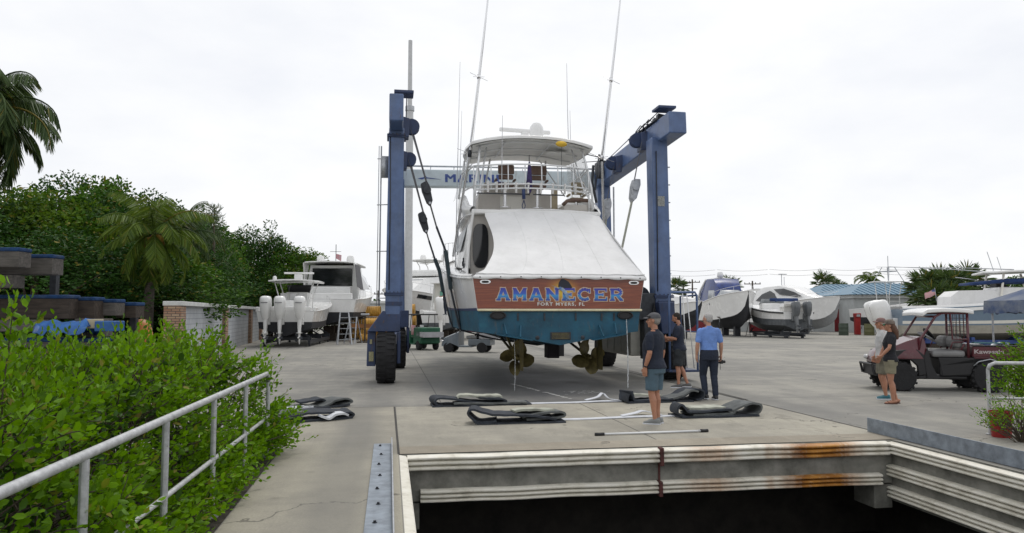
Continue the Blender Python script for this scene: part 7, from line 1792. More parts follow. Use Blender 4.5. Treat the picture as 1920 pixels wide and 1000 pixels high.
tag(MB().sheet([[(0, 0, z), (.10, .02, z - .02), (.22, 0, z - .05)] for z in (1.25, 1.0, .75)], (0, .01, 0)).build('small_flag', FLG, loc=ground_at(768, 657) + Vector((0, .5, 0)), smooth=True), 'small striped flag hanging at the corner of the green cart', 'flag')
# concrete-black keel block under the boat is far behind: stands on the yard
q = ground_at(1049, 668); tag(MB().bb(-.2, .2, -.2, .2, 0, .55).bb(-.22, .22, -.22, .22, .551, .60).build('bollard_block', BLACK, loc=q + Vector((0, .2, 0)), bevel=.02), 'small black block standing on the pavement between the propellers', 'block')
# blue canopy at right edge
q = at(2040, 590, 17.5); t = thing('blue_canopy', 'weathered navy canvas canopy on thin poles at the right edge', 'canopy', (q.x, q.y, 0), R(12))
hw = 1.45; zt0, zt1 = 2.10, 2.95
g = []
def side_pts(k, z, r):
    out = []
    for i in range(13): f_ = i / 12; out.append(f_)
m = MB()
for k in range(4):
    a = k * PI / 2; Rm = Matrix.Rotation(a, 3, 'Z'); rows = []
    for j_ in range(7):
        f_ = j_ / 6; w0 = hw * (1 - f_) + .04 * f_; z = zt0 + (zt1 - zt0) * f_ - .07 * math.sin(PI * f_)
        rows.append([Rm @ Vector((w0 * (2 * i / 10 - 1), -w0, z)) for i in range(11)])
    m.sheet(rows, (0, 0, -.012))
m.build('canopy_top', mk('navy_canopy', (.035, .06, .13), .7, var=.35, vs=2, var2=(.16, .18, .21)), t, smooth=40)
m = MB(); rs = np.random.RandomState(6)
for k in range(4):
    Rm = Matrix.Rotation(k * PI / 2, 3, 'Z'); r0 = []; r1 = []; r2 = []
    for i in range(29):
        x = hw * (2 * i / 28 - 1); w_ = .025 * math.sin(i * 1.9); r0.append(Rm @ Vector((x, -hw, zt0 + .005))); r1.append(Rm @ Vector((x, -hw - .02 + w_, zt0 - .15))); r2.append(Rm @ Vector((x, -hw - .02 - w_, zt0 - .30 + .02 * rs.normal())))
    m.sheet([r0, r1, r2], tuple(Rm @ Vector((0, .008, 0))))
m.build('valance', mk('faded_valance', (.045, .075, .16), .7, var=.35, vs=3, var2=(.22, .24, .27)), t, smooth=40)
for sx_ in (-1, 1):
    for sy_ in (-1, 1): MB().tube([(sx_ * (hw - .12), sy_ * (hw - .12), 0), (sx_ * (hw - .12), sy_ * (hw - .12), zt0 + .02)], .022, 8).build('pole', GALV, t)

# ================================================================== straps and slings on the ground
def ribbon_obj(pts, w_, th, mat, name, parent, loc=None, across=(0, 1, 0)):
    m = MB(); rings = []; ac = Vector(across)
    for i, p in enumerate(pts):
        p = Vector(p); a = Vector(pts[max(i - 1, 0)]); b_ = Vector(pts[min(i + 1, len(pts) - 1)]); d = (b_ - a).normalized(); n_ = d.cross(ac).normalized() * th / 2
        sk = Vector((0, 0, 0)); h = ac * w_ / 2
        rings.append([p - h - n_, p + h - n_, p + h + n_, p - h + n_])
    m.loft(rings); return m.build(name, mat, parent, smooth=40)
def smooth_path(P, n=8):
    P = [Vector(p) for p in P]; out = []
    for i in range(len(P) - 1):
        a = P[max(i - 1, 0)]; b_ = P[i]; c = P[i + 1]; d = P[min(i + 2, len(P) - 1)]
        for k in range(n):
            t = k / n; out.append(.5 * ((2 * b_) + (-a + c) * t + (2 * a - 5 * b_ + 4 * c - d) * t * t + (-a + 3 * b_ - 3 * c + d) * t ** 3))
    out.append(P[-1]); return out
def groundsling(label, pxa, pya, pxb, pyb, seed, folds, group='boat slings laid out on the apron', name='folded_sling'):
    a = ground_at(pxa, pya); b_ = ground_at(pxb, pyb); d = b_ - a; L_ = d.length; t = thing(name, label, 'sling', a, math.atan2(d.y, d.x), group)
    for k, (nm, path, mt, ww, yo) in enumerate(folds):
        pts = smooth_path([(x * L_, yo * 1.8, z) for x, z in path]); pts = [p + Vector((.015 * mnoise.noise(Vector((p.x * 6, seed + 3, k))), .07 * mnoise.noise(Vector((p.x * 2, seed, k))), .018 * abs(mnoise.noise(Vector((p.x * 5, seed, k + 9)))))) for p in pts]
        ribbon_obj(pts, ww * 1.6, .034, mt, nm, t, across=(.16 * math.sin(seed * 3 + k * 2), 1, .04 * math.sin(seed + k)))
    return t
DK = SLING
groundsling('long folded dark sling on the apron, rear row left, looped at its left end', 812, 762, 992, 757, 1,
    [('sling_band', [(.0, .03), (.0, .0), (.15, .012), (.5, .012), (.8, .012), (1.0, .015)], DK, .30, 0), ('sling_loop', [(.08, .03), (.015, .05), (.0, .13), (.05, .17), (.2, .14), (.4, .07), (.62, .05), (.72, .08), (.66, .13), (.45, .15)], DK, .26, .02),
     ('sling_pad', [(.25, .15), (.3, .19), (.5, .17), (.68, .16), (.72, .13)], SLINGP, .20, .04), ('sling_pad', [(.2, .06), (.4, .05), (.65, .04), (.95, .045)], SLINGG, .24, -.03)])
groundsling('long folded dark sling on the apron, front row left, with an open loop', 880, 794, 1050, 790, 2,
    [('sling_band', [(.05, .02), (.2, .012), (.6, .012), (1.02, .015)], DK, .30, 0), ('sling_loop', [(.30, .05), (.16, .03), (.08, .05), (.0, .16), (.0, .22), (.05, .24), (.16, .19), (.28, .15), (.5, .14), (.7, .12), (.95, .06)], DK, .28, .0),
     ('sling_fold', [(.55, .09), (.7, .13), (.9, .16), (1.02, .14), (1.0, .08), (.8, .06), (.6, .05)], SLINGG, .26, .03), ('sling_pad', [(.48, .17), (.56, .20), (.75, .185), (.92, .18)], SLINGP, .20, .05)])
def strap(label, pts, w_, seed, group='white straps between the folded slings'):
    t = thing('white_strap', label, 'strap', ground_at(*pts[0]), 0, group); o = ground_at(*pts[0])
    P = smooth_path([ground_at(px, py) - o + Vector((0, 0, .012 + .012 * abs(mnoise.noise(Vector((i * .8, seed, 0)))))) for i, (px, py) in enumerate(pts)])
    d = (P[-1] - P[0]).normalized(); ac = Vector((-d.y, d.x, 0)); ribbon_obj(P, w_, .012, STRAPW, 'strap_band', t, across=ac); return t, o, d, ac
t, o, d, ac = strap('white flat strap of the rear row, running to the right-hand sling', [(985, 758), (1040, 757), (1085, 756), (1125, 754), (1160, 753), (1172, 752)], .17, 1)
Pk = [ground_at(1098, 753) - o, ground_at(1120, 750) - o, ground_at(1130, 748) - o, ground_at(1142, 752) - o, ground_at(1160, 753) - o]; zz = (.03, .06, .12, .05, .03)
ribbon_obj(smooth_path([p + Vector((0, 0, z)) for p, z in zip(Pk, zz)]), .14, .01, STRAPW, 'strap_fold', t, across=ac)
t, o, d, ac = strap('white flat strap of the front row, running past the man in shorts', [(1045, 788), (1100, 787), (1150, 785), (1200, 783), (1232, 782), (1262, 781)], .17, 2)
Pk = [ground_at(1165, 783) - o, ground_at(1190, 780) - o, ground_at(1205, 778) - o, ground_at(1225, 780) - o, ground_at(1240, 781) - o]; zz = (.03, .05, .07, .05, .03)
ribbon_obj(smooth_path([p + Vector((0, 0, z)) for p, z in zip(Pk, zz)]), .15, .01, STRAPW, 'strap_fold', t, across=ac)
groundsling('stiff dark sling with upturned ends, rear row right, behind the man in shorts', 1172, 755, 1305, 751, 3,
    [('sling_band', [(.0, .20), (-.02, .10), (.0, .02), (.15, .012), (.5, .012), (.9, .015)], DK, .32, 0), ('sling_loop', [(.02, .24), (.04, .12), (.06, .05), (.15, .04), (.5, .05), (.7, .08), (.85, .20), (.95, .235), (1.02, .18), (1.0, .06), (.92, .02)], DK, .30, .01),
     ('sling_pad', [(.06, .16), (.25, .13), (.5, .12)], SLINGP, .22, .06), ('sling_fold', [(.55, .05), (.75, .12), (.88, .22), (.98, .20)], SLINGG, .34, .02)])
groundsling('stiff dark sling with upturned ends, front row right, lying nearest the slip', 1266, 782, 1414, 778, 4,
    [('sling_band', [(.0, .02), (.15, .012), (.5, .012), (.95, .015)], DK, .34, 0), ('sling_loop', [(.07, .03), (.0, .08), (.0, .17), (.04, .22), (.09, .15), (.14, .10), (.4, .10), (.66, .12)], DK, .32, .01),
     ('sling_fold', [(.16, .05), (.4, .05), (.64, .06), (.68, .12), (.80, .19), (.92, .22), (1.01, .17), (.98, .06), (.86, .02)], SLINGG, .32, .02), ('sling_pad', [(.14, .15), (.3, .14), (.6, .145)], SLINGP, .22, .06)])
groundsling('crumpled dark sling on the walkway, rear of the two by the railing end', 518, 772, 648, 760, 5,
    [('sling_band', [(.0, .03), (.3, .015), (.7, .015), (.98, .03)], DK, .30, 0), ('sling_loop', [(.1, .05), (.4, .05), (.6, .03), (.75, .12), (.9, .15), (1.0, .08), (.85, .04)], SLINGG, .28, .02), ('sling_pad', [(.0, .06), (.2, .05), (.45, .045)], STRAPW, .10, -.08), ('sling_fold', [(.35, .12), (.5, .13), (.66, .15), (.72, .12)], DK, .2, .1)], group='slings by the end of the railing')
groundsling('crumpled dark sling on the walkway, front of the two by the railing end', 516, 793, 660, 782, 6,
    [('sling_band', [(.0, .02), (.3, .015), (.7, .015), (.92, .02)], DK, .32, 0), ('sling_loop', [(.1, .09), (.35, .13), (.6, .13), (.85, .10), (.95, .11), (1.0, .07), (.95, .03), (.8, .04)], DK, .30, .02), ('sling_pad', [(.5, .09), (.6, .05), (.7, .10), (.8, .11), (.88, .07)], STRAPW, .12, -.12), ('sling_fold', [(.0, .14), (.2, .15), (.45, .13)], SLINGG, .34, .08)], group='slings by the end of the railing')
# brush pole lying on the apron
a = ground_at(1118, 818); b_ = ground_at(1325, 811); d = b_ - a
t = thing('boat_hook_pole', 'long white pole with dark ends lying on the apron near the slip edge', 'pole', a, math.atan2(d.y, d.x)); L_ = d.length
MB().tube([(.05, 0, .025), (L_ - .05, 0, .025)], .016, 10).build('shaft', ALU, t, smooth=True); MB().tube([(-.02, 0, .026), (.12, 0, .026)], .024, 10).build('grip', BLACK, t, smooth=True); MB().tube([(L_ - .1, 0, .026), (L_ + .02, 0, .026)], .026, 10).build('tip', BLACK, t, smooth=True)
# two long poles leaning inside the lift platform
for k, (xa, xb, l_) in enumerate((((7.62, 9.35, 2.35), (7.70, 9.30, .33), 'long white pole leaning in the lift platform, left one'), ((7.74, 9.36, 2.35), (7.90, 9.30, .33), 'long white pole leaning in the lift platform, right one'))):
    m = MB().tube([W(*xa), W(*xb)], .014, 8); tag(m.build('leaning_pole', ALU, smooth=True), l_, 'pole', 'poles leaning in the lift platform')
# ================================================================== people
SKIN = mk('skin_tan', (.42, .20, .125), .5, var=.12, vs=12, bump=.05, bs=120)
SKIN2 = mk('skin_fair', (.46, .25, .17), .5, var=.12, vs=12, bump=.05, bs=120)
def cloth(name, col, **k): return mk(name, col, .85, var=k.get('var', .18), vs=5, bump=.35, bs=22)
EYEW = mk('eye_white', (.6, .6, .58), .3); EYED = mk('eye_dark', (.02, .015, .01), .2)
def person(label, loc, hd, h, pose, skin, shirt, bottoms, shoes, hair, extras=None, build=1.0, longpants=False, female=False, group=None):
    """local frame: faces +Y, x to the person's right; metres at 1.75 m, scaled to h"""
    root = thing('person', label, 'person', loc, hd, group); k = h / 1.75
    P = dict(pose)
    def V(t): return Vector(t) * k
    hipz = .92; lean = P.get('lean', 0.0)
    sh_w = (.185 if not female else .165) * (1 + .3 * (build - 1)); hip_w = .095 if not female else .10
    shy = lean
    # torso rings (z, rx, ry, yoff)
    def torso(m, grow, z0, z1, arms=True):
        T = [(.80, .150, .115, .0), (.88, .168, .125, -.01), (.95, .165, .120, .0), (1.04, .148, .108, .012), (1.14, .150, .112, .016), (1.26, .165, .115, .01), (1.36, .178, .112, .0), (1.425, .160, .090, -.008), (1.465, .105, .068, -.01), (1.50, .062, .060, -.008)]
        if female: T = [(.80, .158, .118, .0), (.88, .172, .128, -.01), (.95, .160, .118, .0), (1.04, .132, .10, .008), (1.14, .135, .104, .012), (1.26, .150, .120, .022), (1.36, .158, .108, .0), (1.425, .142, .085, -.008), (1.465, .09, .062, -.01), (1.50, .052, .052, -.008)]
        rg = []
        for z, rx, ry, yo in T:
            if z < z0 - 1e-6 or z > z1 + 1e-6: continue
            b = build if z < 1.35 else 1 + (build - 1) * .4
            by = 1 + (b - 1) * (1.5 if .95 < z < 1.3 else 1.0)
            gg = grow + (.014 if grow > 0 and z < 1.0 and not P.get('tuck') else 0)
            rx = rx * b + gg; ry = ry * by + gg; yy = yo + (by - 1) * .06 + shy * max(0, (z - .92) / .5)
            rg.append([V((rx * math.copysign(abs(math.cos(a)) ** .85, math.cos(a)), yy + ry * math.copysign(abs(math.sin(a)) ** .9, math.sin(a)), z)) for a in [2 * PI * i / 20 for i in range(20)]])
        m.loft(rg)
    hx, hy = P.get('head', (0, .02)); hyaw = P.get('head_yaw', 0.0); hp = P.get('head_pitch', 0.0)
    HC = Vector((hx, shy + hy, 1.635)); HR = Euler((hp, 0, hyaw)).to_matrix()
    def H(x, y, z): return (HC + HR @ Vector((x, y, z))) * k
    m = MB()
    torso(m, -.016, .88, 1.50)
    m.cap([V((0, shy - .01, 1.42)), V((hx * .4, shy - .002, 1.50)), V((hx * .8, shy + hy * .6, 1.58))], [.058 * k, .053 * k, .055 * k], 14)
    def hell(c, r, rot=None):
        rr = HR @ (Euler(rot).to_matrix() if rot else Matrix.Identity(3)); m.ell(H(*c), tuple(q * k for q in r), 16, 12, rr.to_euler())
    hell((0, -.012, .025), (.076, .096, .092)); hell((0, .028, -.035), (.058, .068, .078)); hell((0, .055, -.088), (.034, .034, .026)); hell((0, .060, .018), (.060, .030, .030)); hell((0, .066, -.052), (.030, .026, .020))
    m.cap([H(0, .088, .012), H(0, .108, -.022)], [.009 * k, .0145 * k], 8)
    for s_ in (-1, 1): hell((s_ * .078, -.005, -.008), (.010, .020, .032)); hell((s_ * .040, .052, -.022), (.024, .024, .022))
    for s_, nm in ((1, 'R'), (-1, 'L')):
        el, wr, hdv = P['arm' + nm]; sh = Vector((s_ * sh_w, shy - .005, 1.405)); el = Vector(el); wr = Vector(wr)
        m.cap([V(sh), V(sh.lerp(el, .35)), V(sh.lerp(el, .8)), V(el), V(el.lerp(wr, .3)), V(el.lerp(wr, .75)), V(wr)], [q * k * (1 if not female else .86) for q in (.046, .049, .043, .041, .043, .032, .026)], 12)
        # hand: palm with four unequal bent fingers and a side thumb
        hd_ = Vector(hdv).normalized(); side = Vector(P.get('palm' + nm, (0, 1, 0))); side = (side - hd_ * side.dot(hd_)).normalized(); nrm = hd_.cross(side).normalized()
        if P.get('curl' + nm): cu = P['curl' + nm]
        else: cu = .5
        inw = nrm if nrm.x * s_ < 0 else -nrm
        pc = wr + hd_ * .05
        m.loft([[V(wr + hd_ * q + side * a_ + inw * b_) for a_, b_ in ((-w1, -t1), (w1, -t1), (w1, t1), (-w1, t1))] for q, w1, t1 in ((-.005, .024, .018), (.03, .036, .016), (.075, .042, .014), (.09, .040, .012))])
        for i, ln in enumerate((.070, .078, .073, .058)):
            b0 = wr + hd_ * .085 + side * (.032 - .0215 * i); d1 = (hd_ + inw * .25 * cu + side * (.08 - .05 * i)).normalized(); b1 = b0 + d1 * ln * .45; d2 = (hd_ + inw * 1.1 * cu).normalized(); b2 = b1 + d2 * ln * .32; b3 = b2 + (hd_ * .6 + inw * 1.8 * cu).normalized() * ln * .25
            m.cap([V(b0), V(b1), V(b2), V(b3)], [.0098 * k, .0092 * k, .0085 * k, .0075 * k], 8)
        t0 = wr + hd_ * .025 + side * .030; t1 = t0 + (hd_ * .6 + side * .75 + inw * .3).normalized() * .038; t2 = t1 + (hd_ * .95 + side * .2 + inw * .35).normalized() * .030
        m.cap([V(t0), V(t1), V(t2)], [.0135 * k, .011 * k, .009 * k], 8)
    legs = {}
    for s_, nm in ((1, 'R'), (-1, 'L')):
        kn, an, toe = P['leg' + nm]; hipj = Vector((s_ * hip_w, 0, .88)); kn = Vector(kn); an = Vector(an); legs[nm] = (hipj, kn, an, Vector(toe))
        th = 1.0 if not female else 1.02
        m.cap([V(hipj), V(hipj.lerp(kn, .4)), V(hipj.lerp(kn, .85)), V(kn), V(kn.lerp(an, .28) + Vector((0, -.012, 0))), V(kn.lerp(an, .7)), V(an)], [q * k * th for q in (.088, .078, .058, .053, .056, .038, .034)], 14)
        td = Vector(toe).normalized(); m.cap([V(an + Vector((0, 0, -.03)) - td * .045), V(an + td * .06 + Vector((0, 0, -.055))), V(an + td * .15 + Vector((0, 0, -.068)))], [.036 * k, .034 * k, .024 * k], 12)
    fused(m, 'body', skin, root, .0062 * k, 3, .5)
    # shirt
    if shirt:
        m = MB(); torso(m, .012, .88 if not P.get('tuck') else .95, 1.465)
        zc = 1.29
        for s_, nm in ((1, 'R'), (-1, 'L')):
            el = Vector(P['arm' + nm][0]); sh = Vector((s_ * sh_w, shy - .005, 1.405)); ln = P.get('sleeve', .62)
            sh = sh + Vector((-s_ * .008, 0, -.014)); m.cap([V(sh), V(sh.lerp(el, .3)), V(sh.lerp(el, ln))], [.066 * k, .070 * k * (1 if not female else .88), .064 * k * (1 if not female else .9)], 14)
        m.loft([[V((r * math.cos(a), shy - .008 + r * math.sin(a), z)) for a in [2 * PI * i / 16 for i in range(16)]] for r, z in ((.085, 1.44), (.070, 1.485), (.066, 1.50))])
        fused(m, 'shirt', shirt, root, .010 * k, 4, .5, wrinkle=.008)
    # bottoms
    m = MB(); m2 = []
    rg = []
    for z, rx, ry in (((1.01, .168, .136) if P.get('tuck') else (.98, .158, .118)), (.95, .180, .138) if P.get('tuck') else (.94, .168, .126), (.88, .182, .138), (.80, .176, .132)):
        b = 1 + (build - 1) * .8; rg.append([V((rx * b * math.cos(a) + .0, ry * b * math.sin(a) - .005, z)) for a in [2 * PI * i / 20 for i in range(20)]])
    m.loft(rg)
    for nm in 'RL':
        hipj, kn, an, toe = legs[nm]
        if longpants: m.cap([V(hipj), V(hipj.lerp(kn, .5)), V(kn), V(kn.lerp(an, .5) + Vector((0, -.008, 0))), V(kn.lerp(an, .96))], [q * k for q in (.106, .094, .074, .066, .060)], 14)
        else:
            f_ = P.get('short', .9); e = hipj.lerp(kn, f_); m.tube([V(hipj + Vector((0, 0, .04))), V(hipj.lerp(kn, .45)), V(hipj.lerp(kn, f_ * .9)), V(e)], [q * k * P.get('baggy', 1) for q in (.098, .100, .096, .094)], 16)
    fused(m, 'trousers' if longpants else 'shorts', bottoms, root, .010 * k, 3, .5, wrinkle=.007)
    # shoes
    for nm in 'RL':
        hipj, kn, an, toe = legs[nm]; td = toe.normalized(); sd_ = Vector((td.y, -td.x, 0)); gz = an.z - .088
        if P.get('sandals'):
            m = MB(); pts = [(an - td * .075 + td * (.25 * q) + sd_ * w_ * s2) for q, w_, s2 in ((0, .025, -1), (.3, .038, -1), (.75, .045, -1), (1, .018, -1), (1, .018, 1), (.75, .045, 1), (.3, .038, 1), (0, .025, 1))]
            m.prism([V((p.x, p.y, gz + .002)) for p in pts], (0, 0, .018)); o = m.build('sandal', shoes, root, bevel=.004)
            a = an + td * .12; MB().tube([V((a + sd_ * .042 - td * .03).to_tuple()[:2] + (gz + .03,)), V((a.x, a.y, gz + .062)), V((a - sd_ * .042 - td * .03).to_tuple()[:2] + (gz + .03,))], .006, 6).build('sandal_strap', shoes, o)
            continue
        m = MB(); rg = []
        for q, w_, hh in ((-.085, .022, .055), (-.07, .036, .085), (-.02, .040, .095), (.05, .042, .075), (.11, .047, .058), (.165, .042, .042), (.185, .022, .030)):
            c = an + td * q; rg.append([V(c + sd_ * w_ * math.copysign(abs(math.cos(a)) ** .7, math.cos(a)) + Vector((0, 0, -an.z + gz + .006 + hh * (.5 + .5 * math.copysign(abs(math.sin(a)) ** .8, math.sin(a)))))) for a in [2 * PI * i / 14 for i in range(14)]])
        m.loft(rg); o = m.build('shoe', shoes, root, smooth=50)
        m = MB(); pts = [(an + td * q + sd_ * w_ * s2) for q, w_, s2 in ((-.09, .028, -1), (-.02, .045, -1), (.11, .052, -1), (.175, .044, -1), (.195, .018, -1), (.195, .018, 1), (.175, .044, 1), (.11, .052, 1), (-.02, .045, 1), (-.09, .028, 1))]
        m.prism([V((p.x, p.y, gz)) for p in pts], (0, 0, .022)); m.build('sole', P.get('sole', STRAPW), o, bevel=.003)
    # face details and hair
    for s_ in (-1, 1):
        MB().ell(H(s_ * .031, .081, .004), (.011 * k, .008 * k, .007 * k), 10, 8).build('eye', EYED, root, smooth=True)
    MB().cap([H(-.022, .093, -.048), H(0, .098, -.050), H(.022, .093, -.048)], [.004 * k] * 3, 6).build('mouth', mk('lip', (.30, .10, .08), .5), root, smooth=True)
    if hair is not None:
        mt, style = hair; m = MB()
        def he(c, r): m.ell(H(*c), tuple(q * k for q in r), 16, 12, HR.to_euler())
        he((0, -.026, .038), (.082, .094, .088)); he((0, -.045, -.005), (.078, .066, .070))
        if style == 'long':
            he((0, -.065, -.05), (.075, .045, .10)); m.cap([H(0, -.07, -.03), V(Vector((0, shy - .105, 1.50))), V(Vector((0, shy - .125, 1.38)))], [.07 * k, .066 * k, .045 * k], 12)
        if style == 'beard': pass
        fused(m, 'hair', mt, root, .008 * k, 2)
        if style == 'beard':
            m = MB(); he((0, .045, -.075), (.050, .048, .038)); fused(m, 'beard', mt, root, .007 * k, 2)
    if extras: extras(root, k, V, H, HR)
    return root
def cap_hat(mat, brimmat=None, brim=1):
    def f_(root, k, V, H, HR):
        m = MB(); rg = []
        for z, r in ((.035, 1.0), (.06, .99), (.09, .90), (.112, .70), (.126, .40), (.131, .08)):
            rg.append([Vector(H(.088 * r * math.cos(a), -.014 + .106 * r * math.sin(a), z)) for a in [2 * PI * i / 20 for i in range(20)]])
        m.loft(rg); o = m.build('cap', mat, root, smooth=40)
        m = MB(); g = []
        for j_ in range(5): g.append([Vector(H((.078 + .0 * j_) * math.sin(a) , .045 + brim * (.045 + .075 * j_ / 4) * math.cos(a) * 1.0, .040 - .004 * j_ * j_ / 4 + .012 * math.cos(a * 1.2))) for a in [R(-75 + 15 * i) for i in range(11)]])
        m.sheet(g, tuple(HR @ Vector((0, 0, .004)))); m.build('brim', brimmat or mat, o, smooth=True)
    return f_
def seq(*fs):
    def f_(*a):
        for g_ in fs: g_(*a)
    return f_
def goggles(front=True, lens=None, up=.0, back=False):
    def f_(root, k, V, H, HR):
        y = .088
        m = MB()
        for s_ in (-1, 1): m.ell(H(s_ * .034, y + .012, .004 + up), (.027 * k, .012 * k, .019 * k), 12, 8, HR.to_euler())
        o = m.build('sunglasses', lens, root, smooth=True)
        m = MB()
        for s_ in (-1, 1): m.tube([H(s_ * .058, y, .008 + up), H(s_ * .086, .01, .008 + up), H(s_ * .084, -.05, .0 + up)], .0035 * k, 6)
        m.build('temple', BLACK, o)
    return f_
def watch(nm, P):
    def f_(root, k, V, H, HR):
        el, wr, _ = P['arm' + nm]; a = Vector(wr); d = (Vector(wr) - Vector(el)).normalized(); MB().lathe([(.031, -.012), (.034, 0), (.031, .012)], V(a - d * .02), d, 14).build('wristwatch', BLACK, root, smooth=True)
    return f_
def face_to(dx, dy): return math.atan2(-dx, dy)
# man in shorts at the slip edge, facing left and slightly away
P1 = dict(lean=.0, head=(0, .015), head_yaw=R(20), armL=((-.235, -.03, 1.13), (-.225, .055, .90), (.05, .12, -1)), armR=((.235, -.03, 1.13), (.235, .04, .90), (-.05, .1, -1)), legL=((-.085, .02, .48), (-.075, -.03, .088), (-.25, 1, 0)), legR=((.095, .03, .48), (.10, .0, .088), (.12, 1, 0)), sleeve=.72, short=.86, baggy=1.06, palmL=(0, 1, 0))
q = ground_at(1229, 795)
def visor_goggles(root, k, V, H, HR):
    m = MB(); m.tube([H(-.085, .05, .062), H(0, .095, .068), H(.085, .05, .062)], .014 * k, 8); m.build('goggles', BLACK, root, smooth=True)
person('man in navy t-shirt, denim shorts and grey cap standing near the slip edge', (q.x, q.y, 0), face_to(-.80, .60), 1.79, P1, SKIN, cloth('navy_tee', (.012, .018, .035)), cloth('denim_shorts', (.075, .125, .165)), mk('grey_trainers', (.22, .23, .23), .8, bump=.3), (mk('grey_hair', (.28, .26, .24), .8, bump=.5), 'short'), seq(cap_hat(cloth('grey_cap', (.10, .10, .11))), visor_goggles, watch('L', P1)), build=1.16)
# man by the lift, forearms raised in front
P2 = dict(lean=.02, head=(0, .05), head_pitch=R(-22), armL=((-.22, .06, 1.15), (-.10, .30, 1.17), (.7, .5, .0)), armR=((.23, .04, 1.13), (.12, .31, 1.10), (-.8, .4, .0)), legL=((-.085, .04, .48), (-.10, .02, .088), (-.1, 1, 0)), legR=((.09, -.0, .48), (.08, -.16, .098), (.1, 1, 0)), sleeve=.72, short=.92, baggy=1.12, palmL=(0, 0, 1), palmR=(0, 0, 1), curlL=.9, curlR=.9)
q = ground_at(1277, 727)
person('bearded man in navy t-shirt and dark shorts, forearms raised, beside the lift platform', (q.x - .02, q.y, 0), face_to(-.93, .36), 1.80, P2, SKIN, cloth('navy_tee_b', (.014, .02, .04)), cloth('dark_shorts', (.03, .035, .04), var=.5), mk('dark_trainers', (.12, .12, .12), .8), (mk('dark_hair', (.02, .014, .01), .8, bump=.5), 'beard'), None, build=1.04)
# man in blue polo from behind
P3 = dict(tuck=True, lean=-.0, head=(-.015, .02), head_yaw=R(35), armL=((-.245, -.02, 1.14), (-.255, .03, .90), (.02, .06, -1)), armR=((.245, -.03, 1.14), (.27, .05, .90), (.0, .1, -1)), legL=((-.10, .10, .49), (-.10, -.02, .10), (-.25, 1, 0)), legR=((.10, .02, .48), (.085, -.10, .088), (.1, 1, 0)), sleeve=.78, curlR=1.0)
q = ground_at(1331, 749)
def camera_in_hand(root, k, V, H, HR):
    pass
pm = person('grey-haired man in light blue polo and navy trousers seen from behind', (q.x, q.y, 0), face_to(-.10, 1), 1.79, P3, SKIN2, cloth('blue_polo', (.15, .27, .62)), cloth('navy_trousers', (.015, .022, .042)), mk('black_shoes', (.015, .015, .017), .4), (mk('silver_hair', (.42, .41, .40), .8, bump=.5), 'short'), None, build=1.08, longpants=True)
cpos = pm.matrix_basis @ Vector((.275, .085, .80))
c = thing('camera', 'small black camera held in the right hand of the man in the blue polo', 'camera', Matrix.LocRotScale(pm.location, pm.rotation_euler, None) @ Vector((.283, .085, .775)), face_to(-.10, 1))
MB().box((0, 0, 0), (.06, .12, .085)).build('body', BLACK, c, bevel=.01); MB().lathe([(0, 0), (.032, 0), (.032, .06), (.026, .065), (0, .055)], (0.03, 0, 0), (1, 0, 0), 16).build('lens', BLACK, c, smooth=35); MB().tube([(0, .05, -.03), (.01, .06, -.12), (.0, .03, -.17)], .006, 6).build('wrist_strap', BLACK, c)
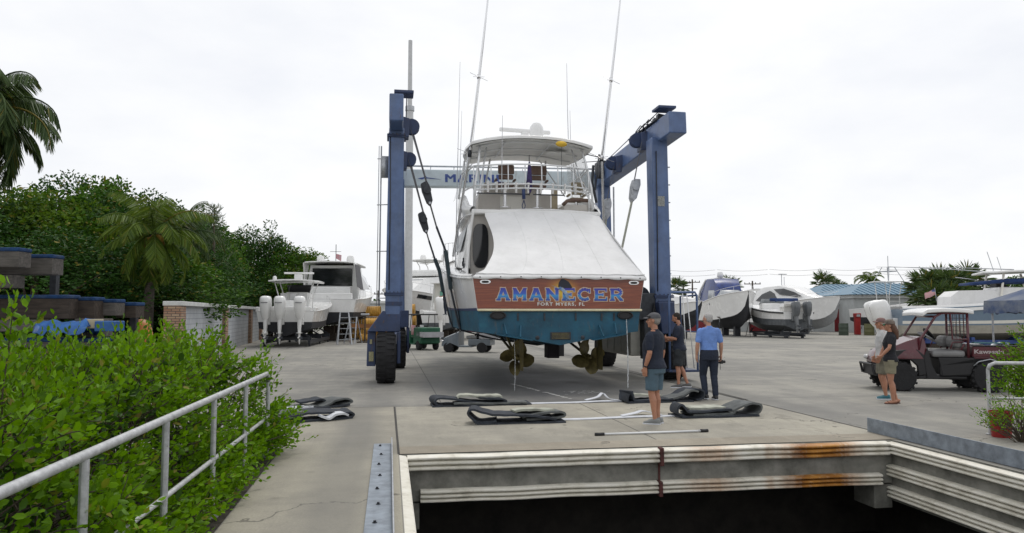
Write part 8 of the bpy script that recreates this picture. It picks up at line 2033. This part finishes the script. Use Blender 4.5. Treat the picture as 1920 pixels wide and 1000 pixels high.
# woman by the utility vehicle
P4 = dict(lean=-.01, head=(0, .015), head_yaw=R(0), armL=((-.235, .05, 1.17), (-.205, .20, 1.00), (.5, .5, -.6)), armR=((.27, -.10, 1.17), (.16, .04, 1.02), (-.6, .5, -.4)), legL=((-.085, .02, .48), (-.08, -.02, .088), (-.1, 1, 0)), legR=((.085, .0, .48), (.075, -.10, .088), (.05, 1, 0)), sleeve=.55, short=.62, baggy=1.02, sandals=True)
q = ground_at(1672, 757)
GREENL = mk('green_mirror_lens', (.05, .45, .25), .12, metal=.6)
person('woman with long brown hair, black t-shirt and khaki shorts standing before the maroon vehicle', (q.x, q.y, 0), face_to(-.93, .30), 1.66, P4, SKIN, cloth('black_tee', (.012, .013, .018)), cloth('khaki_shorts', (.24, .22, .15)), mk('brown_sandals', (.10, .04, .03), .7), (mk('brown_hair', (.10, .045, .025), .6, bump=.5), 'long'), seq(cap_hat(cloth('camo_cap', (.16, .13, .11), var=.5), None, 1), goggles(True, GREENL, .012)), female=True, build=.98)
P5 = dict(lean=.0, head=(0, .03), head_yaw=R(5), armL=((-.235, .02, 1.14), (-.23, .12, .92), (.1, .4, -1)), armR=((.235, .0, 1.14), (.22, .10, .92), (-.1, .4, -1)), legL=((-.085, .02, .48), (-.08, -.02, .088), (-.1, 1, 0)), legR=((.085, .03, .48), (.085, -.06, .088), (.05, 1, 0)), sleeve=.7, short=.85, baggy=1.1)
q = ground_at(1665, 750)
person('man in khaki shorts and teal shoes standing half hidden behind the woman', (q.x - .02, q.y + .12, 0), face_to(-.95, .2), 1.69, P5, SKIN, cloth('white_tee', (.55, .55, .55)), cloth('khaki_shorts_b', (.17, .16, .12)), mk('teal_shoes', (.03, .14, .18), .7), (mk('brown_hair', (.10, .045, .025), .6, bump=.5), 'short'), cap_hat(cloth('pinkish_cap', (.20, .12, .11))), build=1.0)
# worker on the open boat
pb = at(835, 575, 44.5)
P6 = dict(lean=.05, armL=((-.24, .05, 1.15), (-.12, .26, 1.12), (.6, .4, 0)), armR=((.24, .05, 1.15), (.14, .28, 1.12), (-.6, .4, 0)), legL=((-.09, .02, .48), (-.10, 0, .088), (0, 1, 0)), legR=((.09, .02, .48), (.10, -.04, .088), (0, 1, 0)), sleeve=.7)
person('person in dark navy clothes standing aboard the open outboard boat', (pb.x, pb.y, 1.72), face_to(-.9, -.3), 1.7, P6, SKIN, cloth('navy_tee', (.012, .018, .035)), cloth('navy_trousers', (.015, .022, .042)), mk('black_shoes', (.015, .015, .017), .4), (mk('dark_hair', (.02, .014, .01), .8, bump=.5), 'short'), None, longpants=True)
for o in list(bpy.data.objects):
    if o.type == 'EMPTY': o.hide_render = False
